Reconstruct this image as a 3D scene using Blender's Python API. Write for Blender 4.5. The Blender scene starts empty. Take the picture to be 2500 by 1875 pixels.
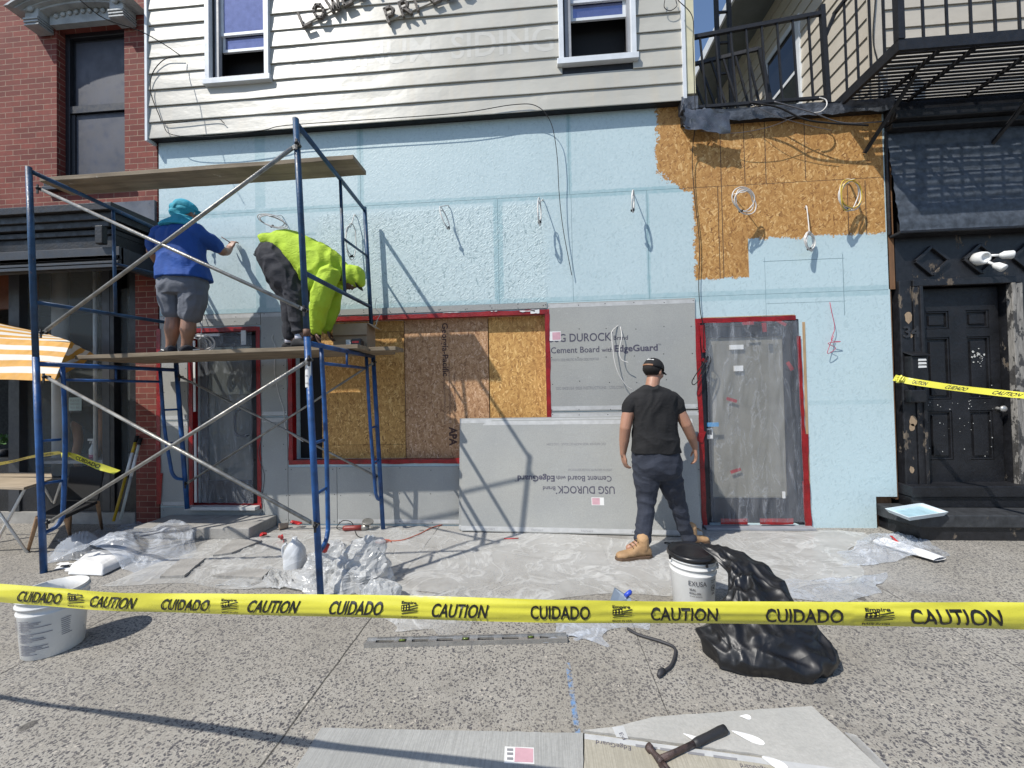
import bpy, bmesh, math, random
from math import sin, cos, pi, radians as R
from mathutils import Vector as V, Matrix, noise
random.seed(7)
sc = bpy.context.scene
col = sc.collection

# ---------------- camera, sky, sun, exposure ----------------
FP, CX, CY, CH, CD = 960.7, 1250.0, 937.5, 1.53, 4.44     # focal length and centre in photo pixels, camera height, distance to facade
psi, phi, rho = R(4.2), R(.91), R(1.15)
fw = V((-sin(psi)*cos(phi), cos(psi)*cos(phi), sin(phi)))
r0 = V((cos(psi), sin(psi), 0)); u0 = r0.cross(fw)
rt = r0*cos(rho)-u0*sin(rho); up = rt.cross(fw)
CAM = V((0, -CD, CH))
cd = bpy.data.cameras.new('camera'); cam = bpy.data.objects.new('camera', cd); col.objects.link(cam)
m3 = Matrix((rt, up, -fw)).transposed()
cam.matrix_world = Matrix.Translation(CAM) @ m3.to_4x4()
cd.sensor_width = 36; cd.lens = 36*FP/2500; cd.clip_start = .05; cd.clip_end = 2000
sc.camera = cam
SUN = V((-1.12, -1, 1.88)).normalized()
w = bpy.data.worlds.new('World'); sc.world = w; w.use_nodes = True
nt = w.node_tree; nt.nodes.clear()
sk = nt.nodes.new('ShaderNodeTexSky'); sk.sky_type = 'NISHITA'; sk.sun_disc = False
sk.sun_elevation = math.asin(SUN.z); sk.sun_rotation = math.atan2(SUN.x, SUN.y)
sk.air_density = 1.0; sk.dust_density = .6; sk.ozone_density = 2.5
bg = nt.nodes.new('ShaderNodeBackground'); bg.inputs[1].default_value = .13
wo = nt.nodes.new('ShaderNodeOutputWorld'); nt.links.new(sk.outputs[0], bg.inputs[0]); nt.links.new(bg.outputs[0], wo.inputs[0])
sl = bpy.data.lights.new('sun', 'SUN'); sl.energy = 4.1; sl.angle = R(.53); sl.color = (1, .955, .88)
so = bpy.data.objects.new('sun', sl); col.objects.link(so); so.rotation_euler = SUN.to_track_quat('Z', 'Y').to_euler()
vs = sc.view_settings; vs.view_transform = 'Standard'; vs.look = 'None'; vs.exposure = .34; vs.gamma = 1
try: sc.cycles.max_bounces = 8; sc.cycles.transparent_max_bounces = 12
except Exception: pass

# a pixel of the photograph to a point on a real plane of the place
def ray(x, y): return fw + rt*((x-CX)/FP) - up*((y-CY)/FP)
def W(x, y, Y=0.): d = ray(x, y); return CAM + d*((Y-CAM.y)/d.y)
def G(x, y, z=0.): d = ray(x, y); return CAM + d*((z-CAM.z)/d.z)
def XP(x, y, X): d = ray(x, y); return CAM + d*((X-CAM.x)/d.x)

# ---------------- scene bookkeeping ----------------
def tag(o, label=None, cat=None, group=None, kind=None):
    if label: o['label'] = label
    if cat: o['category'] = cat
    if group: o['group'] = group
    if kind: o['kind'] = kind
    return o
def empty(name, loc, label=None, cat=None, group=None, kind=None):
    o = bpy.data.objects.new(name, None); col.objects.link(o); o.location = loc; o.empty_display_size = .1
    return tag(o, label, cat, group, kind)
def wloc(o):
    l = V((0, 0, 0))
    while o: l = l + o.location; o = o.parent
    return l
def link(name, me, mat, parent=None, label=None, cat=None, group=None, kind=None):
    o = bpy.data.objects.new(name, me); col.objects.link(o)
    if mat is not None:
        for m_ in (mat if isinstance(mat, (list, tuple)) else [mat]): me.materials.append(m_)
    if parent:
        me.transform(Matrix.Translation(-wloc(parent))); o.parent = parent
    elif len(me.vertices):                       # put the origin at the thing's base
        xs = [v.co for v in me.vertices]
        c = V((sum(v.x for v in xs)/len(xs), sum(v.y for v in xs)/len(xs), min(v.z for v in xs)))
        me.transform(Matrix.Translation(-c)); o.location = c
    return tag(o, label, cat, group, kind)
def copy_tree(o, parent=None):
    c = o.copy(); col.objects.link(c); c.parent = parent
    for ch in list(o.children): copy_tree(ch, c)
    return c

def frame(d):
    d = V(d).normalized(); a = V((0, 0, 1)) if abs(d.z) < .9 else V((1, 0, 0))
    x = d.cross(a).normalized(); return x, d.cross(x).normalized()
class MB:
    def __init__(s): s.v = []; s.f = []; s.mi = []; s.sm = []
    def add(s, vs, fs, mi=0, sm=False):
        n = len(s.v); s.v += [tuple(p) for p in vs]; s.f += [tuple(i+n for i in f) for f in fs]; s.mi += [mi]*len(fs); s.sm += [sm]*len(fs); return s
    def box(s, a, b, mi=0):
        (x0, y0, z0), (x1, y1, z1) = a, b
        x0, x1 = sorted((x0, x1)); y0, y1 = sorted((y0, y1)); z0, z1 = sorted((z0, z1))
        return s.add([(x0,y0,z0),(x1,y0,z0),(x1,y1,z0),(x0,y1,z0),(x0,y0,z1),(x1,y0,z1),(x1,y1,z1),(x0,y1,z1)],
            [(0,3,2,1),(4,5,6,7),(0,1,5,4),(1,2,6,5),(2,3,7,6),(3,0,4,7)], mi)
    def bar(s, p0, p1, w_, h_, upv=(0,0,1), mi=0):   # rectangular bar from p0 to p1
        p0 = V(p0); p1 = V(p1); d = (p1-p0).normalized(); sx = d.cross(V(upv))
        if sx.length < 1e-4: sx = d.cross(V((1,0,0)))
        sx = sx.normalized()*w_/2; sz = sx.cross(d).normalized()*h_/2
        vs = [p+a*sx+b*sz for p in (p0, p1) for a, b in ((-1,-1),(1,-1),(1,1),(-1,1))]
        return s.add(vs, [(0,1,2,3),(7,6,5,4),(0,4,5,1),(1,5,6,2),(2,6,7,3),(3,7,4,0)], mi)
    def tube(s, pts, r, n=8, mi=0, cap=True, flat=1.):
        pts = [V(p) for p in pts]; rs = r if isinstance(r, (list, tuple)) else [r]*len(pts)
        vs = []; x = None
        for i, p in enumerate(pts):
            d = (pts[min(i+1, len(pts)-1)]-pts[max(i-1, 0)])
            if d.length < 1e-9: d = V((0,0,1))
            d = d.normalized()
            if x is None: x, y = frame(d)
            else:
                x = (x-d*x.dot(d)); x = x.normalized() if x.length > 1e-6 else frame(d)[0]
                y = d.cross(x)
            for k in range(n):
                a = 2*pi*k/n; vs.append(p+x*cos(a)*rs[i]+y*sin(a)*rs[i]*flat)
        fs = [(i*n+k, i*n+(k+1)%n, (i+1)*n+(k+1)%n, (i+1)*n+k) for i in range(len(pts)-1) for k in range(n)]
        s.add(vs, fs, mi, True)
        if cap:
            b = len(s.v)-len(vs); s.f += [tuple(b+k for k in range(n))[::-1], tuple(b+(len(pts)-1)*n+k for k in range(n))]; s.mi += [mi]*2; s.sm += [False]*2
        return s
    def lathe(s, c, prof, n=32, mi=0, axis=(0,0,1)):     # prof: (radius, height)
        c = V(c); ax = V(axis).normalized(); x, y = frame(ax); vs = []
        for r_, h in prof:
            for k in range(n): a = 2*pi*k/n; vs.append(c+ax*h+(x*cos(a)+y*sin(a))*r_)
        fs = [(i*n+k, i*n+(k+1)%n, (i+1)*n+(k+1)%n, (i+1)*n+k) for i in range(len(prof)-1) for k in range(n)]
        s.add(vs, fs, mi, True)
        b = len(s.v)-len(vs)
        if prof[0][0] > 1e-4: s.f.append(tuple(b+k for k in range(n))[::-1]); s.mi.append(mi); s.sm.append(False)
        if prof[-1][0] > 1e-4: s.f.append(tuple(b+(len(prof)-1)*n+k for k in range(n))); s.mi.append(mi); s.sm.append(False)
        return s
    def prism(s, poly, off, mi=0):               # polygon (3D points) extruded by a vector
        n = len(poly); off = V(off); vs = [V(p) for p in poly]+[V(p)+off for p in poly]
        return s.add(vs, [tuple(range(n))[::-1], tuple(range(n, 2*n))]+[(i, (i+1)%n, n+(i+1)%n, n+i) for i in range(n)], mi)
    def grid(s, fn, nu, nv, mi=0, sm=True):
        vs = [fn(i/nu, j/nv) for j in range(nv+1) for i in range(nu+1)]
        return s.add(vs, [(j*(nu+1)+i, j*(nu+1)+i+1, (j+1)*(nu+1)+i+1, (j+1)*(nu+1)+i) for j in range(nv) for i in range(nu)], mi, sm)
    def mesh(s, fix=True):
        me = bpy.data.meshes.new('m'); me.from_pydata(s.v, [], s.f)
        me.polygons.foreach_set('material_index', s.mi); me.polygons.foreach_set('use_smooth', s.sm)
        if fix:
            bm = bmesh.new(); bm.from_mesh(me); bmesh.ops.recalc_face_normals(bm, faces=bm.faces); bm.to_mesh(me); bm.free()
        me.update(); return me
    def build(s, name, mat, parent=None, label=None, cat=None, group=None, kind=None, fix=True, bevel=0):
        o = link(name, s.mesh(fix), mat, parent, label, cat, group, kind)
        if bevel:
            b = o.modifiers.new('b', 'BEVEL'); b.width = bevel; b.segments = 2; b.limit_method = 'ANGLE'; b.angle_limit = R(40)
        return o

def spline(pts, n=8):                            # Catmull-Rom through points
    P = [V(p) for p in pts]; P = [P[0]*2-P[1]]+P+[P[-1]*2-P[-2]]; out = []
    for i in range(1, len(P)-2):
        for k in range(n):
            t = k/n; a, b, c, d = P[i-1], P[i], P[i+1], P[i+2]
            out.append(.5*((2*b)+(c-a)*t+(2*a-5*b+4*c-d)*t*t+(3*b-a-3*c+d)*t**3))
    out.append(P[-2]); return out
def fbm(p, s=1., o=4): return noise.fractal(V(p)*s, 1., 2., o)

# ---------------- procedural materials ----------------
class NB:
    def __init__(s, name, **kw):
        s.m = bpy.data.materials.new(name); s.m.use_nodes = True; s.t = s.m.node_tree; s.t.nodes.clear()
        s.out = s.t.nodes.new('ShaderNodeOutputMaterial'); s.p = s.t.nodes.new('ShaderNodeBsdfPrincipled')
        s.t.links.new(s.p.outputs[0], s.out.inputs[0]); s.tc = None
        for k, v_ in kw.items(): s.set(k.replace('_', ' '), v_)
    def plug(s, sock, v_):
        if hasattr(v_, 'is_output') or isinstance(v_, bpy.types.NodeSocket): s.t.links.new(v_, sock)
        else:
            if isinstance(v_, (tuple, list, V)) and len(v_) == 3 and sock.type == 'RGBA': v_ = (*v_, 1)
            if isinstance(v_, (int, float)) and sock.type == 'RGBA': v_ = (v_, v_, v_, 1)
            sock.default_value = v_
    def set(s, k, v_): s.plug(s.p.inputs[k], v_); return s
    def n(s, ty, props=None, out=0, **ins):
        nd = s.t.nodes.new('ShaderNode'+ty)
        for k, v_ in (props or {}).items(): setattr(nd, k, v_)
        for k, v_ in ins.items():
            if k[0] == 'i' and k[1:].isdigit(): s.plug(nd.inputs[int(k[1:])], v_)
            else: s.plug(nd.inputs[k], v_)
        return nd.outputs[out]
    def co(s):
        if not s.tc: s.tc = s.n('TexCoord', out=3)           # object coordinates
        return s.tc
    def wco(s): return s.n('NewGeometry', out=0)              # world position
    def map(s, v_, scale=(1,1,1), rot=(0,0,0), loc=(0,0,0)): return s.n('Mapping', Vector=v_, Scale=scale, Rotation=rot, Location=loc)
    def noise(s, sc_=5, det=4, v_=None, rough=.55, out=0, dist=0): return s.n('TexNoise', out=out, Vector=v_ or s.co(), Scale=sc_, Detail=det, Roughness=rough, Distortion=dist)
    def vor(s, sc_=5, v_=None, out=0, feat='F1', rnd=1.): return s.n('TexVoronoi', {'feature': feat}, out=out, Vector=v_ or s.co(), Scale=sc_, Randomness=rnd)
    def ramp(s, f_, stops, interp='LINEAR'):
        nd = s.t.nodes.new('ShaderNodeValToRGB'); e = nd.color_ramp.elements; nd.color_ramp.interpolation = interp
        while len(e) < len(stops): e.new(.5)
        for k, (p_, c_) in enumerate(stops):
            e[k].position = p_; e[k].color = (c_, c_, c_, 1) if not isinstance(c_, (tuple, list)) else (*c_, 1)[:4]
        s.plug(nd.inputs[0], f_); return nd.outputs[0]
    def mix(s, f_, a, b, mode='MIX'):
        nd = s.t.nodes.new('ShaderNodeMix'); nd.data_type = 'RGBA'; nd.blend_type = mode
        s.plug(nd.inputs[0], f_); s.plug(nd.inputs[6], a); s.plug(nd.inputs[7], b); return nd.outputs[2]
    def m_(s, op, a, b=0., c=0., clamp=False):
        nd = s.t.nodes.new('ShaderNodeMath'); nd.operation = op; nd.use_clamp = clamp
        s.plug(nd.inputs[0], a); s.plug(nd.inputs[1], b); s.plug(nd.inputs[2], c); return nd.outputs[0]
    def xyz(s, v_):
        nd = s.t.nodes.new('ShaderNodeSeparateXYZ'); s.plug(nd.inputs[0], v_); return nd.outputs
    def bump(s, h, st=.5, dist=.01, nrm=None):
        nd = s.t.nodes.new('ShaderNodeBump'); s.plug(nd.inputs['Height'], h); nd.inputs['Strength'].default_value = st; nd.inputs['Distance'].default_value = dist
        if nrm is not None: s.plug(nd.inputs['Normal'], nrm)
        s.last = nd.outputs[0]; s.t.links.new(nd.outputs[0], s.p.inputs['Normal']); return nd.outputs[0]

def paint(name, c, rough=.5, var=.15, bump_=.1, metal=0., sc_=6, coat=0., spots=None):
    b = NB(name, Roughness=rough, Metallic=metal)
    n1 = b.noise(sc_, 6); dk = tuple(x*(1-var*1.6) for x in c); lt = tuple(min(1, x*(1+var)) for x in c)
    cc = b.ramp(n1, [(.3, dk), (.7, lt)])
    if spots:
        sc2, th, c2 = spots
        cc = b.mix(b.ramp(b.noise(sc2, 5, rough=.7), [(th, 0), (th+.025, 1)]), cc, c2)
    b.set('Base Color', cc); b.set('Roughness', b.ramp(b.noise(sc_*3, 4), [(.3, max(0, rough-.1)), (.7, min(1, rough+.12))]))
    if bump_: b.bump(b.noise(sc_*8, 5), bump_, .01)
    if coat: b.set('Coat Weight', coat)
    return b.m

def strands(b, vec, plane, layers=6, s1=26, s2=7, th=.55):
    """oriented wood strands: stretched voronoi cells laid over one another; returns random value, height"""
    val = None; hgt = None
    for i in range(layers):
        a = [0.1, 1.2, -.9, .55, -.35, 1.6, 2.2][i % 7]+i*.13
        rot = (0, a, 0) if plane == 'xz' else (0, 0, a)
        sc3 = (s1, 1, s2) if plane == 'xz' else (s1, s2, 1)
        mp0 = b.map(vec, rot=rot, loc=(i*3.7, 0, i*2.3) if plane == 'xz' else (i*3.7, i*2.3, 0))
        mp = b.map(mp0, scale=sc3)
        nd = b.t.nodes.new('ShaderNodeTexVoronoi'); nd.voronoi_dimensions = '3D'; b.plug(nd.inputs['Vector'], mp); nd.inputs['Scale'].default_value = 1
        c_ = b.xyz(nd.outputs['Color']); r_ = c_[0]; q = c_[1]
        e = b.ramp(nd.outputs['Distance'], [(.32, 1), (.5, 0)])
        if val is None: val, hgt = r_, b.m_('MULTIPLY', q, e)
        else:
            k = b.m_('MULTIPLY', b.m_('GREATER_THAN', q, th), b.m_('GREATER_THAN', e, .25))
            val = b.m_('ADD', b.m_('MULTIPLY', val, b.m_('SUBTRACT', 1., k)), b.m_('MULTIPLY', r_, k))
            hgt = b.m_('MAXIMUM', b.m_('MULTIPLY', hgt, .8), b.m_('MULTIPLY', b.m_('MULTIPLY', q, e), k))
    return val, hgt

def osb(name, tint=(1, 1, 1), plane='xz'):
    b = NB(name, Roughness=.72); v_ = b.wco()
    val, hg = strands(b, v_, plane, s1=60, s2=19)
    t = lambda c: tuple(min(1, c[i]*tint[i]) for i in range(3))
    c = b.ramp(val, [(0, t((.22, .11, .035))), (.15, t((.35, .185, .06))), (.5, t((.44, .25, .085))), (.85, t((.53, .32, .12))), (1, t((.68, .46, .21)))])
    c = b.mix(b.ramp(b.noise(1.6, 3, v_), [(.35, 0), (.7, .35)]), c, t((.30, .155, .05)))
    b.set('Base Color', c); b.bump(hg, .35, .004); return b

# ======================= MATERIALS =======================
def blue_osb():
    b = NB('painted_sheathing', Roughness=.55); v_ = b.wco(); x, y, z = b.xyz(v_)
    val, hg = strands(b, v_, 'xz', layers=6, s1=54, s2=17)
    wob = b.noise(7, 5, v_, rough=.7); wx = b.m_('MULTIPLY', b.m_('SUBTRACT', wob, .5), .22)
    wob2 = b.noise(45, 3, v_); wx = b.m_('ADD', wx, b.m_('MULTIPLY', b.m_('SUBTRACT', wob2, .5), .09))
    X = b.m_('ADD', x, wx); Z = b.m_('ADD', z, b.m_('MULTIPLY', wx, .8))
    def gt(a, c, s=90): return b.m_('MULTIPLY', b.m_('SUBTRACT', a, c), s, clamp=True)
    def lt(a, c, s=90): return b.m_('MULTIPLY', b.m_('SUBTRACT', c, a), s, clamp=True)
    def AND(*a):
        r_ = a[0]
        for q in a[1:]: r_ = b.m_('MULTIPLY', r_, q)
        return r_
    def OR(*a):
        r_ = a[0]
        for q in a[1:]: r_ = b.m_('MAXIMUM', r_, q)
        return r_
    diag = b.m_('ADD', X, b.m_('MULTIPLY', Z, 1.28))
    bare = OR(AND(gt(X, 1.33), gt(Z, 3.9)), AND(gt(diag, 6.34), gt(Z, 3.68), gt(X, 1.34)), AND(gt(X, 1.71), gt(Z, 2.70), lt(x, 2.285, 200)), AND(gt(X, 2.2), gt(Z, 3.12)))
    bare = AND(bare, lt(x, 3.69, 400))
    # painted colour with thin streaks, wear and seam bands
    big = b.noise(1.3, 4, v_); fine = b.noise(30, 5, v_, rough=.7)
    c = b.mix(b.ramp(big, [(.3, 0), (.7, 1)]), (.455, .565, .59), (.505, .615, .64))
    c = b.mix(b.ramp(fine, [(.35, .38), (.6, 0)]), c, (.33, .46, .50))
    flk = AND(gt(x, -2.62, 8), lt(x, .16, 8), gt(z, 2.5), lt(z, 3.66, 30))
    lowr = b.m_('MULTIPLY', gt(x, 1.75, 3), lt(z, 3.2, 3)); c = b.mix(b.m_('MULTIPLY', lowr, .5), c, (.485, .625, .66))
    c = b.mix(b.m_('MULTIPLY', flk, .55), c, (.50, .60, .605))
    edge = b.ramp(val, [(0, 1), (.06, .9), (.14, 0)])  # dark flecks paint in the shadow of gaps between strands
    c = b.mix(b.m_('MULTIPLY', edge, b.m_('ADD', .2, b.m_('MULTIPLY', flk, .42))), c, (.20, .29, .31))
    sc_ = b.ramp(b.noise(60, 3, b.map(v_, scale=(1, 1, .35))), [(.30, 1), (.36, 0)])
    c = b.mix(b.m_('MULTIPLY', sc_, .5), c, (.30, .38, .36))
    band = None; lines = None
    ragged = b.m_('MULTIPLY', b.m_('SUBTRACT', b.noise(22, 3, v_), .5), .03)
    def seam(axis, c0, a0, a1, wd=.045, ln=.0035, k=1.):
        nonlocal band, lines
        p_, q_ = (x, z) if axis == 'x' else (z, x)
        d = b.m_('ABSOLUTE', b.m_('SUBTRACT', p_, c0)); rng = AND(gt(q_, a0, 100), lt(q_, a1, 100))
        bd = b.m_('MULTIPLY', AND(lt(b.m_('ADD', d, ragged), wd, 80), rng), k); l_ = AND(lt(d, ln, 600), rng)
        band = bd if band is None else b.m_('MAXIMUM', band, bd); lines = l_ if lines is None else b.m_('MAXIMUM', lines, l_)
    seam('z', 3.72, -4.62, 3.7); seam('z', 2.515, -4.62, 3.7, .06, .003, .7)
    seam('x', -2.06, 3.72, 4.75); seam('x', .35 if 0 else .385, 2.5, 3.72, .0, .003); seam('x', -.45, 2.5, 3.72, .06); seam('x', .37, 3.72, 4.75, .03)
    seam('x', 1.22, 2.5, 3.72, .025); seam('x', -3.3, 2.5, 4.75, .07, 0, .8); seam('z', 3.42, -4.2, -2.6, .03, .003, .6)
    seam('z', 1.33, 2.82, 3.7, .03, 0, .35)
    for a in ((2.02, 2.7, 4.5), (2.27, 3.72, 4.5), (2.49, 3.72, 4.5), (3.32, 3.1, 3.72), (2.9, 3.75, 4.4), (3.5, 3.1, 3.7), (1.98, 2.7, 3.72)): seam('x', a[0], a[1], a[2], 0, .005)
    seam('z', 2.87, 2.43, 3.27, 0, .004); seam('z', 2.41, 2.45, 3.27, 0, .003, 1); seam('x', 3.25, 2.25, 2.92, 0, .004); seam('x', 2.45, 2.25, 2.92, 0, .0025)
    c = b.mix(b.m_('MULTIPLY', band, b.ramp(b.noise(14, 4, v_), [(.3, .4), (.6, .95)])), c, (.29, .44, .475))
    # bare board
    wd = b.ramp(val, [(0, (.22, .10, .03)), (.15, (.36, .18, .05)), (.5, (.45, .235, .07)), (.85, (.53, .30, .10)), (1, (.70, .46, .20))])
    wd = b.mix(b.ramp(b.noise(1.9, 3, v_), [(.35, 0), (.7, .4)]), wd, (.31, .145, .04))
    c = b.mix(bare, c, wd)
    c = b.mix(b.m_('MULTIPLY', lines, .85), c, b.mix(bare, (.16, .25, .28), (.05, .03, .02)))
    b.set('Base Color', c); b.set('Roughness', b.mix(bare, .5, .75))
    h = b.m_('ADD', b.m_('MULTIPLY', hg, b.m_('ADD', .3, b.m_('MULTIPLY', flk, 1.1))), b.m_('MULTIPLY', fine, .55))
    h = b.m_('SUBTRACT', h, b.m_('MULTIPLY', lines, 1.5))
    b.bump(h, .48, .005); return b.m
def cement(name='cement_board', tint=1.):
    b = NB(name, Roughness=.8); v_ = b.wco()
    g = lambda a: tuple(x*tint for x in a)
    c = b.mix(b.ramp(b.noise(1.1, 4, v_), [(.35, 0), (.65, 1)]), g((.30, .308, .30)), g((.37, .375, .355)))
    c = b.mix(b.ramp(b.noise(.7, 2, b.map(v_, loc=(5, 0, 2))), [(.5, 0), (.8, .5)]), c, g((.40, .385, .325)))
    mesh_ = b.m_('MAXIMUM', b.m_('SINE', b.m_('MULTIPLY', b.xyz(v_)[0], 500)), b.m_('SINE', b.m_('MULTIPLY', b.xyz(v_)[2], 500)))
    c = b.mix(b.ramp(b.noise(90, 4, v_, rough=.8), [(.3, .5), (.6, 0)]), c, g((.23, .235, .232)))
    c = b.mix(b.ramp(b.noise(25, 4, v_, rough=.7), [(.62, 0), (.75, .35)]), c, g((.5, .5, .48)))
    b.set('Base Color', c)
    b.bump(b.m_('ADD', b.noise(70, 5, v_, rough=.8), b.m_('MULTIPLY', mesh_, .12)), .6, .005); return b.m
def aggregate():
    b = NB('exposed_aggregate', Roughness=.85); v_ = b.wco(); x, y, z = b.xyz(v_)
    wv = b.n('VectorMath', {'operation': 'ADD'}, i0=v_, i1=b.n('VectorMath', {'operation': 'SCALE'}, i0=b.noise(48, 3, v_, out=1), Scale=.026))
    vn = b.t.nodes.new('ShaderNodeTexVoronoi'); b.plug(vn.inputs['Vector'], b.map(wv, scale=(1, 1, .2))); vn.inputs['Scale'].default_value = 76
    r_, g_, b_ = b.xyz(vn.outputs['Color'])
    dens = b.ramp(b.noise(.9, 3, v_), [(.32, .62), (.62, .98)])
    thr = b.m_('MULTIPLY', b.m_('LESS_THAN', r_, dens), b.m_('ADD', .30, b.m_('MULTIPLY', g_, .30)))
    peb = b.m_('MULTIPLY', b.m_('SUBTRACT', thr, vn.outputs['Distance']), 14, clamp=True)
    vn2 = b.t.nodes.new('ShaderNodeTexVoronoi'); b.plug(vn2.inputs['Vector'], b.map(wv, scale=(1, 1, .2), loc=(3, 1, 0))); vn2.inputs['Scale'].default_value = 150
    r2 = b.xyz(vn2.outputs['Color'])[0]
    peb2 = b.m_('MULTIPLY', b.m_('SUBTRACT', b.m_('MULTIPLY', b.m_('LESS_THAN', r2, .42), .42), vn2.outputs['Distance']), 14, clamp=True)
    base = b.mix(b.ramp(b.noise(2.2, 5, v_), [(.3, 0), (.7, 1)]), (.27, .255, .222), (.36, .342, .305))
    base = b.mix(b.ramp(b.noise(120, 4, v_, rough=.8), [(.35, .5), (.6, 0)]), base, (.155, .135, .11))
    base = b.mix(b.ramp(b.noise(170, 2, v_), [(.62, 0), (.7, .5)]), base, (.50, .46, .38))
    pc = b.ramp(b_, [(0, (.055, .053, .058)), (.4, (.095, .09, .093)), (.65, (.14, .13, .122)), (.85, (.21, .19, .165)), (1, (.45, .41, .35))])
    c = b.mix(peb2, base, (.10, .092, .088)); c = b.mix(peb, c, pc)
    worn = b.ramp(b.noise(.55, 4, b.map(v_, loc=(2, 7, 0))), [(.45, 0), (.66, .5)]); c = b.mix(worn, c, (.225, .205, .17))
    # dusty film of compound near the facade
    dust = b.m_('MULTIPLY', b.m_('MULTIPLY', b.m_('ADD', y, 1.55), 2.2, clamp=True), b.m_('MULTIPLY', b.m_('SUBTRACT', 3.2, x), 1.4, clamp=True))
    dust = b.m_('MULTIPLY', dust, b.m_('MULTIPLY', b.m_('ADD', x, 4.3), 1.2, clamp=True))
    c = b.mix(b.m_('MULTIPLY', dust, b.ramp(b.noise(3, 5, v_), [(.3, .45), (.7, .85)])), c, (.36, .355, .34))
    # joints
    jn = None
    wob = b.m_('MULTIPLY', b.m_('SUBTRACT', b.noise(6, 4, v_), .5), .02)
    for ax, p_, wd in ((x, -1.185, .006), (x, -3.05, .005), (x, .56, .003), (x, 2.5, .004), (y, -1.72, .0045), (y, -3.4, .004), (x, 4.4, .004)):
        d = b.m_('ABSOLUTE', b.m_('SUBTRACT', b.m_('ADD', ax, wob), p_)); l_ = b.m_('MULTIPLY', b.m_('SUBTRACT', wd, d), 400, clamp=True)
        jn = l_ if jn is None else b.m_('MAXIMUM', jn, l_)
    c = b.mix(b.m_('MULTIPLY', jn, .85), c, (.03, .027, .022))
    gum = b.ramp(b.vor(1.7, b.map(v_, scale=(1, 1, .1), loc=(.3, .2, 0))), [(.05, .75), (.065, 0)]); c = b.mix(gum, c, (.06, .055, .05))
    st = b.ramp(b.noise(1.7, 6, b.map(v_, loc=(9, 4, 0)), rough=.65), [(.56, 0), (.68, .45)]); c = b.mix(st, c, (.13, .118, .10))
    wt = b.ramp(b.noise(3.3, 6, b.map(v_, loc=(1, 8, 0)), rough=.7), [(.66, 0), (.74, .5)]); c = b.mix(wt, c, (.46, .45, .42))
    # blue chalk line
    cl = b.m_('MULTIPLY', b.m_('SUBTRACT', .016, b.m_('ABSOLUTE', b.m_('SUBTRACT', b.m_('ADD', x, b.m_('MULTIPLY', y, .03)), .05))), 120, clamp=True)
    cl = b.m_('MULTIPLY', cl, b.m_('MULTIPLY', b.m_('GREATER_THAN', y, -2.72), b.m_('LESS_THAN', y, -2.2)))
    c = b.mix(b.m_('MULTIPLY', cl, b.ramp(b.noise(30, 4, v_), [(.42, 0), (.6, .75)])), c, (.10, .25, .50))
    b.set('Base Color', c)
    h = b.m_('ADD', b.m_('ADD', b.m_('MULTIPLY', peb, .5), b.m_('MULTIPLY', peb2, .25)), b.m_('SUBTRACT', b.m_('MULTIPLY', b.noise(60, 5, v_), .6), b.m_('MULTIPLY', jn, 2.)))
    b.bump(h, .5, .006); return b.m
def brick():
    b = NB('red_brick', Roughness=.85); v_ = b.wco(); x, y, z = b.xyz(v_)
    comb = b.t.nodes.new('ShaderNodeCombineXYZ'); b.plug(comb.inputs[0], b.m_('ADD', x, y)); b.plug(comb.inputs[1], z)
    wob = b.n('VectorMath', {'operation': 'ADD'}, i0=comb.outputs[0], i1=b.n('VectorMath', {'operation': 'SCALE'}, i0=b.noise(9, 2, v_, out=1), Scale=.006))
    bt = b.t.nodes.new('ShaderNodeTexBrick'); b.plug(bt.inputs['Vector'], wob)
    for k, q in (('Scale', 1), ('Mortar Size', .0042), ('Brick Width', .212), ('Row Height', .069), ('Mortar Smooth', .1), ('Bias', 0)): bt.inputs[k].default_value = q
    bt.inputs['Color1'].default_value = (.13, .022, .015, 1); bt.inputs['Color2'].default_value = (.215, .045, .030, 1); bt.inputs['Mortar'].default_value = (.30, .21, .15, 1)
    c = b.mix(b.ramp(b.noise(16, 5, v_), [(.35, .0), (.7, .45)]), bt.outputs[0], (.11, .03, .025))
    c = b.mix(b.ramp(b.noise(1.5, 4, v_), [(.5, 0), (.75, .3)]), c, (.33, .13, .10))
    b.set('Base Color', c); b.bump(b.m_('SUBTRACT', b.m_('MULTIPLY', b.noise(50, 4, v_), .3), bt.outputs['Fac']), .5, .006); return b.m
def siding_mat(name, c0, c1, streak=(.62, .56, .46)):
    b = NB(name, Roughness=.42); v_ = b.wco()
    c = b.mix(b.ramp(b.noise(.8, 4, v_), [(.35, 0), (.65, 1)]), c0, c1)
    c = b.mix(b.ramp(b.noise(3, 5, b.map(v_, scale=(3, 1, .25))), [(.52, 0), (.75, .35)]), c, streak)
    c = b.mix(b.ramp(b.noise(70, 4, v_, rough=.8), [(.62, 0), (.7, .3)]), c, (.4, .38, .33))
    b.set('Base Color', c); b.bump(b.noise(2.5, 3, b.map(v_, scale=(1, 1, 2))), .25, .03); return b.m
def wood(name, c0, c1, axis='x', sc_=1.):
    b = NB(name, Roughness=.8); v_ = b.co()
    s3 = {'x': (1.2, 22, 22), 'y': (22, 1.2, 22), 'z': (22, 22, 1.2)}[axis]
    n1 = b.noise(1.*sc_, 6, b.map(v_, scale=s3), rough=.65, dist=.6)
    c = b.ramp(n1, [(.28, c0), (.72, c1)])
    c = b.mix(b.ramp(b.noise(2.6, 5, v_), [(.45, 0), (.75, .55)]), c, tuple(q*.45 for q in c0))
    c = b.mix(b.ramp(b.noise(9, 4, v_), [(.68, 0), (.74, .7)]), c, (.5, .47, .42))
    b.set('Base Color', c); b.bump(n1, .5, .006); return b.m
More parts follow.
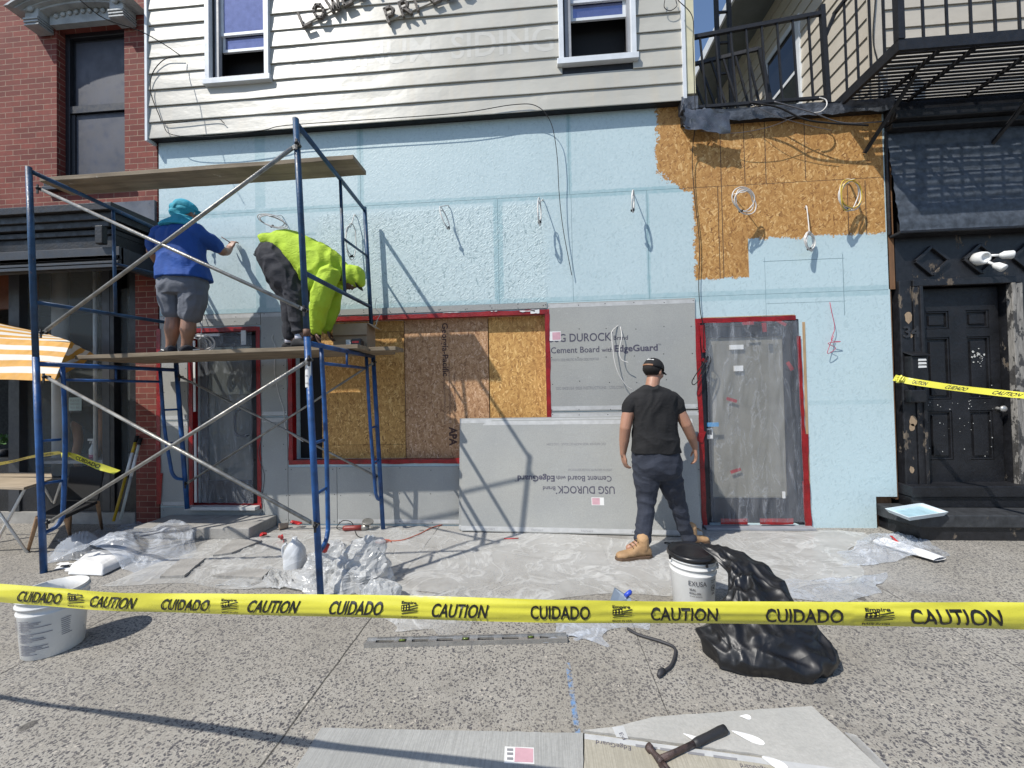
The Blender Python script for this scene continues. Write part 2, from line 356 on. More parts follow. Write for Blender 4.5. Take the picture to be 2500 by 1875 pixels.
def peeling(name, c, under, th=.56, sc_=7, rough=.45):
    b = NB(name); v_ = b.wco()
    n1 = b.noise(sc_, 8, b.map(v_, scale=(1, 1, .45)), rough=.68)
    cc = b.ramp(b.noise(18, 5, v_), [(.3, tuple(q*.6 for q in c)), (.7, tuple(q*1.5 for q in c))])
    k = b.ramp(n1, [(th, 0), (th+.015, 1)])
    u2 = b.ramp(b.noise(30, 5, b.map(v_, scale=(4, 4, .3))), [(.35, tuple(q*.5 for q in under)), (.65, under)])
    b.set('Base Color', b.mix(k, cc, u2)); b.set('Roughness', b.mix(k, rough, .85))
    h = b.m_('ADD', b.m_('MULTIPLY', n1, .8), b.m_('MULTIPLY', b.m_('SUBTRACT', 1., k), .4)); b.bump(h, .6, .012); return b.m
def glass(name, c=(.02, .022, .025), rough=.03, spec=.5):
    b = NB(name, Roughness=rough); b.set('Base Color', c); b.set('Specular IOR Level', spec)
    b.bump(b.noise(1.1, 2, b.wco()), .04, .05); return b.m
def film(name, alpha=.35, c=(.85, .88, .9), rough=.18, sc_=6, dirt=0., bst=.6, lo=.25, hi=.75, vs=None):
    """thin polythene: partly clear, partly milky, shiny creases"""
    b = NB(name, Roughness=rough); v_ = b.wco(); b.set('Base Color', c); b.set('IOR', 1.45)
    if vs: v_ = b.map(v_, scale=vs)
    n1 = b.noise(sc_, 6, v_, rough=.6, dist=1.2)
    rid = b.m_('ABSOLUTE', b.m_('SUBTRACT', n1, .5))
    cre = b.ramp(rid, [(0, .6 if vs else 1), (.02 if vs else .045, 0)])
    a_ = b.m_('ADD', b.m_('MULTIPLY', b.ramp(b.noise(sc_*.5, 4, v_), [(.3, lo), (.7, hi)]), alpha*1.6), b.m_('MULTIPLY', cre, .28), clamp=True)
    if dirt:
        c2 = b.mix(b.ramp(b.noise(sc_*2.2, 6, v_, rough=.7), [(.5, 0), (.7, dirt)]), c, (.36, .34, .31)); b.set('Base Color', c2)
    b.set('Alpha', a_); b.set('Subsurface Weight', 0)
    b.bump(b.m_('ADD', b.m_('MULTIPLY', n1, 1.), b.m_('MULTIPLY', cre, .4)), bst, .03)
    tr = b.t.nodes.new('ShaderNodeBsdfTranslucent'); tr.inputs[0].default_value = (*c, 1)
    return b.m
def plain(name, c, rough=.5, metal=0., emit=None):
    b = NB(name, Roughness=rough, Metallic=metal)
    b.set('Base Color', b.ramp(b.noise(14, 4), [(.3, tuple(q*.85 for q in c)), (.7, tuple(min(1, q*1.1) for q in c))])); return b.m

M = dict(
    blue=blue_osb(), cem=cement(), cem2=cement('cement_board_pale', 1.12), cemband=plain('edge_tape', (.47, .475, .47), .6),
    agg=aggregate(), brick=brick(),
    sid=siding_mat('aluminium_siding', (.415, .402, .355), (.48, .467, .415), (.50, .44, .34)),
    cream=siding_mat('cream_siding', (.47, .43, .36), (.55, .50, .42), (.42, .37, .3)),
    trim=paint('white_trim', (.66, .69, .72), .4, .06, .05), cap=paint('corner_trim', (.62, .58, .40), .45, .08),
    red=paint('red_flashing_tape', (.26, .008, .010), .35, .25, .5, sc_=12), redp=paint('red_tape_scrap', (.55, .03, .03), .3, .3, .3),
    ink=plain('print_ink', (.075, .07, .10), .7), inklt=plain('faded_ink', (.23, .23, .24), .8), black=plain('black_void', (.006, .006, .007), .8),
    dkframe=paint('dark_door_metal', (.018, .02, .027), .35, .2, .05, metal=.3), osby=osb('osb_yellow', (1.2, 1.16, 1.0), 'xz').m, osbp=osb('osb_pink', (1.0, 1.0, 1.45), 'xz').m,
    papr=paint('papered_glass', (.19, .182, .152), .5, .1, .1), tar=paint('tar_flashing', (.10, .11, .13), .35, .5, .6, sc_=9), 
    blk=paint('black_paint', (.009, .0095, .012), .5, .4, .4, sc_=5), blkpeel=peeling('black_peeling_wood', (.011, .0115, .014), (.15, .12, .09), .60),
    greypeel=peeling('weathered_casing', (.05, .048, .046), (.30, .285, .26), .47, 9, .6), iron=paint('black_iron', (.008, .008, .010), .55, .4, .3, sc_=20),
    stone=peeling('dark_stone_cladding', (.05, .06, .075), (.15, .155, .16), .70, 12, .6), slate=paint('slate_paint', (.025, .03, .038), .45, .3, .3),
    hood=paint('grey_hood_paint', (.36, .385, .39), .45, .2, .3), scr=paint('window_screen', (.045, .048, .065), .5, .15, .0, sc_=3), frame=paint('dark_window_frame', (.018, .019, .024), .45),
    skyglass=plain('sky_tinted_glass', (.22, .25, .42), .04, .75), dkglass=glass('shop_glass', (.006, .007, .009), .02, .6), grey=paint('grey_storefront', (.035, .038, .045), .5, .12), rafter=wood('rotten_wood', (.10, .05, .025), (.25, .13, .06), 'z'),  # skyglass: blue of the reflected sky put into the pane colour
    white=paint('white_plastic', (.72, .72, .70), .4, .06, .05), conc=paint('concrete', (.30, .29, .27), .85, .15, .5, sc_=8), soff=paint('grey_soffit', (.16, .18, .18), .5, .08),
    greyalu=paint('grey_aluminium', (.3, .31, .33), .45, .1, .05),
)
def text(body, p0, xdir, ydir, width=None, height=.05, bold=0., shear=0., depth=0., sq=1., flip=False, font=None):
    """lettering as a mesh: p0 lower-left corner, xdir reading direction, ydir up; width fits the line"""
    cu = bpy.data.curves.new('t', 'FONT'); cu.body = body; cu.size = 1; cu.offset = bold; cu.shear = shear; cu.resolution_u = 3
    if depth: cu.extrude = .5
    o = bpy.data.objects.new('t', cu); col.objects.link(o); dg = bpy.context.evaluated_depsgraph_get(); dg.update()
    me = bpy.data.meshes.new_from_object(o.evaluated_get(dg)); col.objects.unlink(o); bpy.data.objects.remove(o)
    xs = [v.co.x for v in me.vertices]; x0, x1 = min(xs), max(xs); capH = .73
    sy = height/capH; sx = (width/(x1-x0)) if width else sy*sq
    xd = V(xdir).normalized(); yd = V(ydir).normalized(); zd = xd.cross(yd)
    for v in me.vertices:
        c = v.co.copy(); v.co = V(p0)+xd*((c.x-x0)*sx)+yd*(c.y*sy)+zd*(c.z*depth)
    return me
def join(meshes):
    mb = MB()
    for me in meshes: mb.add([v.co for v in me.vertices], [tuple(p.vertices) for p in me.polygons])
    return mb

# ======================= THE SETTING =======================
mb = MB(); mb.box((-300, -300, -.20), (300, 300, -.16)); mb.build('ground', paint('far_ground', (.16, .15, .14), .9, .1), kind='structure')
mb = MB(); mb.box((-60, -16, -.155), (60, -5.62, -.12)); mb.build('road', paint('asphalt', (.05, .05, .052), .9, .15, .5, sc_=4), kind='structure')
mb = MB(); mb.box((-60, -5.6, -.155), (60, -5.45, .0)); mb.build('kerb', M['conc'], kind='structure', bevel=.01)
mb = MB(); mb.box((-14, -5.44, -.155), (14, 3, 0)); mb.build('sidewalk', M['agg'], kind='structure')

# ======================= SHOP BUILDING UNDER REPAIR =======================
shop = empty('shop_building', (-.5, .1, 0), 'pale sided shop building with a light blue painted sheathing front under repair', 'building')
def panels(mb, x0, x1, z0, z1, holes, ya, yb):
    xs = sorted({x0, x1, *[h[0] for h in holes], *[h[1] for h in holes]}); zs = sorted({z0, z1, *[h[2] for h in holes], *[h[3] for h in holes]})
    for i in range(len(xs)-1):
        for j in range(len(zs)-1):
            cx, cz = (xs[i]+xs[i+1])/2, (zs[j]+zs[j+1])/2
            if not any(h[0] < cx < h[1] and h[2] < cz < h[3] for h in holes): mb.box((xs[i], ya, zs[j]), (xs[i+1], yb, zs[j+1]))
DL = (-4.17, -3.36, .24, 2.30); WN = (-2.92, .06, .76, 2.38); DR = (1.735, 2.78, .03, 2.235)
mb = MB(); panels(mb, -4.60, 3.70, .0, 4.78, [DL, WN, DR, (3.5, 3.71, -.1, .33), (1.62, 3.71, 4.46, 5)], 0, .2); mb.build('sheathing', M['blue'], shop)
# torn edge and rotten framing at the right end
mb = MB(); mb.box((3.5, .06, 0), (3.70, .2, .33)); mb.box((3.7, -.0, 2.52), (3.765, .06, 4.1)); mb.box((3.702, .012, .3), (3.73, .1, 2.52)); mb.build('exposed_framing', M['rafter'], shop)
mb = MB(); mb.box((-4.6, .2, 0), (3.76, 5, .02)); mb.box((-4.6, 1.5, 0), (3.7, 1.52, 4.5)); mb.build('dark_interior', M['black'], shop)
mb = MB(); mb.box((1.62, .02, 4.47), (3.7, 6, 4.5)); mb.build('flat_roof', M['tar'], shop)

# siding, course by course, cut round the upper windows
S0, SH, YB, YT = 4.63, .196, -.105, -.088
wl = (-3.86, -3.10, 5.27, 8); wr = (.29, 1.10, 5.17, 8)
def sidingY(z): t = ((z-S0)/SH) % 1; return YB+(YT-YB)*t
mb = MB()
for k in range(18):
    z0 = S0+k*SH; z1 = z0+SH; segs = [(-4.63, 1.60)]
    for h in (wl, wr):
        if z1 > h[2]:
            segs = [q for s in segs for q in ((s[0], min(s[1], h[0]+.02)), (max(s[0], h[1]-.02), s[1])) if q[1]-q[0] > .02]
    for a, b_ in segs:
        n = max(2, int((b_-a)/.12)); zt = z1+.004
        def wv(x, q=0): return .0022*fbm((x*1.3, k*3.1+q, 0), 1, 3)*2
        vs = []
        for i in range(n+1):
            x = a+(b_-a)*i/n; e = wv(x); dz = .004*fbm((x*.9, k*7.7, 4), 1, 2)
            zz = z0 if not (k and False) else z0
            vs += [(x, YT-.001, z0+.004), (x, YB-e+.0015, z0-dz+.0005), (x, YB-e, z0-dz+.006), (x, (YB+YT)/2-e*1.5, z0+SH*.5), (x, YT-e*.3, zt)]
        fs = [(i*5+j, i*5+5+j, i*5+6+j, i*5+1+j) for i in range(n) for j in range(4)]
        mb.add(vs, fs, 0, False)
mb.build('siding', M['sid'], shop, fix=False)
mb = MB(); panels(mb, -4.63, 1.60, 4.655, 8.2, [(wl[0]+.06, wl[1]-.06, wl[2]+.06, 8), (wr[0]+.06, wr[1]-.06, wr[2]+.06, 8)], -.08, .2); mb.box((-4.63, -.078, 4.635), (1.6, -.0, 4.655)); mb.build('upper_wall', M['blk'], shop)
mb = MB(); mb.box((-4.655, -.118, 4.6), (-4.625, 0, 8.2)); mb.box((1.60, -.118, 4.64), (1.635, .1, 8.2)); mb.build('corner_strip', M['trim'], shop)
mb = MB(); mb.box((1.635, -.10, 4.7), (1.735, .2, 8.2)); mb.box((1.735, -.06, 4.7), (1.745, 5, 8.2)); mb.build('cream_side_trim', M['cap'], shop)
# ghost of removed letters on the siding, faded into the laps
def surfY(x, z):
    k = math.floor((z-S0)/SH); t = (z-S0)/SH-k; e = .0022*fbm((x*1.3, k*3.1, 0), 1, 3)*2
    ks = [(.03, YB-e), (.5, (YB+YT)/2-e*1.5), (1.02, YT-e*.3)]
    for (a, ya), (b_, yb) in zip(ks, ks[1:]):
        if t <= b_: return ya+(yb-ya)*max(0, (t-a))/(b_-a)
    return YT
def ghost(body, x0, x1, z, h, mats, name):
    me = text(body, (x0, 0, z), (1, 0, 0), (0, 0, 1), x1-x0, h, bold=.012)
    bm = bmesh.new(); bm.from_mesh(me)
    for k in range(0, 18):
        for dz in (-.0015, .0075):
            bmesh.ops.bisect_plane(bm, geom=bm.verts[:]+bm.edges[:]+bm.faces[:], plane_co=(0, 0, S0+k*SH+dz), plane_no=(0, 0, 1))
    bmesh.ops.subdivide_edges(bm, edges=[e for e in bm.edges if e.calc_length() > .12], cuts=1)
    dele = [f for f in bm.faces if abs(((f.calc_center_median().z-S0+SH/2) % SH)-SH/2) < .0075]
    bmesh.ops.delete(bm, geom=dele, context='FACES')
    for v in bm.verts: v.co.y = surfY(v.co.x, v.co.z)-.0009
    bm.to_mesh(me); bm.free(); return link(name, me, mats, shop)
mgh = siding_mat('clean_siding', (.47, .46, .42), (.53, .52, .475), (.56, .53, .47))
ghost('ALUMINUM  SIDING', -3.05, .22, 5.30, .30, mgh, 'ghost_lettering')
# pipe letters hung under the windows
def pipeletters(word, px, py, dx, dy, h, label):
    """word drawn with crooked wooden strokes, partly above the top of the picture"""
    S = {'L': [[(0, 1), (0, 0), (.55, 0)]], 'O': [[(.3, 1), (.05, .8), (0, .5), (.08, .15), (.35, 0), (.6, .2), (.68, .5), (.6, .85), (.3, 1)]],
         'W': [[(0, 1), (.2, 0), (.42, .7), (.62, 0), (.85, 1)]], 'E': [[(.5, 1), (0, 1), (0, 0), (.55, 0)], [(0, .5), (.42, .5)]],
         'P': [[(0, 0), (0, 1), (.4, 1), (.58, .75), (.4, .48), (0, .46)]], 'R': [[(0, 0), (0, 1), (.4, 1), (.55, .76), (.4, .5), (0, .5)], [(.25, .5), (.58, 0)]],
         'I': [[(0, 0), (0, 1)]], 'S': [[(.5, .85), (.25, 1), (.03, .8), (.2, .55), (.45, .4), (.5, .15), (.25, 0), (0, .15)]], 'T': [[(0, 1), (.6, 1)], [(.3, 1), (.3, 0)]], 'C': [[(.55, .85), (.3, 1), (.03, .75), (0, .4), (.15, .08), (.55, .1)]]}
    p = W(px, py, -.14); q = W(px+dx, py+dy, -.14); d = (q-p).normalized(); u_ = V((-d.z, 0, d.x))
    root = empty('sign_letters', p, label, 'sign lettering'); ml = paint('weathered_sign_letter', (.16, .14, .12), .7, .6, .6, sc_=30)
    rail = MB(); rail.box((-.0, 0, 0), (.01, .01, .01))
    for i, ch in enumerate(word):
        mb = MB(); o_ = p+d*(i*h*1.08)
        for st in S[ch]:
            pts = [o_+d*(a*h)+u_*(c*h) for a, c in st]; n = len(pts)
            for a, c in zip(pts, pts[1:]): mb.bar(a+(a-c).normalized()*.012, c+(c-a).normalized()*.012, .03, .035, (0, 1, 0))
        mb.build('letter', ml, root, bevel=.004)
    mb = MB(); mb.bar(p-d*.02+u_*h*.35+V((0, .025, 0)), p+d*(len(word)*h*.95)+u_*h*.35+V((0, .025, 0)), .02, .02, (0, 1, 0)); mb.build('rail', M['sid'], root)
pipeletters('LOWEST', 742, 66, 118, -60, .165, 'weathered crooked letters LOWEST slanting up on the white siding')
pipeletters('PRICES', 950, 56, 110, -46, .165, 'weathered crooked letters PRI of a word slanting up on the white siding')

def sash(mb, x0, x1, z0, z1, y0, y1, t):
    mb.box((x0, y0, z0), (x0+t, y1, z1)); mb.box((x1-t, y0, z0), (x1, y1, z1)); mb.box((x0+t, y0, z0), (x1-t, y1, z0+t)); mb.box((x0+t, y0, z1-t), (x1-t, y1, z1))
def upper_window(x0, x1, z0, rail, openz):
    mb = MB(); t = .055
    mb.box((x0, -.135, z0), (x0+t, .02, 7.6)); mb.box((x1-t, -.135, z0), (x1, .02, 7.6)); mb.box((x0-.02, -.145, z0-.065), (x1+.02, .0, z0)); mb.box((x0+t, -.10, z0), (x1-t, .0, z0+.02))
    f = mb.build('window', M['trim'], shop, bevel=.003)
    mb = MB(); a, b_ = x0+t, x1-t
    mb.box((a, -.07, z0+.02), (a+.06, -.02, 7.6)); mb.box((a+.06, -.09, z0+.02), (a+.085, -.04, 7.6)); mb.box((b_-.03, -.09, z0+.02), (b_, -.02, 7.6)); mb.build('jamb_track', M['greyalu'], f)
    mb = MB(); sash(mb, a+.085, b_-.03, rail, 7.6, -.055, -.03, .032); mb.build('upper_sash', M['trim'], f)
    mb = MB(); sash(mb, a+.085, b_-.03, openz, openz+1.0, -.03, -.005, .032); mb.build('lower_sash', M['trim'], f)
    mb = MB(); mb.box((a+.1, -.045, rail+.02), (b_-.05, -.041, 7.55)); mb.box((a+.1, -.02, openz+.02), (b_-.05, -.016, openz+.98)); mb.build('pane', M['skyglass'], f)
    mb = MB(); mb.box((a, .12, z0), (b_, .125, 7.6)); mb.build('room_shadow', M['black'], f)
upper_window(-3.875, -3.085, 5.27, 5.84, 5.66)
upper_window(.275, 1.115, 5.17, 5.85, 5.67)
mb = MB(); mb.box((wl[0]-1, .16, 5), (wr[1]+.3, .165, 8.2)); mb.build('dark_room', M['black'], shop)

# cement boards screwed to the sheathing
def board(x0, x1, z0, z1, band=(True, True), y=-.013, mat='cem'):
    mb = MB(); mb.box((x0, y, z0), (x1, -.0012, z1)); o = mb.build('cement_board', M[mat], shop, bevel=.0015)
    if band[1]: bm_ = MB(); bm_.box((x0+.002, y-.0006, z1-.055), (x1-.002, y-.0001, z1-.012)); bm_.build('edge_band', M['cemband'], o)
    if band[0]: bm_ = MB(); bm_.box((x0+.002, y-.0006, z0+.012), (x1-.002, y-.0001, z0+.055)); bm_.build('edge_band', M['cemband'], o)
    sc2 = MB(); nx = max(1, int((x1-x0)/.3)); nz = max(1, int((z1-z0)/.3))
    for i in range(nx+1):
        for j in range(nz+1):
            cx = x0+.03+(x1-x0-.06)*i/nx+random.uniform(-.02, .02); cz = z0+.03+(z1-z0-.06)*j/nz+random.uniform(-.02, .02)
            if x0 < cx < x1 and z0 < cz < z1: sc2.lathe((cx, y-.0012, cz), [(.0055, 0), (.004, .0008)], 8, axis=(0, 1, 0))
    sc2.build('screw_head', M['black'], o); return o
bA = board(.095, 1.70, 1.285, 2.50)
bA2 = board(.095, 1.715, .02, 1.272)
bB = board(-2.94, .085, 2.445, 2.512, (False, False))
bC = board(-3.30, -2.985, 1.28, 2.512, (True, True)); bC2 = board(-3.30, -2.985, .02, 1.268, (False, True))
bD = board(-4.22, -3.305, 2.37, 2.512, (False, True)); bE = board(-4.585, -4.235, 1.25, 2.512); bE2 = board(-4.585, -4.235, .22, 1.238)
bF = board(-2.98, -2.39, .02, .68, (False, False)); bF2 = board(-2.385, -.90, .02, .68, (True, False), mat='cem')
bG = board(-.895, .085, .02, .68, (True, False)); mb = MB()
bH = board(-4.585, -3.31, .02, .205, (False, False))
def print_block(parent, p0, xd, yd, k=1.):
    """the printed text of a cement board; k scales it"""
    xd = V(xd); yd = V(yd); p0 = V(p0)
    at_ = lambda a, b_: p0+xd*a*k+yd*b_*k
    ms = [text('USG DUROCK', at_(-.03, .20), xd, yd, .70*k, .093*k, bold=.012), text('Brand', at_(.695, .205), xd, yd, .155*k, .05*k, bold=.01), text('\u2022', at_(.672, .265), xd, yd, None, .05*k, .01),
          text('Cement Board', at_(0, .075), xd, yd, .535*k, .07*k, bold=.01), text('with', at_(.56, .075), xd, yd, .12*k, .05*k, bold=.01), text('EdgeGuard', at_(.70, .075), xd, yd, .47*k, .073*k, bold=.028), text('TM', at_(1.175, .13), xd, yd, .03*k, .02*k)]
    link('printed_lettering', join(ms).mesh(), M['ink'], parent)
    ms = [text('SMOOTH SIDE MASTIC ROUGH SIDE MORTAR', at_(-.01, -.015), xd, yd, .54*k, .03*k), text('SSC 04/21/24  0025 INSTRUCTIONS   USG.COM', at_(.05, -.335), xd, yd, .74*k, .032*k)]
    link('fine_print', join(ms).mesh(), M['inklt'], parent)
print_block(bA, (.12, -.0142, 1.86), (1, 0, 0), (0, 0, 1))
for i in range(3):
    pass
ms = [text('with EdgeGuard', (-3.29, -.0142, 2.02), (1, 0, 0), (0, 0, 1), .30, .06, bold=.01)]; link('printed_lettering', join(ms).mesh(), M['ink'], bC)
ms = [text('USG.COM', (-3.17, -.0142, 1.62), (1, 0, 0), (0, 0, 1), .14, .03)]; link('fine_print', join(ms).mesh(), M['inklt'], bC)
ms = [text('04/21/24 INSTRUCTIONS USG.COM', (-4.34, -.0142, 1.75), (0, 0, 1), (-1, 0, 0), .6, .03)]; link('fine_print', join(ms).mesh(), M['inklt'], bE)
mb = MB(); mb.box((.098, -.0150, 2.075), (.235, -.0142, 2.18)); o = mb.build('sticker', M['white'], bA)
mb = MB(); mb.box((.14, -.0158, 2.085), (.23, -.0152, 2.17)); mb.build('pink_print', plain('pink_print', (.6, .35, .4), .5), o)
mb = MB(); mb.box((1.3, -.006, 1.273), (1.72, -.0015, 1.284)); mb.build('joint_gap', M['black'], shop)

def tape_frame(h, wd, root, y=-.0155, inset=.06, name='flashing_tape', sides='LRTB'):
    x0, x1, z0, z1 = h; mb = MB()
    def strip(fn, n, mi=0): mb.grid(fn, n, 3, mi)
    def J(a, s=1): return .006*fbm((a*5, s*9.1, .3), 1, 3)
    def side(p, q, nrm):        # p,q inner corner line on the wall plane; nrm outward from the opening
        p = V(p); q = V(q); nrm = V(nrm); L = (q-p).length; n = max(6, int(L/.06))
        strip(lambda u, v: p.lerp(q, u)+nrm*(v*(wd+J(u*L, nrm.x+2*nrm.z)*1.5))+V((0, y-abs(.003*fbm((u*L*12, v*3, nrm.x*5), 1, 2)), 0)), n)
        strip(lambda u, v: p.lerp(q, u)+V((0, y+v*(inset-y), 0))-nrm*(.0015+.002*abs(fbm((u*L*9, v*4, 2), 1, 2))), n)
    e = wd
    if 'T' in sides: side((x0-e, 0, z1), (x1+e, 0, z1), (0, 0, 1))
    if 'B' in sides: side((x0-e, 0, z0), (x1+e, 0, z0), (0, 0, -1))
    if 'L' in sides: side((x0, 0, z0), (x0, 0, z1), (-1, 0, 0))
    if 'R' in sides: side((x1, 0, z0), (x1, 0, z1), (1, 0, 0))
    return mb.build(name, M['red'], root, fix=False)
# boarded display window
win = tape_frame(WN, .05, shop); wroot = shop
def osbpanel(x0, x1, z0, z1, y, mat):
    mb = MB(); mb.box((x0, y, z0), (x1, y+.012, z1)); return mb.build('osb_panel', M[mat], shop)
osbpanel(-2.92, -2.60, .76, 2.38, .14, 'black')
osbpanel(-2.62, -1.60, .92, 2.25, .095, 'osby'); osbpanel(-2.62, -1.60, 2.254, 2.38, .09, 'osby'); osbpanel(-2.62, -1.60, .76, .917, .09, 'osby')
p_ = osbpanel(-1.585, -.60, .76, 2.38, .07, 'osbp'); osbpanel(-.592, .06, .76, 2.38, .08, 'osby')
mb = MB(); mb.box((-1.60, .095, .76), (-1.585, .11, 2.38)); mb.build('panel_gap', M['black'], shop)
ms = [text('Georgia-Pacific', (-1.135, .0685, 2.33), (0, 0, -1), (1, 0, 0), .62, .07, bold=.02), text('APA', (-1.07, .0685, 1.12), (0, 0, -1), (1, 0, 0), .22, .09, bold=.04)]
link('printed_lettering', join(ms).mesh(), plain('stamp_ink', (.07, .035, .03), .8), p_)
ms = [text('THE ENGINEERED WOOD ASSOCIATION  RATED SHEATHING  24/16  7/16 CAT', (-1.13+.06*i, .0685, 1.95-.1*i), (0, 0, -1), (1, 0, 0), .8-.1*i, .022) for i in range(3)]
link('fine_print', join(ms).mesh(), plain('stamp_ink_faded', (.14, .08, .06), .8), p_)
# white tear-offs on the red tape
for (a, b_, z0, z1) in ((-.22, -.05, 2.405, 2.425), (-.1, .0, 2.385, 2.43), (-1.1, -.9, 2.428, 2.436), (-.55, -.47, 2.42, 2.432)):
    n = 5; mb = MB(); mb.prism([(a+(b_-a)*i/n, -.021, z1+random.uniform(-.004, .004)) for i in range(n+1)]+[(b_-(b_-a)*i/n, -.021, z0+random.uniform(0, .012)) for i in range(n+1)], (0, .0015, 0)); mb.build('torn_backing', M['white'], shop)

_tape_left = True
# the two glazed doors under polythene
def film_sheet(pts, nu, nv, amp, seed, fq=3.):
    """quad of four corners (bl, br, tr, tl) crumpled out of its plane"""
    a, b_, c, d = map(V, pts); nrm = (b_-a).cross(d-a).normalized(); mb = MB()
    def f(u, v):
        p = a.lerp(b_, u).lerp(d.lerp(c, u), v); e = min(1, 8*min(u, 1-u, v, 1-v)+.25)
        q = V((u*fq*1.8, v*fq, seed)); r_ = 1-abs(noise.noise(q))*2; r2 = 1-abs(noise.noise(q*2.3+V((3, 1, 0))))*2
        return p+nrm*amp*e*(.7*r_+.4*r2)+V((noise.noise(V((u*4, v*7, seed+5)))*.012, 0, noise.noise(V((u*7, v*4, seed+9)))*.012))
    mb.grid(f, nu, nv); return mb
def glazed_door(h, root_label, papered, fmat):
    x0, x1, z0, z1 = h; yd = .06; t = .10
    d = MB(); d.box((x0+.03, yd, z0), (x0+.03+t, yd+.045, z1-.04)); d.box((x1-.03-t, yd, z0), (x1-.03, yd+.045, z1-.04)); d.box((x0+.03+t, yd, z1-.17), (x1-.03-t, yd+.045, z1-.04)); d.box((x0+.03+t, yd, z0), (x1-.03-t, yd+.045, z0+.27))
    o = d.build('door', M['dkframe'], shop, bevel=.003)
    mb = MB(); mb.box((x0+.03+t, yd+.02, z0+.27), (x1-.03-t, yd+.026, z1-.17)); mb.build('pane', papered, o)
    mb = MB(); mb.box((x0, yd+.05, z0), (x1, yd+.07, z1)); mb.build('door_recess', M['black'], shop)
    return o, yd
dR, yd = glazed_door(DR, '', M['papr'], None)
# frame metal, tape
mb = MB(); mb.box((1.737, -.012, .03), (1.79, .10, 2.23)); mb.box((2.72, .0, .03), (2.778, .10, 2.23)); mb.box((1.79, 0, 2.19), (2.72, .10, 2.23)); mb.build('door_frame', M['dkframe'], shop, bevel=.002)
def red_strip(p, q, wd, root, seed=0, y=-.02):
    p = V(p); q = V(q); d = (q-p); L = d.length; d.normalize(); s = V((-d.z, 0, d.x)); mb = MB()
    mb.grid(lambda u, v: p+d*(u*L)+s*((v-.5)*wd*(1+.25*noise.noise(V((u*L*6, seed, v*2)))))+V((.006*noise.noise(V((u*L*7, seed, 3))), -.004*abs(noise.noise(V((u*L*14, v*3, seed)))), .006*noise.noise(V((u*L*7, seed, 9))))), max(5, int(L/.04)), 3)
    return mb
mb = MB()
for a in (((1.735, -.016, .0), (1.715, -.016, 2.27), .05), ((1.71, -.018, 2.245), (2.74, -.018, 2.245), .05), ((2.79, -.016, .02), (2.80, -.016, 1.0), .055), ((2.785, -.016, .6), (2.765, -.016, 2.05), .04), ((2.80, -.02, .02), (2.79, -.02, .5), .07)):
    r_ = red_strip(*a, shop, seed=a[0][2]+a[2]*9); mb.add(r_.v, r_.f, 0, True)
for a in (((1.76, -.03, 2.2), (1.775, -.03, 1.9), .05), ((1.90, -.035, .075), (2.17, -.035, .075), .06), ((2.30, -.035, .075), (2.64, -.035, .08), .065), ((2.4, -.035, 2.2), (2.41, -.035, 2.1), .05), ((2.53, -.035, 2.23), (2.63, -.035, 2.17), .03), ((2.63, -.035, 1.77), (2.68, -.035, 1.69), .04), ((1.745, -.025, 1.05), (1.70, -.025, .93), .07), ((1.76, -.03, 1.80), (1.78, -.03, 1.83), .06), ((2.18, -.032, 2.2), (2.3, -.032, 2.2), .03), ((2.05, .05, .58), (2.16, .05, .62), .035), ((2.03, .05, 1.39), (2.14, .05, 1.36), .035)):
    r_ = red_strip(*a, shop, seed=a[0][0]*7+a[2]); mb.add(r_.v, r_.f, 0, True)
mb.build('red_tape', M['red'], shop, fix=False)
M['film'] = film('door_polythene', .16, (.62, .66, .72), .16, 2.2, 0, .35, .35, .65, vs=(3., 1, .55))
fs = film_sheet([(1.80, -.035, .07), (2.755, -.035, .07), (2.745, -.035, 2.215), (1.785, -.035, 2.215)], 60, 90, .03, 3.)
fs.build('polythene_cover', M['film'], dR, fix=False)
mb = MB(); mb.box((1.795, .035, .95), (1.875, .06, 1.07)); kp = mb.build('door_lock', M['white'], dR, bevel=.008)
mb = MB(); mb.box((1.812, .032, 1.0), (1.858, .0349, 1.05)); mb.build('keypad', M['dkframe'], kp)
mb = MB(); mb.box((1.78, .0, 1.09), (1.92, .004, 1.135)); mb.box((1.78, .002, .93), (1.79, .006, 1.1)); mb.build('blue_masking_tape', plain('blue_masking_tape', (.05, .25, .5), .6), dR)
mb = MB(); mb.box((2.09, .055, 1.93), (2.23, .0795, 1.98)); mb.box((2.13, .055, 1.69), (2.22, .0795, 1.75)); mb.build('sign_note', M['white'], dR)
mb = MB(); mb.box((2.59, .045, .30), (2.615, .06, .37)); mb.build('door_tag', M['white'], dR)
# white reveal beside the tape and wood edge
mb = MB(); mb.box((2.815, -.006, .02), (2.84, -.001, 2.2)); mb.box((1.76, -.006, 2.275), (2.74, -.001, 2.283)); mb.build('wood_edge', wood('pale_edge', (.35, .22, .12), (.55, .38, .2), 'z'), shop)
mb = MB(); mb.box((1.72, -.10, .0), (2.83, .1, .028)); mb.build('threshold', M['greyalu'], shop, bevel=.004)
r_ = red_strip((-4.605, -.02, .25), (-4.60, -.02, 2.36), .05, shop, seed=5.5); r_.build('red_tape', M['red'], shop, fix=False)
for (a_, b2) in (((-4.60, -.022, .3), (-4.57, -.022, .62)), ((-4.62, -.022, .9), (-4.6, -.022, 1.2))): r_ = red_strip((a_[0], a_[1], a_[2]), b2, .045, shop, seed=a_[2]*3); r_.build('red_tape', M['red'], shop, fix=False)
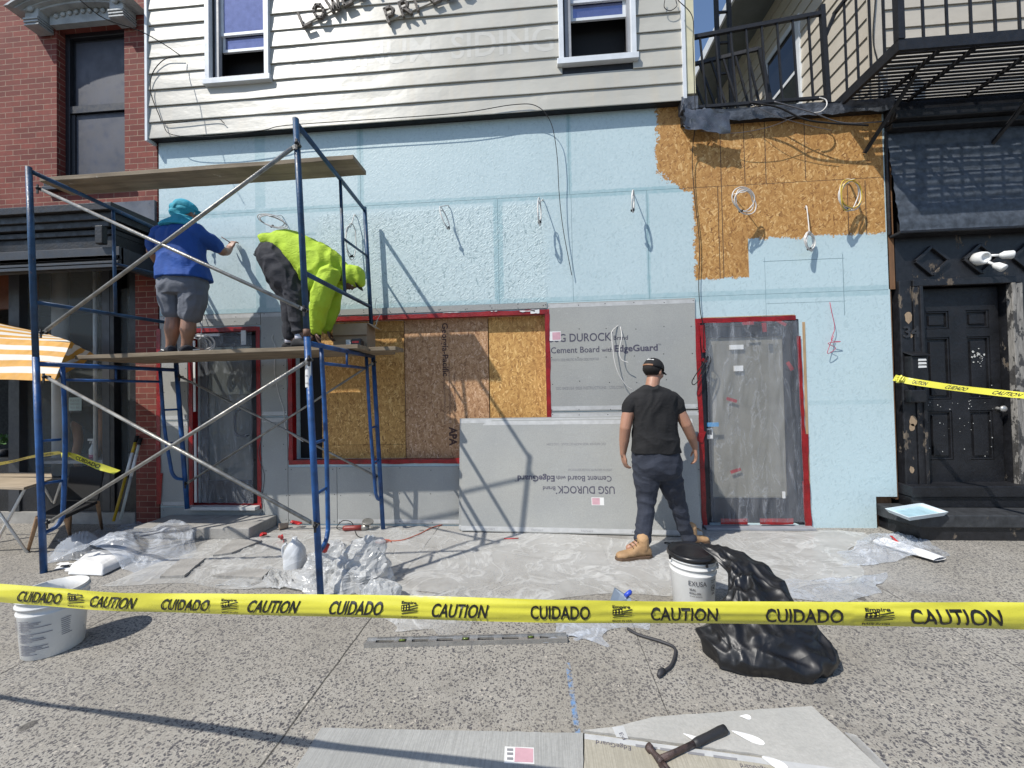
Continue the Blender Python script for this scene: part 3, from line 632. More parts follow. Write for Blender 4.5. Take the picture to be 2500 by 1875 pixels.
# left door
dL, yd = glazed_door(DL, '', glass('door_glass', (.085, .093, .088), .05), None)
tape_frame(DL, .05, shop)
mb = MB(); mb.tube(spline([(-3.62, .05, 1.36), (-3.62, .0, 1.36), (-3.635, -.01, 1.3), (-3.635, -.01, 1.12), (-3.60, -.01, 1.06), (-3.53, .0, 1.05), (-3.53, .05, 1.05)], 6), .016, 10); mb.build('door_handle', M['dkframe'], dL)
M['film2'] = film('door_polythene_clear', .15, (.62, .66, .72), .12, 2.2, 0, .35, .3, .7, vs=(3., 1, .55))
film_sheet([(-4.10, -.03, .27), (-3.395, -.03, .26), (-3.40, -.035, 2.29), (-4.06, -.035, 2.27)], 50, 80, .03, 8.).build('polythene_cover', M['film2'], dL, fix=False)
mb = MB(); mb.box((-4.14, -.03, .27), (-4.115, -.02, 1.1)); mb.box((-4.145, -.03, 1.35), (-4.12, -.02, 2.2)); mb.box((-4.1, -.04, 2.245), (-3.8, -.032, 2.275)); mb.box((-3.52, -.05, 2.13), (-3.46, -.045, 2.3)); mb.build('white_tape', M['white'], dL)
mb = MB(); mb.box((-4.2, -.10, .2), (-3.33, .05, .236)); mb.build('door_sill', M['cemband'], shop)

# torn roof edge of the one storey part
mb = MB()
def edge(u, v):
    x = 1.60+(3.74-1.60)*u; z = 4.50-.115*v+.012*fbm((x*4, v*2, 1), 1, 3); y = -.085-.012*fbm((x*5, v*3, 7), 1, 3)-.02*(1-v)
    if v > .9: z += .02*fbm((x*9, 3, 3), 1, 3)
    return V((x, y, z))
mb.grid(edge, 80, 6); mb.grid(lambda u, v: V((1.6+2.14*u, -.105+v*.3, 4.502+.01*fbm((u*9, v*3, 2), 1, 2))), 60, 4)
mb.build('tar_roof_edge', M['tar'], shop, fix=False)
mb = MB(); mb.box((1.60, -.07, 4.40), (3.74, .0, 4.49)); mb.build('roof_edge_board', M['blk'], shop)
mb = MB()
for k in range(26):       # shreds of roofing paper at the corner
    a = V((1.60+random.uniform(-.08, .35)*random.random(), -.1+random.uniform(-.05, .04), 4.43+random.uniform(-.13, .14))); s = random.uniform(.02, .07)
    d1 = V((random.uniform(-1, 1), random.uniform(-.5, .5), random.uniform(-1, 1))).normalized()*s; d2 = V((random.uniform(-1, 1), random.uniform(-.5, .5), random.uniform(-1, 1))).normalized()*s
    mb.prism([a, a+d1, a+d1+d2*.6, a+d2], d1.cross(d2).normalized()*.002)
mb.build('torn_roof_paper', M['tar'], shop)
mb = MB(); mb.grid(lambda u, v: W(1672+u*110, 262+v*52+u*12, -.16)+V((.02*fbm((u*3, v*3, 0), 1, 3), .03*fbm((u*4, v*4, 5), 1, 3), .02*fbm((u*3, v*4, 9), 1, 3))), 14, 8); mb.build('bent_metal_flashing', paint('bent_flashing', (.13, .14, .16), .25, .3, .2, metal=.4), shop, fix=False)
mb = MB(); mb.box((1.58, -.115, 4.52), (1.75, .0, 4.66)); mb.build('black_corner_cap', M['tar'], shop)

# ======================= BRICK HOUSE ON THE LEFT =======================
bh = empty('brick_house', (-6, .1, 0), 'red brick house with dark window and grey hood, left of the pale sided building', 'building')
BW = (-5.98, -5.06, 4.24, 6.20)
mb = MB(); panels(mb, -14, -4.632, 3.3, 8.2, [BW], .01, .25); mb.box((-4.93, .01, .0), (-4.632, .25, 3.3)); mb.build('brick_wall', M['brick'], bh)
mb = MB(); mb.box((-6.02, .22, 4.2), (-5.03, .24, 6.3)); mb.build('window_back', M['black'], bh)
# dark window set in the brick
mb = MB(); sash(mb, -5.98, -5.06, 4.24, 6.20, .10, .20, .06); mb.box((-6.08, -.05, 4.17), (-4.98, .12, 4.24)); wo_ = mb.build('window', M['frame'], bh, bevel=.004)
mb = MB(); sash(mb, -5.92, -5.12, 4.30, 5.22, .12, .16, .05); mb.box((-5.92, .10, 5.17), (-5.12, .16, 5.26)); mb.build('lower_sash', M['frame'], wo_)
mb = MB(); sash(mb, -5.92, -5.12, 5.24, 6.14, .15, .19, .05); mb.build('upper_sash', M['frame'], wo_)
mb = MB(); mb.box((-5.87, .135, 4.3), (-5.15, .14, 6.1)); mb.build('insect_screen', M['scr'], wo_)
mb = MB(); mb.box((-6.1, -.055, 4.12), (-4.95, .01, 4.168)); mb.build('window_sill', M['slate'], bh, bevel=.006)
mb = MB(); mb.box((-5.0, -.03, 4.23), (-4.88, .01, 4.30)); mb.build('chipped_stone', M['cemband'], bh, bevel=.005)
# arched hood on brackets
mb = MB()
def hoodarc(r0, r1, y0, y1, z0):
    n = 24; cx = -5.52
    f = lambda t, r: (cx+(r+.45)*sin(t), z0+(r)*(cos(t)-.55)*.75)
    for i in range(n):
        t0, t1 = -1.05+2.1*i/n, -1.05+2.1*(i+1)/n
        a, b_ = f(t0, r0), f(t1, r0); c, d = f(t1, r1), f(t0, r1)
        mb.prism([(a[0], y0, a[1]), (b_[0], y0, b_[1]), (c[0], y0, c[1]), (d[0], y0, d[1])], (0, y1-y0, 0))
hoodarc(.18, .27, -.14, .0, 6.27); hoodarc(.275, .335, -.18, .0, 6.27); hoodarc(.34, .40, -.22, .0, 6.27); hoodarc(.405, .47, -.26, .0, 6.27)
mb.box((-5.98, -.06, 6.17), (-5.06, .009, 6.36))
for k in range(9): mb.lathe((-5.88+.09*k, -.06, 6.27+.03*(1-((k-4)/4)**2)), [(.03, 0), (.034, .012), (.018, .02), (0, .022)], 10, axis=(0, -1, 0))
mb.build('window_hood', M['hood'], bh)
for x in (-6.1, -4.98):
    mb = MB(); mb.box((x-.09, -.15, 6.20), (x+.09, 0, 6.36)); mb.box((x-.105, -.17, 6.36), (x+.105, 0, 6.39))
    for q in range(3): mb.box((x-.09-.008, -.155-.006*q, 6.12+.032*q-.02), (x+.09+.008, 0, 6.14+.032*q-.02))
    mb.lathe((x, -.155, 6.30), [(.05, -.0), (.05, .02), (.03, .03), (.0, .03)], 16, axis=(0, -1, 0)); mb.build('hood_bracket', M['hood'], bh, bevel=.004)
# storefront cornice and bay
YS = -.46; XR = -4.66
mb = MB()
for (z0, z1, dy, dx) in ((3.58, 3.66, .08, .08), (3.50, 3.58, .03, .03), (3.43, 3.50, .0, .0), (3.36, 3.42, -.04, -.0), (3.20, 3.36, -.07, -.04)):
    mb.box((-14, YS-dy, z0), (XR+dx-.02 if dx else XR-.06, .005, z1))
mb.build('cornice', M['blk'], bh, bevel=.006)
mb = MB(); mb.box((-14, YS+.02, 2.98), (-4.60, YS+.12, 3.20)); mb.box((-14, YS-.03, 3.06), (-4.585, YS+.02, 3.10)); mb.box((-14, YS-.02, 3.0), (-4.59, YS+.02, 3.04)); mb.box((-4.7, YS+.12, 2.98), (-4.64, .0, 3.2)); mb.build('frieze', M['grey'], bh, bevel=.004)
mb = MB(); mb.box((-5.2, -.02, 3.60), (-4.64, .008, 3.93)); mb.build('metal_flashing', paint('slate_flashing', (.12, .125, .14), .35, .2, .1), bh)
for x in (-6.35, -4.78):
    mb = MB(); mb.box((x-.04, YS-.06, 3.22), (x+.05, YS+.0, 3.42)); mb.build('cornice_bracket', M['blk'], bh, bevel=.01)
mb = MB(); mb.box((-14, YS, 2.98), (-4.60, YS+.05, 3.20)); mb.box((-14, YS-.03, 3.06), (-4.585, YS-.001, 3.10)); mb.box((-14, YS-.02, 2.97), (-4.59, YS-.001, 3.02)); mb.box((-4.65, YS+.05, 2.98), (-4.62, .0, 3.2)); mb.build('frieze', M['grey'], bh, bevel=.004)
YG = .08; zt, zb = W(150, 650, YG).z, W(150, 1165, YG).z
gx = lambda px: W(px, 900, YG).x
def post(a, b_, nm='door_post', mt='grey', z0=.14, z1=3.3):
    m_ = MB(); m_.box((a, YG-.06, z0), (b_, YG+.1, z1)); return m_.build(nm, M[mt], bh, bevel=.003)
post(gx(36), gx(62)); post(gx(262), gx(280)); post(gx(281), gx(291), mt='blk'); post(gx(329), -4.932, mt='blk')
mb = MB(); mb.box((gx(62), YG-.05, zt), (gx(262), YG+.08, zt+.16)); mb.box((-14, YG-.03, zt+.16), (-4.94, YG+.1, 3.3)); mb.build('window_head', M['grey'], bh, bevel=.003)
mb = MB(); mb.box((gx(62), YG+.02, zb), (gx(262), YG+.026, zt))
b = NB('shop_pane', Roughness=.02); b.set('Base Color', (.5, .55, .55)); b.set('Alpha', .07); b.set('Specular IOR Level', .8); M['pane'] = b.m
mb.build('shop_window_pane', M['pane'], bh)
mb = MB(); mb.box((gx(291), YG+.02, .5), (gx(329), YG+.026, 2.9)); mb.build('side_pane', M['pane'], bh)
mb = MB(); mb.box((-14, YG-.04, .14), (gx(36)-.002, YG+.08, .8)); mb.box((gx(62), YG-.04, .14), (-4.94, YG+.08, zb)); mb.build('stall_riser', M['blk'], bh, bevel=.004)
mb = MB(); mb.box((-14, YG-.08, 0), (-4.94, YG+.3, .139)); mb.build('concrete_base', M['conc'], bh)
mb = MB(); mb.tube([(gx(326), YG-.01, .5), (gx(326), YG-.01, 2.95)], .011, 6); mb.build('side_pane_rail', M['cemband'], bh)
# interior, visible through the panes
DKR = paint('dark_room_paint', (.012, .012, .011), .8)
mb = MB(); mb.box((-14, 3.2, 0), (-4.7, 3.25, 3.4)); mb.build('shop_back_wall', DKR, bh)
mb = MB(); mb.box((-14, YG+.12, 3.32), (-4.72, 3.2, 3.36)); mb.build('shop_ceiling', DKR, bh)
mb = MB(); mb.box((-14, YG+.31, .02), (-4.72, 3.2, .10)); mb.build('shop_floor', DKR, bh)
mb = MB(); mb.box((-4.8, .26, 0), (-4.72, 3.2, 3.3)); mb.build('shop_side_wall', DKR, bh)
cx_ = W(148, 900, .55); mb = MB(); mb.tube([(cx_.x, .55, .10), (cx_.x, .55, 3.31)], .085, 24); mb.build('white_column', M['white'], bh)
for px_, r_ in ((56, .02), (233, .022), (70, .012)): q = W(px_, 900, .2); mb = MB(); mb.tube([(q.x, .2, .3), (q.x, .2, 3.3)], r_, 8); mb.build('display_pole', M['cemband'], bh)
cl, cr = G(50, 1170, .74), G(262, 1158, .74)
mb = MB(); mb.box((gx(20), YG+.12, .70), (gx(262), .75, .74)); mb.build('counter_ledge', M['greyalu'], bh)
q0, q1 = W(168, 1003, YG+.015), W(199, 970, YG+.015); mb = MB(); mb.box((q0.x, YG+.014, q0.z), (q1.x, YG+.0165, q1.z)); nt_ = mb.build('paper_notice', paint('notice', (.35, .45, .45), .6, .1), bh)
ms = [text(['PLEASE', 'WAIT HERE', 'TO BE', 'SEATED'][i], (q0.x+.02, YG+.0125, q1.z-.05-.045*i), (1, 0, 0), (0, 0, 1), (q1.x-q0.x)*.75, .025) for i in range(4)]
link('notice_lettering', join(ms).mesh(), M['inklt'], nt_)
mb = MB(); mb.box((-14, YG+.2, 2.75), (gx(34), YG+.25, 3.3)); mb.build('timber_soffit', paint('stained_timber', (.16, .05, .02), .5), bh)

# ======================= BLACK HOUSE ON THE RIGHT =======================
rh = empty('black_house', (4.6, .1, 0), 'black painted house front with number 34 under a fire escape, cream siding above', 'building')
DK = (3.99, 4.83, .46, 2.52)
mb = MB(); panels(mb, 3.775, 8, .0, 3.1, [(DK[0]-.02, DK[1]+.02, .40, 2.56)], .0, .2); mb.build('front_wall', M['blkpeel'], rh)
mb = MB(); mb.box((3.701, .14, .3), (8, .18, 4.5)); mb.build('wall_core', M['black'], rh)
mb = MB()                                     # bulging stone clad band
def band(u, v):
    x = 3.72+4.3*u; z = 3.09+(4.18-3.09)*v; y = -.12+.12*v
    row = math.floor(z/.155); fz = (z/.155) % 1; cxk = math.floor(x/.42+row*.37)
    y -= .018*(1-abs(fz-.5)*2)**.35+.005*noise.noise(V((x*7, z*9, row)))+.007*noise.noise(V((cxk*3.3, row*7.1, 0)))
    return V((x, y, z))
mb.grid(band, 220, 64); mb.build('stone_band', M['stone'], rh, fix=False)
mb = MB(); mb.box((3.715, -.135, 3.06), (8, .0, 3.089)); mb.box((3.70, -.03, 3.09), (3.725, .0, 4.2)); mb.box((3.71, -.10, 4.18), (8, .0, 4.24)); mb.box((3.70, -.16, 4.24), (8, .0, 4.33)); mb.box((3.70, -.05, 4.33), (8, .0, 4.48)); mb.build('cornice', M['blk'], rh, bevel=.01)
mb = MB(); mb.box((3.70, -.012, 4.2), (3.725, .0, 4.4)); 
# diamonds in the frieze
for cx in (4.16, 4.63, 5.10, 5.57):
    mb = MB()
    for a, b_ in (((-.16, 0), (0, .15)), ((0, .15), (.16, 0)), ((.16, 0), (0, -.15)), ((0, -.15), (-.16, 0))):
        mb.bar((cx-.04+a[0], -.015, 2.80+a[1]), (cx-.04+b_[0], -.015, 2.80+b_[1]), .03, .028, (0, 1, 0))
    mb.build('diamond_moulding', M['blkpeel'], rh, bevel=.004)
# casing
mb = MB(); mb.box((3.90, -.045, .46), (3.985, .0, 2.53)); mb.box((3.90, -.05, 2.53), (4.93, .0, 2.60)); mb.box((3.955, -.06, .46), (3.985, -.0, 2.53)); mb.build('door_casing', M['blkpeel'], rh, bevel=.006)
mb = MB(); mb.box((4.845, -.045, .46), (4.95, .0, 2.53)); mb.box((4.835, -.06, .46), (4.87, -.0, 2.53)); mb.build('weathered_casing', M['greypeel'], rh, bevel=.006)
mb = MB(); mb.box((3.775, -.035, .40), (3.895, .0, 2.60)); mb.build('pilaster', M['blkpeel'], rh, bevel=.008)
mb = MB(); mb.box((4.94, -.03, .46), (5.3, .0, 2.60)); mb.build('pilaster', M['blkpeel'], rh, bevel=.008)
mb = MB()                                     # six panel door
xs = [(4.10, 4.335), (4.50, 4.73)]; zs = [(.70, 1.22), (1.34, 2.0), (2.09, 2.28)]
holes = [(a[0], a[1], z[0], z[1]) for a in xs for z in zs]
panels(mb, 4.0, 4.82, .47, 2.52, holes, .06, .10); do = mb.build('door', M['blk'], rh)
for h in holes:
    mb = MB(); t = .028
    mb.box((h[0], .085, h[2]), (h[1], .09, h[3])); sash(mb, h[0]+.004, h[1]-.004, h[2]+.004, h[3]-.004, .066, .0849, t*.5)
    mb.prism([(h[0]+.045, .066, h[2]+.045), (h[1]-.045, .066, h[2]+.045), (h[1]-.045, .066, h[3]-.045), (h[0]+.045, .066, h[3]-.045)], (0, .0185, 0)); mb.build('door_panel', M['blk'], do, bevel=.006)
mb = MB(); mb.lathe((4.775, .06, 1.235), [(.022, 0), (.012, .02), (.012, .035), (.031, .045), (.034, .06), (.02, .072), (0, .074)], 20, axis=(0, -1, 0)); mb.build('door_knob', plain('brushed_knob', (.45, .45, .44), .35, .6), do)
mb = MB(); rr = random.Random(4)
for k in range(60):
    cx, cz = (4.60+rr.gauss(0, .035), 1.80+rr.gauss(0, .05)) if k < 22 else (4.05+rr.random()*.72, rr.choice([1.1, 1.25, 1.3, .9])+rr.gauss(0, .12))
    if not (4.02 < cx < 4.8): continue
    s = rr.uniform(.002, .011)*(1.25 if k < 22 else .55); mb.prism([(cx+s*cos(a)*rr.uniform(.6, 1.2), .0585, cz+s*sin(a)*rr.uniform(.6, 1.3)) for a in [i*pi/3.5 for i in range(7)]], (0, .001, 0))
mb.build('paint_chips', plain('chip_white', (.55, .55, .52), .7), do)
# house number, mailbox
me = text('34', (3.797, -.037, 2.00), (1, 0, 0), (0, 0, 1), .15, .12, depth=.02, bold=.015); link('house_number', me, plain('house_number_paint', (.03, .03, .033), .35), rh)
mb = MB()
for (cx, cz, s) in ((3.85, 2.20, .055), (3.872, 2.02, .022), (3.86, 1.13, .05), (3.83, .62, .035), (3.85, 1.06, .04)):
    mb.prism([(cx+s*.75*cos(a)*rr.uniform(.6, 1.1), -.0375, cz+s*1.2*sin(a)*rr.uniform(.7, 1.2)) for a in [i*pi/6 for i in range(12)]], (0, .002, 0))
mb.build('bare_wood_patch', wood('bare_wood', (.28, .20, .13), (.42, .31, .20), 'z'), rh)
mbx = empty('mailbox', (3.86, -.09, 1.5), 'small black wall mailbox with white labels below the house number', 'mailbox')
mb = MB(); mb.box((3.79, -.13, 1.52), (3.945, -.036, 1.80)); mb.build('box_body', M['blk'], mbx, bevel=.01)
mb = MB(); mb.prism([(3.78, -.036, 1.84), (3.955, -.036, 1.84), (3.955, -.15, 1.795), (3.78, -.15, 1.795)], (0, 0, .012)); mb.build('lid', M['blk'], mbx, bevel=.004)
for i, z in enumerate((1.745, 1.71, 1.675)):
    mb = MB(); mb.prism([(3.845, -.1325, z), (3.925, -.1325, z+.002), (3.922, -.1325, z+.022), (3.848, -.1325, z+.024)], (0, .001, 0)); mb.build('label_strip', M['white'], mbx)
mb = MB(); mb.box((3.785, -.11, 1.32), (3.93, -.036, 1.45)); mb.build('box_body', M['blkpeel'], mbx, bevel=.01)
# steps
mb = MB(); mb.box((3.74, -.14, .36), (8, .12, .47)); mb.box((3.75, -.115, .25), (8, .1, .36)); mb.build('door_step', M['blk'], rh, bevel=.008)
mb = MB(); mb.prism([(3.52, -.07, .13), (3.60, -.36, .13), (8, -.36, .13), (8, .05, .13), (3.52, .05, .13)], (0, 0, .12)); mb.build('stoop_slab', peeling('stoop_paint', (.03, .032, .035), (.14, .13, .11), .63, 9, .6), rh, bevel=.01)
mb = MB(); mb.prism([(3.56, -.06, 0), (3.63, -.33, 0), (8, -.33, 0), (8, .05, 0), (3.56, .05, 0)], (0, 0, .13)); mb.build('stoop_base', M['blkpeel'], rh)
# motion lamp
lp = empty('security_lamp', (4.6, -.05, 2.8), 'white twin head motion lamp fixed above the black door', 'lamp')
mb = MB(); mb.lathe((4.55, 0, 2.80), [(.065, .0), (.068, .06), (.06, .10), (.04, .11), (.038, .095), (0, .09)], 24, axis=(0, -1, -.15)); mb.build('lamp_base', M['white'], lp)
for p, q, r_ in (((4.60, -.08, 2.81), (4.74, -.15, 2.79), .038), ((4.58, -.08, 2.75), (4.62, -.17, 2.66), .035)):
    p, q = V(p), V(q); mb = MB(); d = (q-p).normalized(); mb.tube([p, p.lerp(q, .5)], .013, 8); mb.lathe(p.lerp(q, .45), [(.015, 0), (r_, .03), (r_*1.1, .09), (r_*.95, .10), (0, .1)], 18, axis=d); mb.build('lamp_head', M['white'], lp)
# upper cream storey: front wall, long side wall running back
CXR = 3.65
mb = MB()
for k in range(36):
    z0 = 4.5+.205*k; mb.prism([(CXR, -.004, z0), (CXR, .03, z0), (CXR, .03, z0+.206), (CXR, .012, z0+.206)], (5, 0, 0))
    mb.prism([(CXR-.016, .05, z0), (CXR+.02, .05, z0), (CXR+.02, .05, z0+.206), (CXR, .05, z0+.206)], (0, 11, 0)) if z0 < 7.2 else None
mb.build('cream_cladding', M['cream'], rh)
mb = MB(); mb.box((CXR-.03, -.03, 4.49), (CXR+.075, .06, 9)); mb.box((CXR+.075, -.02, 4.49), (CXR+.09, .0, 9)); mb.build('corner_board', M['cream'], rh, bevel=.003)
mb = MB(); mb.box((CXR-.62, .2, 7.34), (CXR+.03, 11.5, 7.37)); mb.build('eave_soffit', M['soff'], rh)
mb = MB(); mb.box((CXR-.65, .2, 7.33), (CXR-.62, 11.5, 7.50)); mb.build('fascia', M['trim'], rh)
mb = MB(); mb.box((CXR-.62, .18, 7.38), (CXR+5, 11.5, 7.5)); mb.build('roof', M['tar'], rh)
sw = MB(); X_ = CXR-.03
sw.box((X_, 1.15, 5.2), (X_+.03, 1.24, 6.62)); sw.box((X_, 1.90, 5.2), (X_+.03, 1.98, 6.62)); sw.box((X_, 1.24, 6.54), (X_+.03, 1.90, 6.62)); sw.box((X_-.01, 1.12, 5.14), (X_+.03, 2.02, 5.2)); sw.box((X_, 1.24, 5.86), (X_+.02, 1.9, 5.91))
so_ = sw.build('side_window', M['trim'], rh, bevel=.003); mb = MB(); mb.box((X_+.0115, 1.24, 5.2), (X_+.0125, 1.9, 6.54)); mb.build('pane', M['dkglass'], so_)
mb = MB(); mb.tube(spline([(3.60, -.03, 8.2), (3.63, -.05, 7), (3.58, -.06, 6.2), (3.64, -.05, 5.8), (3.59, -.05, 5.2), (3.63, -.05, 4.9), (3.62, -.06, 4.5)], 8), .006, 6); tag(mb.build('hanging_cable', M['black'], None), 'black cable hanging down the corner of the cream upper house', 'cable')

# ======================= ROOF RAILING =======================
rl = empty('roof_railing', (2.5, -.02, 4.5), 'black iron railing along the low flat roof edge between the houses', 'railing')
A0, A1 = V((1.66, -.03, 5.36)), V((3.12, -.03, 5.52)); B0, B1 = V((1.72, -.03, 4.59)), V((3.14, -.03, 4.60))
mb = MB(); mb.bar(A0, A1, .035, .04, (0, 0, 1)); mb.bar(B0, B1, .03, .03); mb.build('rail', M['iron'], rl)
for i in range(10):
    u = i/9; mb = MB(); mb.bar(B0.lerp(B1, u)-V((0, 0, .03)), A0.lerp(A1, u), .018, .018, (0, 1, 0)); mb.build('baluster', M['iron'], rl)
mb = MB(); mb.bar((3.13, -.03, 4.5), (3.10, -.03, 5.60), .045, .045, (0, 1, 0)); mb.build('rail_post', M['iron'], rl); mb = MB(); mb.bar((1.72, -.03, 4.5), (1.70, -.03, 5.4), .05, .05, (0, 1, 0)); mb.build('rail_post', M['iron'], rl)
rl2 = empty('gate_railing', (2.2, .3, 4.5), 'second shorter iron railing standing behind the roof edge railing', 'railing')
C0, C1 = V((1.60, .45, 5.40)), V((2.60, .25, 5.42)); D0, D1 = V((1.85, .30, 4.55)), V((2.74, .25, 4.55))
mb = MB(); mb.bar(C0, C1, .03, .04); mb.bar(D0, D1, .03, .03); mb.bar(D1, C1, .045, .03, (0, 1, 0)); mb.build('rail', M['iron'], rl2)
for i in range(8):
    u = i/8; mb = MB(); mb.bar(D0.lerp(D1, u), C0.lerp(C1, u), .02, .02, (0, 1, 0)); mb.build('baluster', M['iron'], rl2)
ld = empty('roof_ladder', (2.2, 1.2, 4.5), 'tall iron ladder standing on the flat roof behind the railings', 'ladder')
l0, l1 = W(1757, 250, 1.0), W(1786, 250, 1.0)
mb = MB(); mb.bar((l0.x, 1.0, 4.5), (l0.x-.02, 1.0, 9), .05, .04, (0, 1, 0)); mb.bar((l1.x, 1.0, 4.5), (l1.x, 1.0, 9), .05, .04, (0, 1, 0)); mb.build('stile', M['iron'], ld)
for k in range(9): mb = MB(); mb.bar((l0.x, 1.0, 4.9+.42*k), (l1.x, 1.0, 4.9+.42*k), .025, .025); mb.build('rung', M['iron'], ld)

# ======================= FIRE ESCAPE =======================
fe = empty('fire_escape', (4.6, -.4, 4.45), 'black iron fire escape balcony with slatted floor above the black house', 'fire escape')
ZF = 4.47; Xa = 3.22; Yf = -.76
mb = MB(); mb.box((Xa, Yf, ZF), (Xa+.035, .0, ZF+.10)); mb.box((Xa+.035, Yf, ZF), (8, Yf+.03, ZF+.10)); mb.box((Xa, -.03, ZF-.0), (8, -.0, ZF+.05)); mb.build('platform_frame', M['iron'], fe)
for k in range(15):
    y = Yf+.06+k*.046; mb = MB(); mb.box((Xa+.037, y, ZF+.055), (8, y+.026, ZF+.063)); mb.build('floor_slat', M['iron'], fe)
for x in (3.62, 3.92, 4.5, 5.1, 5.7): mb = MB(); mb.box((x, Yf+.032, ZF+.025), (x+.03, -.032, ZF+.053)); mb.build('cross_bar', M['iron'], fe)
HR = 1.05
mb = MB()
for z in (ZF+HR, ): mb.bar((Xa+.02, Yf+.015, z), (8, Yf+.015, z), .03, .035); mb.bar((Xa+.02, Yf+.015, z), (Xa+.02, 0, z), .03, .035)
mb.build('top_rail', M['iron'], fe)
for z in (ZF+.33, ZF+.62, ZF+.90):
    pass
mb = MB(); mb.bar((Xa+.025, Yf+.02, ZF+.10), (Xa+.025, Yf+.02, ZF+HR+.6), .055, .055, (0, 1, 0)); mb.build('corner_post', M['iron'], fe)
for k in range(1, 20):
    x = Xa+.025+k*.195; mb = MB(); mb.bar((x, Yf+.015, ZF+.10), (x, Yf+.015, ZF+HR-.018), .016, .016, (0, 1, 0)); mb.build('baluster', M['iron'], fe)
for k in range(1, 5):
    y = Yf+.015+k*.15; mb = MB(); mb.bar((Xa+.02, y, ZF+.10), (Xa+.02, y, ZF+HR-.018), .016, .016, (0, 1, 0)); mb.build('baluster', M['iron'], fe)
mb = MB(); mb.bar((Xa+.02, -.02, ZF+HR), (3.10, -.03, 5.2), .03, .03); mb.build('rail_link', M['iron'], fe)
for x0 in (3.66, 4.9):
    mb = MB(); mb.bar((x0, -.42, ZF+.02), (x0-.17, -.015, 3.98), .03, .03, (0, 1, 0)); mb.build('wall_brace', M['iron'], fe)
mb = MB(); mb.bar((4.5, -.5, 5.28), (5.2, -.25, 5.9), .04, .04, (0, 1, 0)); mb.build('stair_stringer', M['iron'], fe)
# cables strung across the roof edge
def cable(pts, r_, mat, label, name='cable', n=10, cat='cable'):
    mb = MB(); mb.tube(spline(pts, n), r_, 6); return tag(mb.build(name, mat, None), label, cat)
GR = plain('grey_cable', (.10, .10, .11), .5); WH = plain('white_cable', (.62, .60, .57), .5); RD = plain('red_cable', (.45, .03, .08), .5); YL = plain('yellow_cable', (.6, .42, .05), .5)
cable([W(1830, 250, -.14), W(1900, 262, -.16), W(1960, 290, -.17), W(2020, 300, -.17), W(2120, 306, -.17)], .009, M['black'], 'thick black cable slung over the roof edge into the fire escape shadow')
cable([W(1890, 248, -.14), W(1975, 272, -.18), W(2060, 300, -.17), W(2170, 296, -.15)], .006, GR, 'grey cable crossing beneath the fire escape platform')
cable([W(2000, 238, -.15), W(2016, 244, -.16), W(2018, 258, -.17), W(2005, 272, -.17), W(1985, 276, -.17)], .006, WH, 'short white cable loop curling over the roof edge')
cable([W(1835, 255, -.14), W(1900, 285, -.17), W(1970, 305, -.17), W(2030, 318, -.16)], .003, GR, 'thin wire running down right from the roof edge')
cable([W(1710, 320, -.02), W(1790, 325, -.12), W(1870, 312, -.15), W(1930, 290, -.16), W(1980, 268, -.17)], .003, GR, 'thin slack wire sagging across the bare boards')
cable([W(1655, 0, -.2), W(1690, 40, -.2), W(1692, 110, -.2), W(1695, 200, -.2), W(1697, 300, -.14), W(1690, 380, -.05), W(1695, 470, -.03), W(1705, 560, -.03), W(1708, 620, -.03), W(1706, 700, -.03), W(1710, 760, -.03), W(1717, 800, -.03), W(1718, 850, -.035)], .0042, M['black'], 'long black wire running down from the corner to the right glass door')
cable([W(1718, 850, -.035), W(1735, 880, -.05), W(1700, 935, -.08), W(1690, 930, -.08), W(1715, 890, -.06), W(1728, 870, -.05), W(1705, 925, -.07)], .005, M['black'], 'black cable loop hanging left of the plastic covered right door')
cable([W(600, 0, -1.0), W(760//1, 0, -1.0)] if 0 else [W(195, 0, -.9), W(255, 45, -.7), W(340, 75, -.45), W(400, 108, -.25), W(440, 135, -.14)], .005, M['black'], 'dark service wire coming down onto the siding corner')
cable([W(440, 136, -.13), W(400, 146, -.12), W(372, 180, -.12), W(368, 225, -.12), W(388, 280, -.12), W(400, 300, -.12), W(440, 298, -.12), W(525, 289, -.12), W(548, 301, -.12)], .005, M['black'], 'dark wire looping back along the left end of the siding')
cable([W(396, 293, -.12), W(418, 328, -.13), W(520, 333, -.13), W(640, 318, -.13), W(700, 306, -.13), W(900, 292, -.13), W(1120, 276, -.13), W(1250, 256, -.13), W(1310, 259, -.13), W(1345, 300, -.12), W(1360, 380, -.10), W(1365, 470, -.08), W(1375, 560, -.06), W(1396, 672, -.04)], .0042, M['black'], 'long black wire along the siding bottom that arcs down the blue wall')
cable([W(480, 392, -.012) if 0 else W(1623, 0, -.13), W(1622, 18, -.14), W(1636, 26, -.14), W(1652, 15, -.14), W(1650, 0, -.13)], .004, M['black'], 'small black wire loop at the top corner of the siding')

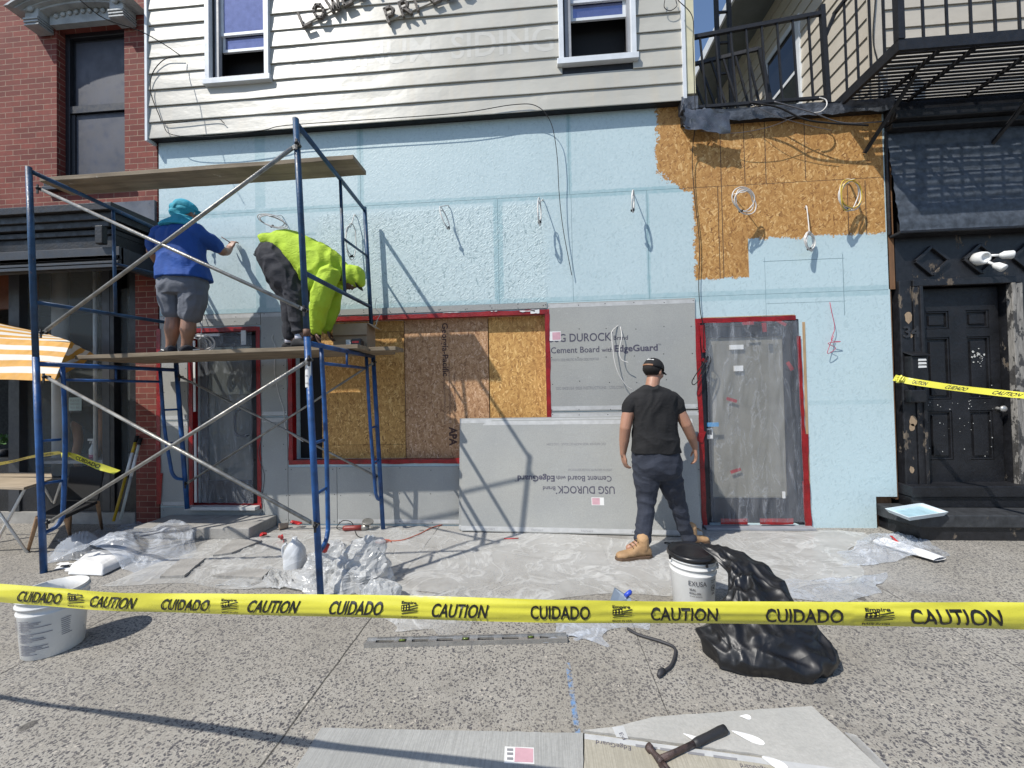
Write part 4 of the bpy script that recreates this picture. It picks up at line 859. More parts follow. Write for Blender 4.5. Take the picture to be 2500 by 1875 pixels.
# coils of cable pushed out through the sheathing
def coil(name, hole, ctr, rx, rz, yoff, turns, mat, label, tilt=0., r_=.0055, open_=1., grp='cable coils hanging from the blue wall', mats2=None, tail=None):
    root = empty(name, W(*hole), label, 'cable coil', grp); rr = random.Random(int(ctr[0]))
    c = W(ctr[0], ctr[1], -yoff); h = W(*hole); mb = MB(); pts = [h, h+V((0, -.03, .005)), ]
    for i in range(int(turns*14)):
        a = 2*pi*i/14+pi/2; k = 1+.14*sin(i*.31+ctr[0])+.07*sin(i*1.13+ctr[1])
        pts.append(c+V((rx*k*cos(a)*cos(tilt)-rz*sin(a)*sin(tilt), open_*(-.03+.05*cos(a))+rr.uniform(-.006, .006), rz*k*sin(a)*cos(tilt)+rx*k*cos(a)*sin(tilt)+.012*sin(i*.17+ctr[1]))))
    mb.tube(spline(pts, 3), r_, 6); mb.build('cable', mat, root)
    if mats2:
        pts2 = [p+V((.008*sin(i), -.008, .01*cos(i*1.3))) for i, p in enumerate(pts[:int(14*turns*.6)])]; mb = MB(); mb.tube(spline(pts2, 3), r_, 6); mb.build('second_cable', mats2, root)
    mb = MB(); q = c+V((rz*sin(tilt)*.9, -.02, -rz*.95)); mb.lathe(q-V((.018, 0, 0)), [(.013, 0), (.014, .018), (.013, .036)], 8, axis=(1, 0, .3)); mb.build('tape_wrap', M['black'], root)
    return root
coil('cable_coil', (690, 530), (670, 543), .125, .06, .16, 3.2, WH, 'grey white cable coil above the stooping worker, tied with black tape', tilt=-.25)
coil('cable_coil', (868, 528), (860, 590), .035, .19, .07, 1.6, WH, 'white cable bundle hanging behind the right scaffold frame')
coil('cable_coil', (1095, 505), (1087, 535), .022, .12, .09, 2.2, WH, 'thin white cable bundle, left of two on the flaky blue boards', tilt=.35)
coil('cable_coil', (1325, 490), (1317, 520), .018, .12, .15, 3.4, WH, 'white cable bundle hanging edge on, right end of the flaky boards')
coil('cable_coil', (1543, 470), (1544, 495), .022, .10, .15, 3.2, WH, 'white cable bundle under the seam, left of the bare wood', tilt=-.05)
coil('cable_coil', (1790, 478), (1814, 493), .125, .115, .16, 3.3, WH, 'round white cable coil on the bare wood', tilt=-.35)
coil('cable_coil', (2070, 448), (2070, 480), .13, .15, .13, 3.0, WH, 'white and yellow cable coil at the right of the bare wood', tilt=-.3, mats2=YL)
coil('cable_coil', (1965, 510), (1972, 592), .075, .085, .06, 5., WH, 'tangled white cable ball hanging by a straight lead under the bare wood')
coil('cable_coil', (500, 770), (495, 840), .12, .10, .10, 4., WH, 'white cable coil hanging over the top of the plastic covered left door')
coil('cable_coil', (510, 590), (510, 600), .05, .05, .02, 2.2, GR, 'small dark wire tangle on the wall beside the blue shirted worker')
cable([W(2026, 738, 0), W(2030, 760, -.03), W(2038, 800, -.035), W(2030, 830, -.04), W(2052, 834, -.05), W(2022, 838, -.05), W(2040, 850, -.05), W(2020, 862, -.05), W(2035, 820, -.04)], .003, RD, 'tangled red wire hanging right of the plastic covered door')
cable([W(1513, 792, 0), W(1495, 808, -.05), W(1494, 830, -.07), W(1500, 880, -.09), W(1510, 912, -.09), W(1528, 940, -.08), W(1545, 952, -.06)], .0045, WH, 'long white cable hanging from the cement board beside the capped man')
cable([W(1514, 794, 0), W(1518, 820, -.06), W(1513, 850, -.07), W(1513, 868, -.08), W(1520, 880, -.09), W(1534, 885, -.1)], .0045, WH, 'short hooked white cable hanging from the cement board')
cable([W(670, 812, 0), W(664, 825, -.03), W(672, 850, -.03), W(670, 905, -.02), W(680, 960, -.02), W(692, 1000, -.02), W(697, 1045, -.03), W(712, 1060, -.03), W(740, 1078, -.04)], .0045, WH, 'white cable hanging down between the left door and the boarded window')
cable([W(640, 1060, -.02), W(632, 1110, -.02), W(645, 1160, -.02), W(640, 1210, -.02), W(640, 1245, -.03), W(615, 1278, -.05)], .003, GR, 'thin grey wire running down beside the left door to the ground')
mb = MB(); mb.lathe(W(2026, 738, -.003), [(.012, 0), (.011, .002)], 12, axis=(0, 1, 0)); tag(mb.build('wall_hole', M['black'], None), 'small dark hole in the blue wall where the red wire comes out', 'hole') if 0 else None

# ======================= SCAFFOLD =======================
M['sblue'] = paint('scaffold_blue', (.014, .075, .23), .42, .4, .3, sc_=7, spots=(24, .69, (.30, .27, .12)))
M['sdark'] = paint('scaffold_worn_blue', (.015, .058, .13), .45, .4, .3, sc_=7, spots=(20, .68, (.22, .12, .07)))
M['galv'] = paint('galvanised_tube', (.30, .29, .265), .38, .25, .3, sc_=12, metal=.55, spots=(40, .68, (.6, .58, .55)))
M['plk'] = wood('weathered_plank', (.14, .105, .065), (.31, .25, .175), 'x')
FR0, FR2 = W(783, 1460, -1.6), W(722, 290, -1.6); BR0, BR2 = W(935, 1287, -.13), W(890, 506, -.13)
FL0, FL2 = W(108, 1425, -1.25), W(70, 408, -1.25); BL0, BL2 = W(457, 1239, -.12), W(405, 563, -.12)
def onpost(a, b_, z): return a+(b_-a)*((z-a.z)/(b_.z-a.z))
scf = empty('scaffold_tower', (-3.1, -.7, 0), 'blue steel scaffold tower with silver cross braces in front of the wall', 'scaffold')
JZ = {'FR': W(753, 828, -1.6).z, 'BR': W(914, 864, -.13).z, 'FL': W(88, 880, -1.25).z, 'BL': W(441, 897, -.12).z}
PST = {'FR': (FR0, FR2), 'BR': (BR0, BR2), 'FL': (FL0, FL2), 'BL': (BL0, BL2)}
BASE = {'FR': .0, 'BR': .0, 'FL': .0, 'BL': .225}
P_ = lambda k, z: onpost(*PST[k], z)
def end_frame(f, b_):
    lo = empty('lower_frame', P_(f, 0)); lo.parent = scf; lo.location = P_(f, 0)-scf.location
    jf, jb = JZ[f], JZ[b_]
    for k, j in ((f, jf), (b_, jb)):
        mb = MB(); mb.tube([P_(k, BASE[k]), P_(k, j*.5), P_(k, j+.03)], .0238, 14); mb.build('post', M['sblue'], lo)
    T0, T1 = P_(f, jf-.03), P_(b_, jb-.03)
    mb = MB(); mb.tube([T0, T1], .021, 12); mb.build('top_tube', M['sblue'], lo)
    for k, j, s0, sg in ((f, jf, .15, 0), (b_, jb, .85, 1)):
        dirv = (T1-T0); top = T0.lerp(T1, s0); base = P_(k, .62*0+BASE[k]+.30)
        def inn(z): o = P_(k, z); t = T0+dirv*s0-(P_(f, jf-.03) if sg == 0 else P_(b_, jb-.03)); return o+t*(.82 if z < 1.2 else 1)
        zs_ = BASE[k]
        pts = spline([inn(j-.05), inn(1.2), inn(zs_+.55), inn(zs_+.44)*.9+P_(k, zs_+.42)*.1, inn(zs_+.38)*.6+P_(k, zs_+.36)*.4, P_(k, zs_+.34)], 5)
        mb = MB(); mb.tube(pts, .0175, 10); mb.build('inner_leg', M['sblue'], lo)
        for z in (zs_+.78, zs_+1.16): mb = MB(); mb.tube([P_(k, z), inn(z)], .012, 8); mb.build('rung', M['sblue'], lo)
    a, c = T0.lerp(T1, .15)-V((0, 0, .14)), T0.lerp(T1, .85)-V((0, 0, .14))
    mb = MB(); mb.tube([a, c], .014, 8); mb.build('lower_tie', M['sblue'], lo)
    mb = MB(); mid = T0.lerp(T1, .5); mb.tube([mid, mid-V((0, 0, .14))], .010, 6); mb.build('stub', M['sblue'], lo)
    upf = empty('upper_frame', P_(f, jf)); upf.parent = scf; upf.location = P_(f, jf)-scf.location
    for k, j in ((f, jf), (b_, jb)):
        mb = MB(); mb.tube([P_(k, j+.031), P_(k, 3.0), PST[k][1]], .0225, 14); mb.build('post', M['sdark'], upf)
        mb = MB(); mb.tube([P_(k, j+.02), P_(k, j+.075)], .026, 14); mb.build('coupling', paint('rusty_collar', (.14, .07, .04), .7, .4), upf) if k == 'FR' else None
    A, B_ = PST[f][1]-V((0, 0, .03)), PST[b_][1]-V((0, 0, .03))
    mb = MB(); mb.tube([A, B_], .020, 12); mb.build('top_rail', M['sdark'], upf)
    m0, m1 = P_(f, jf+(PST[f][1].z-jf)*.30), P_(b_, jb+(PST[b_][1].z-jb)*.32)
    mb = MB(); mb.tube([m0, m1], .019, 12); mb.build('mid_rail', M['sdark'], upf)
    s0, s1 = A.lerp(B_, .55), m0.lerp(m1, .52); mb = MB(); mb.tube([s0, s1], .015, 10); mb.build('strut', M['sdark'], upf)
    q0 = s0.lerp(s1, .52); q1 = P_(b_, jb+(PST[b_][1].z-jb)*.665); mb = MB(); mb.tube([q0, q1], .0125, 8); mb.build('side_rail', M['sdark'], upf)
end_frame('FR', 'BR'); end_frame('FL', 'BL')
def yW(px, py, k): return W(px, py, PST[k][0].y-.035)
def brace(a, b_, k1, k2, r_=.0145):
    p, q = yW(*a, k1), yW(*b_, k2); mb = MB(); d = (q-p).normalized()
    mb.tube([p+d*.05, q-d*.05], r_, 10); mb.bar(p-d*.015, p+d*.07, .028, .005, (0, 1, 0)); mb.bar(q+d*.015, q-d*.07, .028, .005, (0, 1, 0))
    mb.build('cross_brace', M['galv'], scf)
    for c, k in ((p, k1), (q, k2)):
        mb = MB(); mb.lathe(c+V((0, .03, 0)), [(.013, 0), (.013, .045), (.016, .05), (.0, .06)], 8, axis=(0, -1, 0)); mb.box((c.x-.008, c.y-.02, c.z-.05), (c.x+.008, c.y-.012, c.z+.03)); mb.build('lock_pin', M['iron'], scf)
brace((97, 461), (745, 757), 'FL', 'FR'); brace((105, 812), (727, 352), 'FL', 'FR')
brace((112, 920), (772, 1282), 'FL', 'FR'); brace((120, 1275), (757, 878), 'FL', 'FR')
brace((441, 920), (919, 1163), 'BL', 'BR', .012); brace((455, 1181), (915, 884), 'BL', 'BR', .012)
# sticker, red tape on the frame
p = W(754, 910, -1.6); mb = MB(); mb.grid(lambda u, v: p+V((.0252*sin((u-.5)*2.4), -.0252*cos((u-.5)*2.4), (v-.5)*.22)), 8, 2); st = mb.build('safety_sticker', M['white'], scf)
ms = [text(t_, p+V((-.012, -.0262, .08-.055*i)), (1, 0, 0), (0, 0, 1), .024, .012) for i, t_ in enumerate(('FRAME', '5x6', 'STEEL', 'USE'))]; link('sticker_print', join(ms).mesh(), M['ink'], st)
q = W(797, 1328, -1.47); mb = MB(); mb.tube([q, q+V((-.02, -.008, -.055))], [.028, .026], 9); mb.build('red_tape_wrap', M['redp'], scf)

def plank(p0, p1, wd, th, label, sag=0.):
    """board whose front edge runs p0-p1 on its underside; p z is the bottom"""
    p0, p1 = V(p0), V(p1); L = (p1-p0).length; d = (p1-p0).normalized(); wv = V((-d.y, d.x, 0)).normalized(); upv = d.cross(wv)
    if upv.z < 0: upv = -upv
    mb = MB(); n = 30; vs = []; 
    for i in range(n+1):
        c = p0+d*(L*i/n); e = .003*fbm((i*.5, p0.y*5, 0), 1, 2)
        if i in (0, n): e = 0
        for a, b_ in ((0, 0), (0, 1), (1, 1), (1, 0)): vs.append(c+wv*(wd*a+e*(1-2*a))+upv*(th*b_+.004*fbm((i*.3, a, b_), 1, 2)))
    fs = [(0, 1, 2, 3)[::-1], tuple(n*4+k for k in range(4))]+[(i*4+k, i*4+(k+1) % 4, i*4+4+(k+1) % 4, i*4+4+k) for i in range(n) for k in range(4)]
    mb.add(vs, fs, 0, False); return tag(mb.build('scaffold_plank', M['plk'], None, bevel=.004), label, 'plank', 'scaffold planks')
a, b_ = W(87, 468, -1.02), W(863, 397, -1.0)
plank((-4.78, -1.02, 3.632), (b_.x, -1.0, 3.665), .27, .042, 'single weathered plank lying across the top of the scaffold')
zl, zr = 1.925, 1.955
plank((-4.62, -.86, zl), (-1.72, -.84, zr), .245, .04, 'front plank of the working platform, under the standing worker')
plank((-4.66, -.60, zl+.0), (-1.45, -.585, zr+.002), .245, .04, 'middle plank of the working platform, its right end sticking out past the scaffold frame')
plank((-4.60, -.345, zl), (-1.62, -.335, zr+.001), .20, .04, 'rear plank of the working platform, nearest the wall')
PZ = lambda x: zl+.04+(zr-zl)*(x+4.62)/2.9

# box, battery and scraps on the platform
bx = empty('cardboard_box', W(835, 800, -.42), 'open brown cardboard box on the right end of the platform', 'box')
M['card'] = paint('cardboard', (.33, .235, .15), .8, .1, .2)
x0, x1 = W(813, 800, -.45).x, W(896, 800, -.45).x; zb_ = PZ(-1.9)+.002
mb = MB(); t = .004
mb.box((x0, -.45, zb_), (x1, -.446, zb_+.27)); mb.box((x0, -.25, zb_), (x1, -.246, zb_+.27)); mb.box((x0, -.446, zb_), (x0+t, -.25, zb_+.27)); mb.box((x1-t, -.446, zb_), (x1, -.25, zb_+.27)); mb.box((x0+t, -.446, zb_), (x1-t, -.25, zb_+.004)); mb.build('box_walls', M['card'], bx)
mb = MB(); mb.prism([(x0, -.446, zb_+.271), (x1, -.446, zb_+.271), (x1+.01, -.475, zb_+.145), (x0+.01, -.475, zb_+.145)], (0, -.003, 0)); mb.build('front_flap', M['card'], bx)
mb = MB(); mb.prism([(x1, -.446, zb_+.272), (x1, -.25, zb_+.272), (x1+.07, -.26, zb_+.22), (x1+.07, -.44, zb_+.22)], (.002, 0, .003)); mb.build('side_flap', M['card'], bx)
mb = MB(); mb.prism([(x0+.14, -.4535, zb_+.02), (x0+.19, -.4535, zb_+.02), (x0+.19, -.4535, zb_+.1), (x0+.14, -.4535, zb_+.1)], (0, .003, 0)); mb.build('shipping_label', M['white'], bx)
mb = MB(); mb.tube(spline([(x1-.02, -.2, zb_+.27), (x1, -.18, zb_+.35), (x1-.03, -.16, zb_+.33), (x1+.02, -.16, zb_+.42), (x1-.05, -.12, zb_+.5), (x1-.06, -.06, zb_+.62)], 8), .0035, 6); tag(mb.build('cable', WH, None), 'thin curly cable rising from behind the cardboard box', 'cable')
bt_ = empty('tool_battery', (W(872, 822, -.56).x, -.56, PZ(-1.8)), 'black and red tool battery standing in front of the cardboard box', 'battery')
c = bt_.location; mb = MB(); mb.box((c.x-.055, -.60, c.z+.005), (c.x+.055, -.52, c.z+.075)); mb.build('battery_body', plain('black_plastic', (.02, .02, .022), .45), bt_, bevel=.008)
mb = MB(); mb.box((c.x-.045, -.59, c.z+.0755), (c.x+.045, -.53, c.z+.092)); mb.build('terminal_slide', plain('grey_plastic', (.05, .05, .055), .5), bt_, bevel=.004)
mb = MB(); mb.box((c.x-.035, -.6025, c.z+.045), (c.x+.035, -.6005, c.z+.065)); mb.build('red_label', M['redp'], bt_)
link('label_print', text('18V', (c.x-.014, -.604, c.z+.020), (1, 0, 0), (0, 0, 1), .028, .014), M['inklt'], bt_) if 0 else None

# ======================= CAUTION TAPES =======================
M['cy'] = paint('caution_yellow', (.60, .565, .06), .25, .06, .10, sc_=4); M['cink'] = plain('caution_ink', (.012, .012, .012), .45)
def tapeY(x): return -3.05-.02*x*.1
TC = [(0, 1451, 46), (300, 1472, 46), (600, 1480, 50), (900, 1484, 53), (1160, 1491, 53), (1400, 1495, 57), (1700, 1500, 59), (2050, 1504, 60), (2500, 1509, 61)]
def tc_at(px):
    for (a, ya, wa), (b_, yb, wb) in zip(TC, TC[1:]):
        if px <= b_ or b_ == 2500: t = (px-a)/(b_-a); return ya+(yb-ya)*t, wa+(wb-wa)*t
def TW(x, y):      # the tape hangs in an upright plane that comes nearer to the camera towards the right
    d = ray(x, y); return CAM+d*((-3.40-CAM.y)/(d.y+.113*d.x))
tpts = [TW(px, tc_at(px)[0]) for px in range(-900, 3400, 40)]
def tape_pt(X, v):   # v in -.5..+.5 across the tape
    wd = .0615; i = max(0, min(len(tpts)-2, sum(1 for p in tpts if p.x < X)-1)); a, b_ = tpts[i], tpts[i+1]; t = (X-a.x)/(b_.x-a.x); c = a.lerp(b_, t)
    tw = .12*sin(X*1.3)+.1*sin(X*3.7)+.04; cr = .0035*noise.noise(V((X*4, v*5, 2)))+(.003*noise.noise(V((X*9, v*4, 5))) if X > .7 else 0)
    return c+V((.0, -sin(tw)*v*wd-cr+.010*(v*v*4)*(.3+.7*abs(sin(X*2.1))), cos(tw)*v*wd))
ct = empty('caution_tape', tape_pt(0, 0), 'taut yellow caution tape stretched across the front of the picture', 'caution tape')
mb = MB(); mb.grid(lambda u, v: tape_pt(tpts[0].x+(tpts[-1].x-tpts[0].x)*u, v-.5), 1300, 12); mb.build('tape_band', M['cy'], ct, fix=False)
def on_tape(me, Xc, off=.0022):
    for v in me.vertices:
        p = tape_pt(v.co.x, v.co.z/.0615); v.co = p+V((0, -off, 0))
    return me
def tword(s_, pxa, pxb, sh, hgt=.037):
    xa, xb = TW(pxa, 1490).x, TW(pxb, 1490).x
    me = text(s_, (xa, 0, -hgt*.5), (1, 0, 0), (0, 0, 1), xb-xa, hgt, bold=.018, shear=0)
    for v in me.vertices: v.co.x += v.co.z*sh
    bm = bmesh.new(); bm.from_mesh(me); bmesh.ops.subdivide_edges(bm, edges=[e for e in bm.edges if e.calc_length() > .012], cuts=2); bm.to_mesh(me); bm.free()
    link('caution_word', on_tape(me, 0), M['cink'], ct)
for i, (a, b_) in enumerate(((45, 150), (395, 512), (805, 935), (1295, 1440), (1868, 2058))): tword('CUIDADO', a, b_, (.45, .45, .3, .02, -.12)[i])
for i, (a, b_) in enumerate(((222, 330), (605, 728), (1055, 1190), (1588, 1752), (2220, 2445))): tword('CAUTION', a, b_, (.5, .45, .25, -.05, -.2)[i])
for a, b_ in ((165, 205), (540, 580), (980, 1020), (1495, 1543), (2110, 2180)):
    xa, xb = TW(a, 1490).x, TW(b_, 1490).x; wd = xb-xa; mb = MB()
    for k in range(4):      # waving striped flag badge
        z = (-.003-.0075*k+.006)*.8
        x_ = xa+(.45 if k < 2 else .02)*wd; mb.add([(x_, 0, z+.002), (xb, 0, z+.008), (xb, 0, z+.0102), (x_, 0, z+.0044)], [(0, 1, 2, 3)])
    mb.add([(xa, 0, -.004), (xa+.5*wd, 0, -.001), (xa+.5*wd, 0, .013), (xa, 0, .010)], [(0, 1, 2, 3)])
    me = mb.mesh(); link('tape_emblem', on_tape(me, 0), M['cink'], ct)
    mb = MB()
    for r_ in range(2):
        for c_ in range(3): cx, cz = xa+(.09+.16*c_)*wd, .0005+.006*r_+.001*c_; mb.add([(cx+.0021*cos(t_*pi/3), 0, cz+.0021*sin(t_*pi/3)) for t_ in range(6)], [(0, 1, 2, 3, 4, 5)])
    link('emblem_stars', on_tape(mb.mesh(), 0, .0032), M['cy'], ct)
    link('tape_small_print', on_tape(join([text('Empire', (xa, 0, .0135), (1, 0, 0), (0, 0, 1), wd*.9, .007, bold=.03), text('MADE IN USA', (xa, 0, -.0245), (1, 0, 0), (0, 0, 1), wd, .006, bold=.02)]).mesh(), 0), M['cink'], ct)
def small_tape(pts, wd, label, tw0=0., tw1=0., words=0, cat='caution tape'):
    root = empty('caution_tape', V(pts[0]), label, cat); P2 = spline(pts, 10)
    def f(u, v):
        i = min(len(P2)-2, int(u*(len(P2)-1))); t = u*(len(P2)-1)-i; c = V(P2[i]).lerp(V(P2[i+1]), t); d = (V(P2[i+1])-V(P2[i])).normalized()
        n_ = d.cross(V((0, 1, 0))).normalized()
        if n_.z < 0: n_ = -n_
        a = tw0+(tw1-tw0)*u+.25*sin(u*9); return c+(n_*cos(a)+V((0, 1, 0))*sin(a))*((v-.5)*wd)+V((0, .002*noise.noise(V((u*12, v*3, wd*9))), 0))
    mb = MB(); mb.grid(f, 60, 4); mb.build('tape_band', M['cy'], root, fix=False)
    for k in range(words):
        u0 = (k+.2)/words; L = sum((V(b_)-V(a)).length for a, b_ in zip(P2, P2[1:])); s_ = 'CAUTION' if k % 2 else 'CUIDADO'
        me = text(s_, (0, 0, -.3), (1, 0, 0), (0, 0, 1), 1, .6, bold=.03)
        for v in me.vertices: p = f(u0+v.co.x*.5/words, v.co.z+.5); v.co = p+V((0, -.0015, 0))
        link('caution_word', me, M['cink'], root)
    return root
small_tape([W(2183, 922, -.16), W(2230, 932, -.25), W(2340, 948, -.55), W(2500, 966, -.95), W(2700, 990, -1.4)], .065, 'yellow caution tape tied below the mailbox and running off to the right', -.2, -.5, 5)
small_tape([W(-200, 1165, -.75), W(0, 1132, -.85), W(80, 1115, -.95), W(150, 1104, -1.02)], .05, 'yellow caution tape running from the left to the scaffold leg', -.9, -1.1, 3)
small_tape([W(165, 1108, -1.04), W(200, 1122, -1.0), W(240, 1138, -.95), W(286, 1153, -.9)], .06, 'loose torn end of yellow caution tape hanging off the scaffold leg', -.6, .9, 1)
mb = MB(); mb.tube([W(159, 1110, -1.06)+V((0, 0, .02)), W(159, 1110, -1.06)-V((0, 0, .025))], .024, 10); tag(mb.build('tape_knot', M['cy'], None), 'yellow caution tape wrapped round the inner scaffold leg', 'caution tape')
kn = MB(); c = W(2190, 925, -.16)
for k in range(4): kn.tube(spline([c+V((random.uniform(-.05, .05), -.01*k-.01, random.uniform(-.04, .04))) for _ in range(4)], 6), .014, 6, flat=.35)
tag(kn.build('tape_knot', M['cy'], None), 'crumpled knot of yellow caution tape under the mailbox', 'caution tape')

# ======================= ACROSS THE STREET (seen in the glass) =======================
tb = MB(); rr = random.Random(3)
for i in range(9000):
    x = rr.uniform(-60, 60); h = 5.5+2.5*noise.noise(V((x*.12, 0, 0)))+1.2*noise.noise(V((x*.6, 3, 0))); z = rr.uniform(.3, 1)*h; y = -38+rr.uniform(-2.5, 2.5); s = rr.uniform(.3, .7)
    a = V((rr.uniform(-1, 1), rr.uniform(-1, 1), rr.uniform(-1, 1))).normalized()*s; b_ = V((rr.uniform(-1, 1), rr.uniform(-1, 1), rr.uniform(-1, 1))).normalized()*s; c = V((x, y, z))
    tb.add([c-a, c-b_, c+a, c+b_], [(0, 1, 2, 3)])
tb.build('far_trees', paint('far_foliage', (.035, .06, .025), .8, .4), kind='stuff', fix=False)

# ======================= CONCRETE STEP AND THINGS ON THE PAVEMENT =======================
mb = MB(); mb.box((-4.45, -.46, 0), (-3.12, -.02, .125)); tag(mb.build('concrete_step', M['conc'], None, bevel=.012), 'low concrete step before the left glass door, half under plastic', 'step')
M['sheet'] = film('drop_sheet', .42, (.62, .62, .60), .28, 2.2, .5, .25, .3, .85)
M['milky'] = film('milky_polythene', .48, (.52, .53, .53), .2, 2.6, .3, .35, .5, 1.)
M['clear'] = film('clear_polythene', .34, (.58, .62, .68), .14, 2., 0, .35, .3, .8)
def ridge(x, y, s):
    wx = noise.noise(V((x*.5, y*.5, s+9)))*1.6; a = .6+wx*.8; X, Y = x*cos(a)-y*sin(a)+wx, x*sin(a)+y*cos(a)
    return (1-abs(noise.noise(V((X*.45, Y*1.1, s))))*2.2)*.6+(1-abs(noise.noise(V((Y*.6+7, X*1.5, s))))*2.0)*.33+noise.noise(V((X*.9, Y*2.2+3, s)))*.07
def sheet(corners, mat, label, amp=.03, hump=None, seed=1., nu=90, nv=60, fq=2.2, edge=.05, name='plastic_sheet', z0=.006, cat='plastic sheet', lift=None):
    """sheet lying on the pavement between four points (bl, br, tr, tl); hump: list of (x, y, radius, height)"""
    a, b_, c, d = [V(p) for p in corners]; mb = MB()
    def f(u, v):
        e = edge*noise.noise(V((u*2.6, v*2.6, seed+3)))*3; e2 = edge*noise.noise(V((u*3, v*3, seed+8)))*3
        k = min(1, 10*min(u, 1-u, v, 1-v)); k2 = min(1, 4*min(u, 1-u, v, 1-v)+.15)
        p = a.lerp(b_, u).lerp(d.lerp(c, u), v)
        x, y = p.x+e*(1-k), p.y+e2*(1-k); z = p.z+z0+amp*k2*max(0, ridge(x*fq, y*fq*1.4, seed)-.45)*1.8
        for hx, hy, r_, h in hump or []:
            q = max(0, 1-((x-hx)**2+((y-hy)*1.35)**2)/r_**2); z += h*(q**.8)*(.82+.26*ridge(x*1.3, y*1.3, seed+2)+.05*ridge(x*3, y*3, seed+4))
        return V((x, y, max(p.z*0+.005, z)))
    mb.grid(f, nu, nv); return tag(mb.build(name, mat, None, fix=False), label, cat)
g = lambda x, y, z=0.: G(x, y, z)
sheet([g(250, 1432), g(950, 1425), g(965, 1292), g(560, 1302)], M['sheet'], 'dusty clear plastic drop sheet on the pavement under the scaffold', .018, None, 2.1, 110, 60, 3.)
sheet([g(925, 1448), g(1640, 1462), g(1725, 1318), g(960, 1294)], M['sheet'], 'dusty clear plastic drop sheet on the pavement before the leaning boards', .014, None, 5.3, 110, 50, 2.6)
sheet([g(1660, 1455), g(2120, 1425), g(2090, 1300), g(1730, 1300)], M['sheet'], 'thin plastic drop sheet on the pavement in front of the right door', .012, None, 9.1, 80, 40, 2.6)
sheet([g(1860, 1462), g(2160, 1452), g(2175, 1395), g(1905, 1425)], M['clear'], 'folded clear plastic flap on the pavement right of the black bag', .03, None, 12.5, 60, 30, 4)
sheet([g(2070, 1395), g(2300, 1352), g(2240, 1288), g(2075, 1320)], M['clear'], 'crumpled clear plastic sheet beside the black steps', .05, [(g(2180, 1345).x, g(2180, 1345).y, .35, .05)], 14.5, 60, 40, 5)
mb = MB(); p0, p1 = g(2150, 1315, .05), g(2295, 1360, .05); d = (p1-p0).normalized(); n_ = V((-d.y, d.x, 0))
def roll(u, v):
    a = 2*pi*v; w_ = .10*(1-.25*u); return p0+d*((p1-p0).length*u)+n_*(cos(a)*w_)+V((0, 0, sin(a)*.024*(1+.35*noise.noise(V((u*5, v*6, 1))))*(1-.5*u**6)-.016))
mb.grid(roll, 40, 16); tag(mb.build('folded_dropcloth', paint('white_cloth', (.72, .72, .72), .6, .05, .3), None, fix=True), 'white folded sheet lying beside the corner of the black steps', 'dropcloth')
mb = MB(); q = g(2140, 1300, .09)
# heaped clear plastic on the concrete step
sheet([g(150, 1375), g(410, 1420), g(570, 1262), g(300, 1262)], M['clear'], 'heap of shiny clear plastic sheeting over the step by the left door', .05, [(g(330, 1345).x, g(330, 1345).y, .62, .17), (-3.75, -.32, .5, .10), (-3.5, -.15, .3, .16), (g(270, 1375).x, g(270, 1375).y, .3, .12)], 21.5, 110, 90, 1.5, .07)
sheet([g(120, 1375), g(235, 1385), g(225, 1300), g(165, 1310)], M['clear'], 'small pile of cloudy plastic beside the scaffold foot', .05, [(g(195, 1350).x, g(195, 1350).y, .22, .2)], 24.5, 50, 40, 2.2, .05)
sheet([g(560, 1430), g(820, 1462), g(900, 1400), g(640, 1392)], M['milky'], 'milky crumpled plastic sheet dragged round the front scaffold post', .045, [(g(760, 1420).x, g(760, 1420).y, .25, .06)], 31.5, 90, 50, 4.5, .06)
sheet([g(950, 1540), g(1160, 1530), g(1170, 1440), g(955, 1442)], M['sheet'], 'cloudy plastic edge lying under the caution tape in the middle', .03, None, 41.5, 60, 40, 4, .05)
sheet([g(1345, 1560), g(1450, 1572), g(1570, 1500), g(1340, 1480)], M['clear'], 'clear plastic corner with pale paint smears right of the spirit level', .02, None, 44.5, 60, 40, 4, .05)

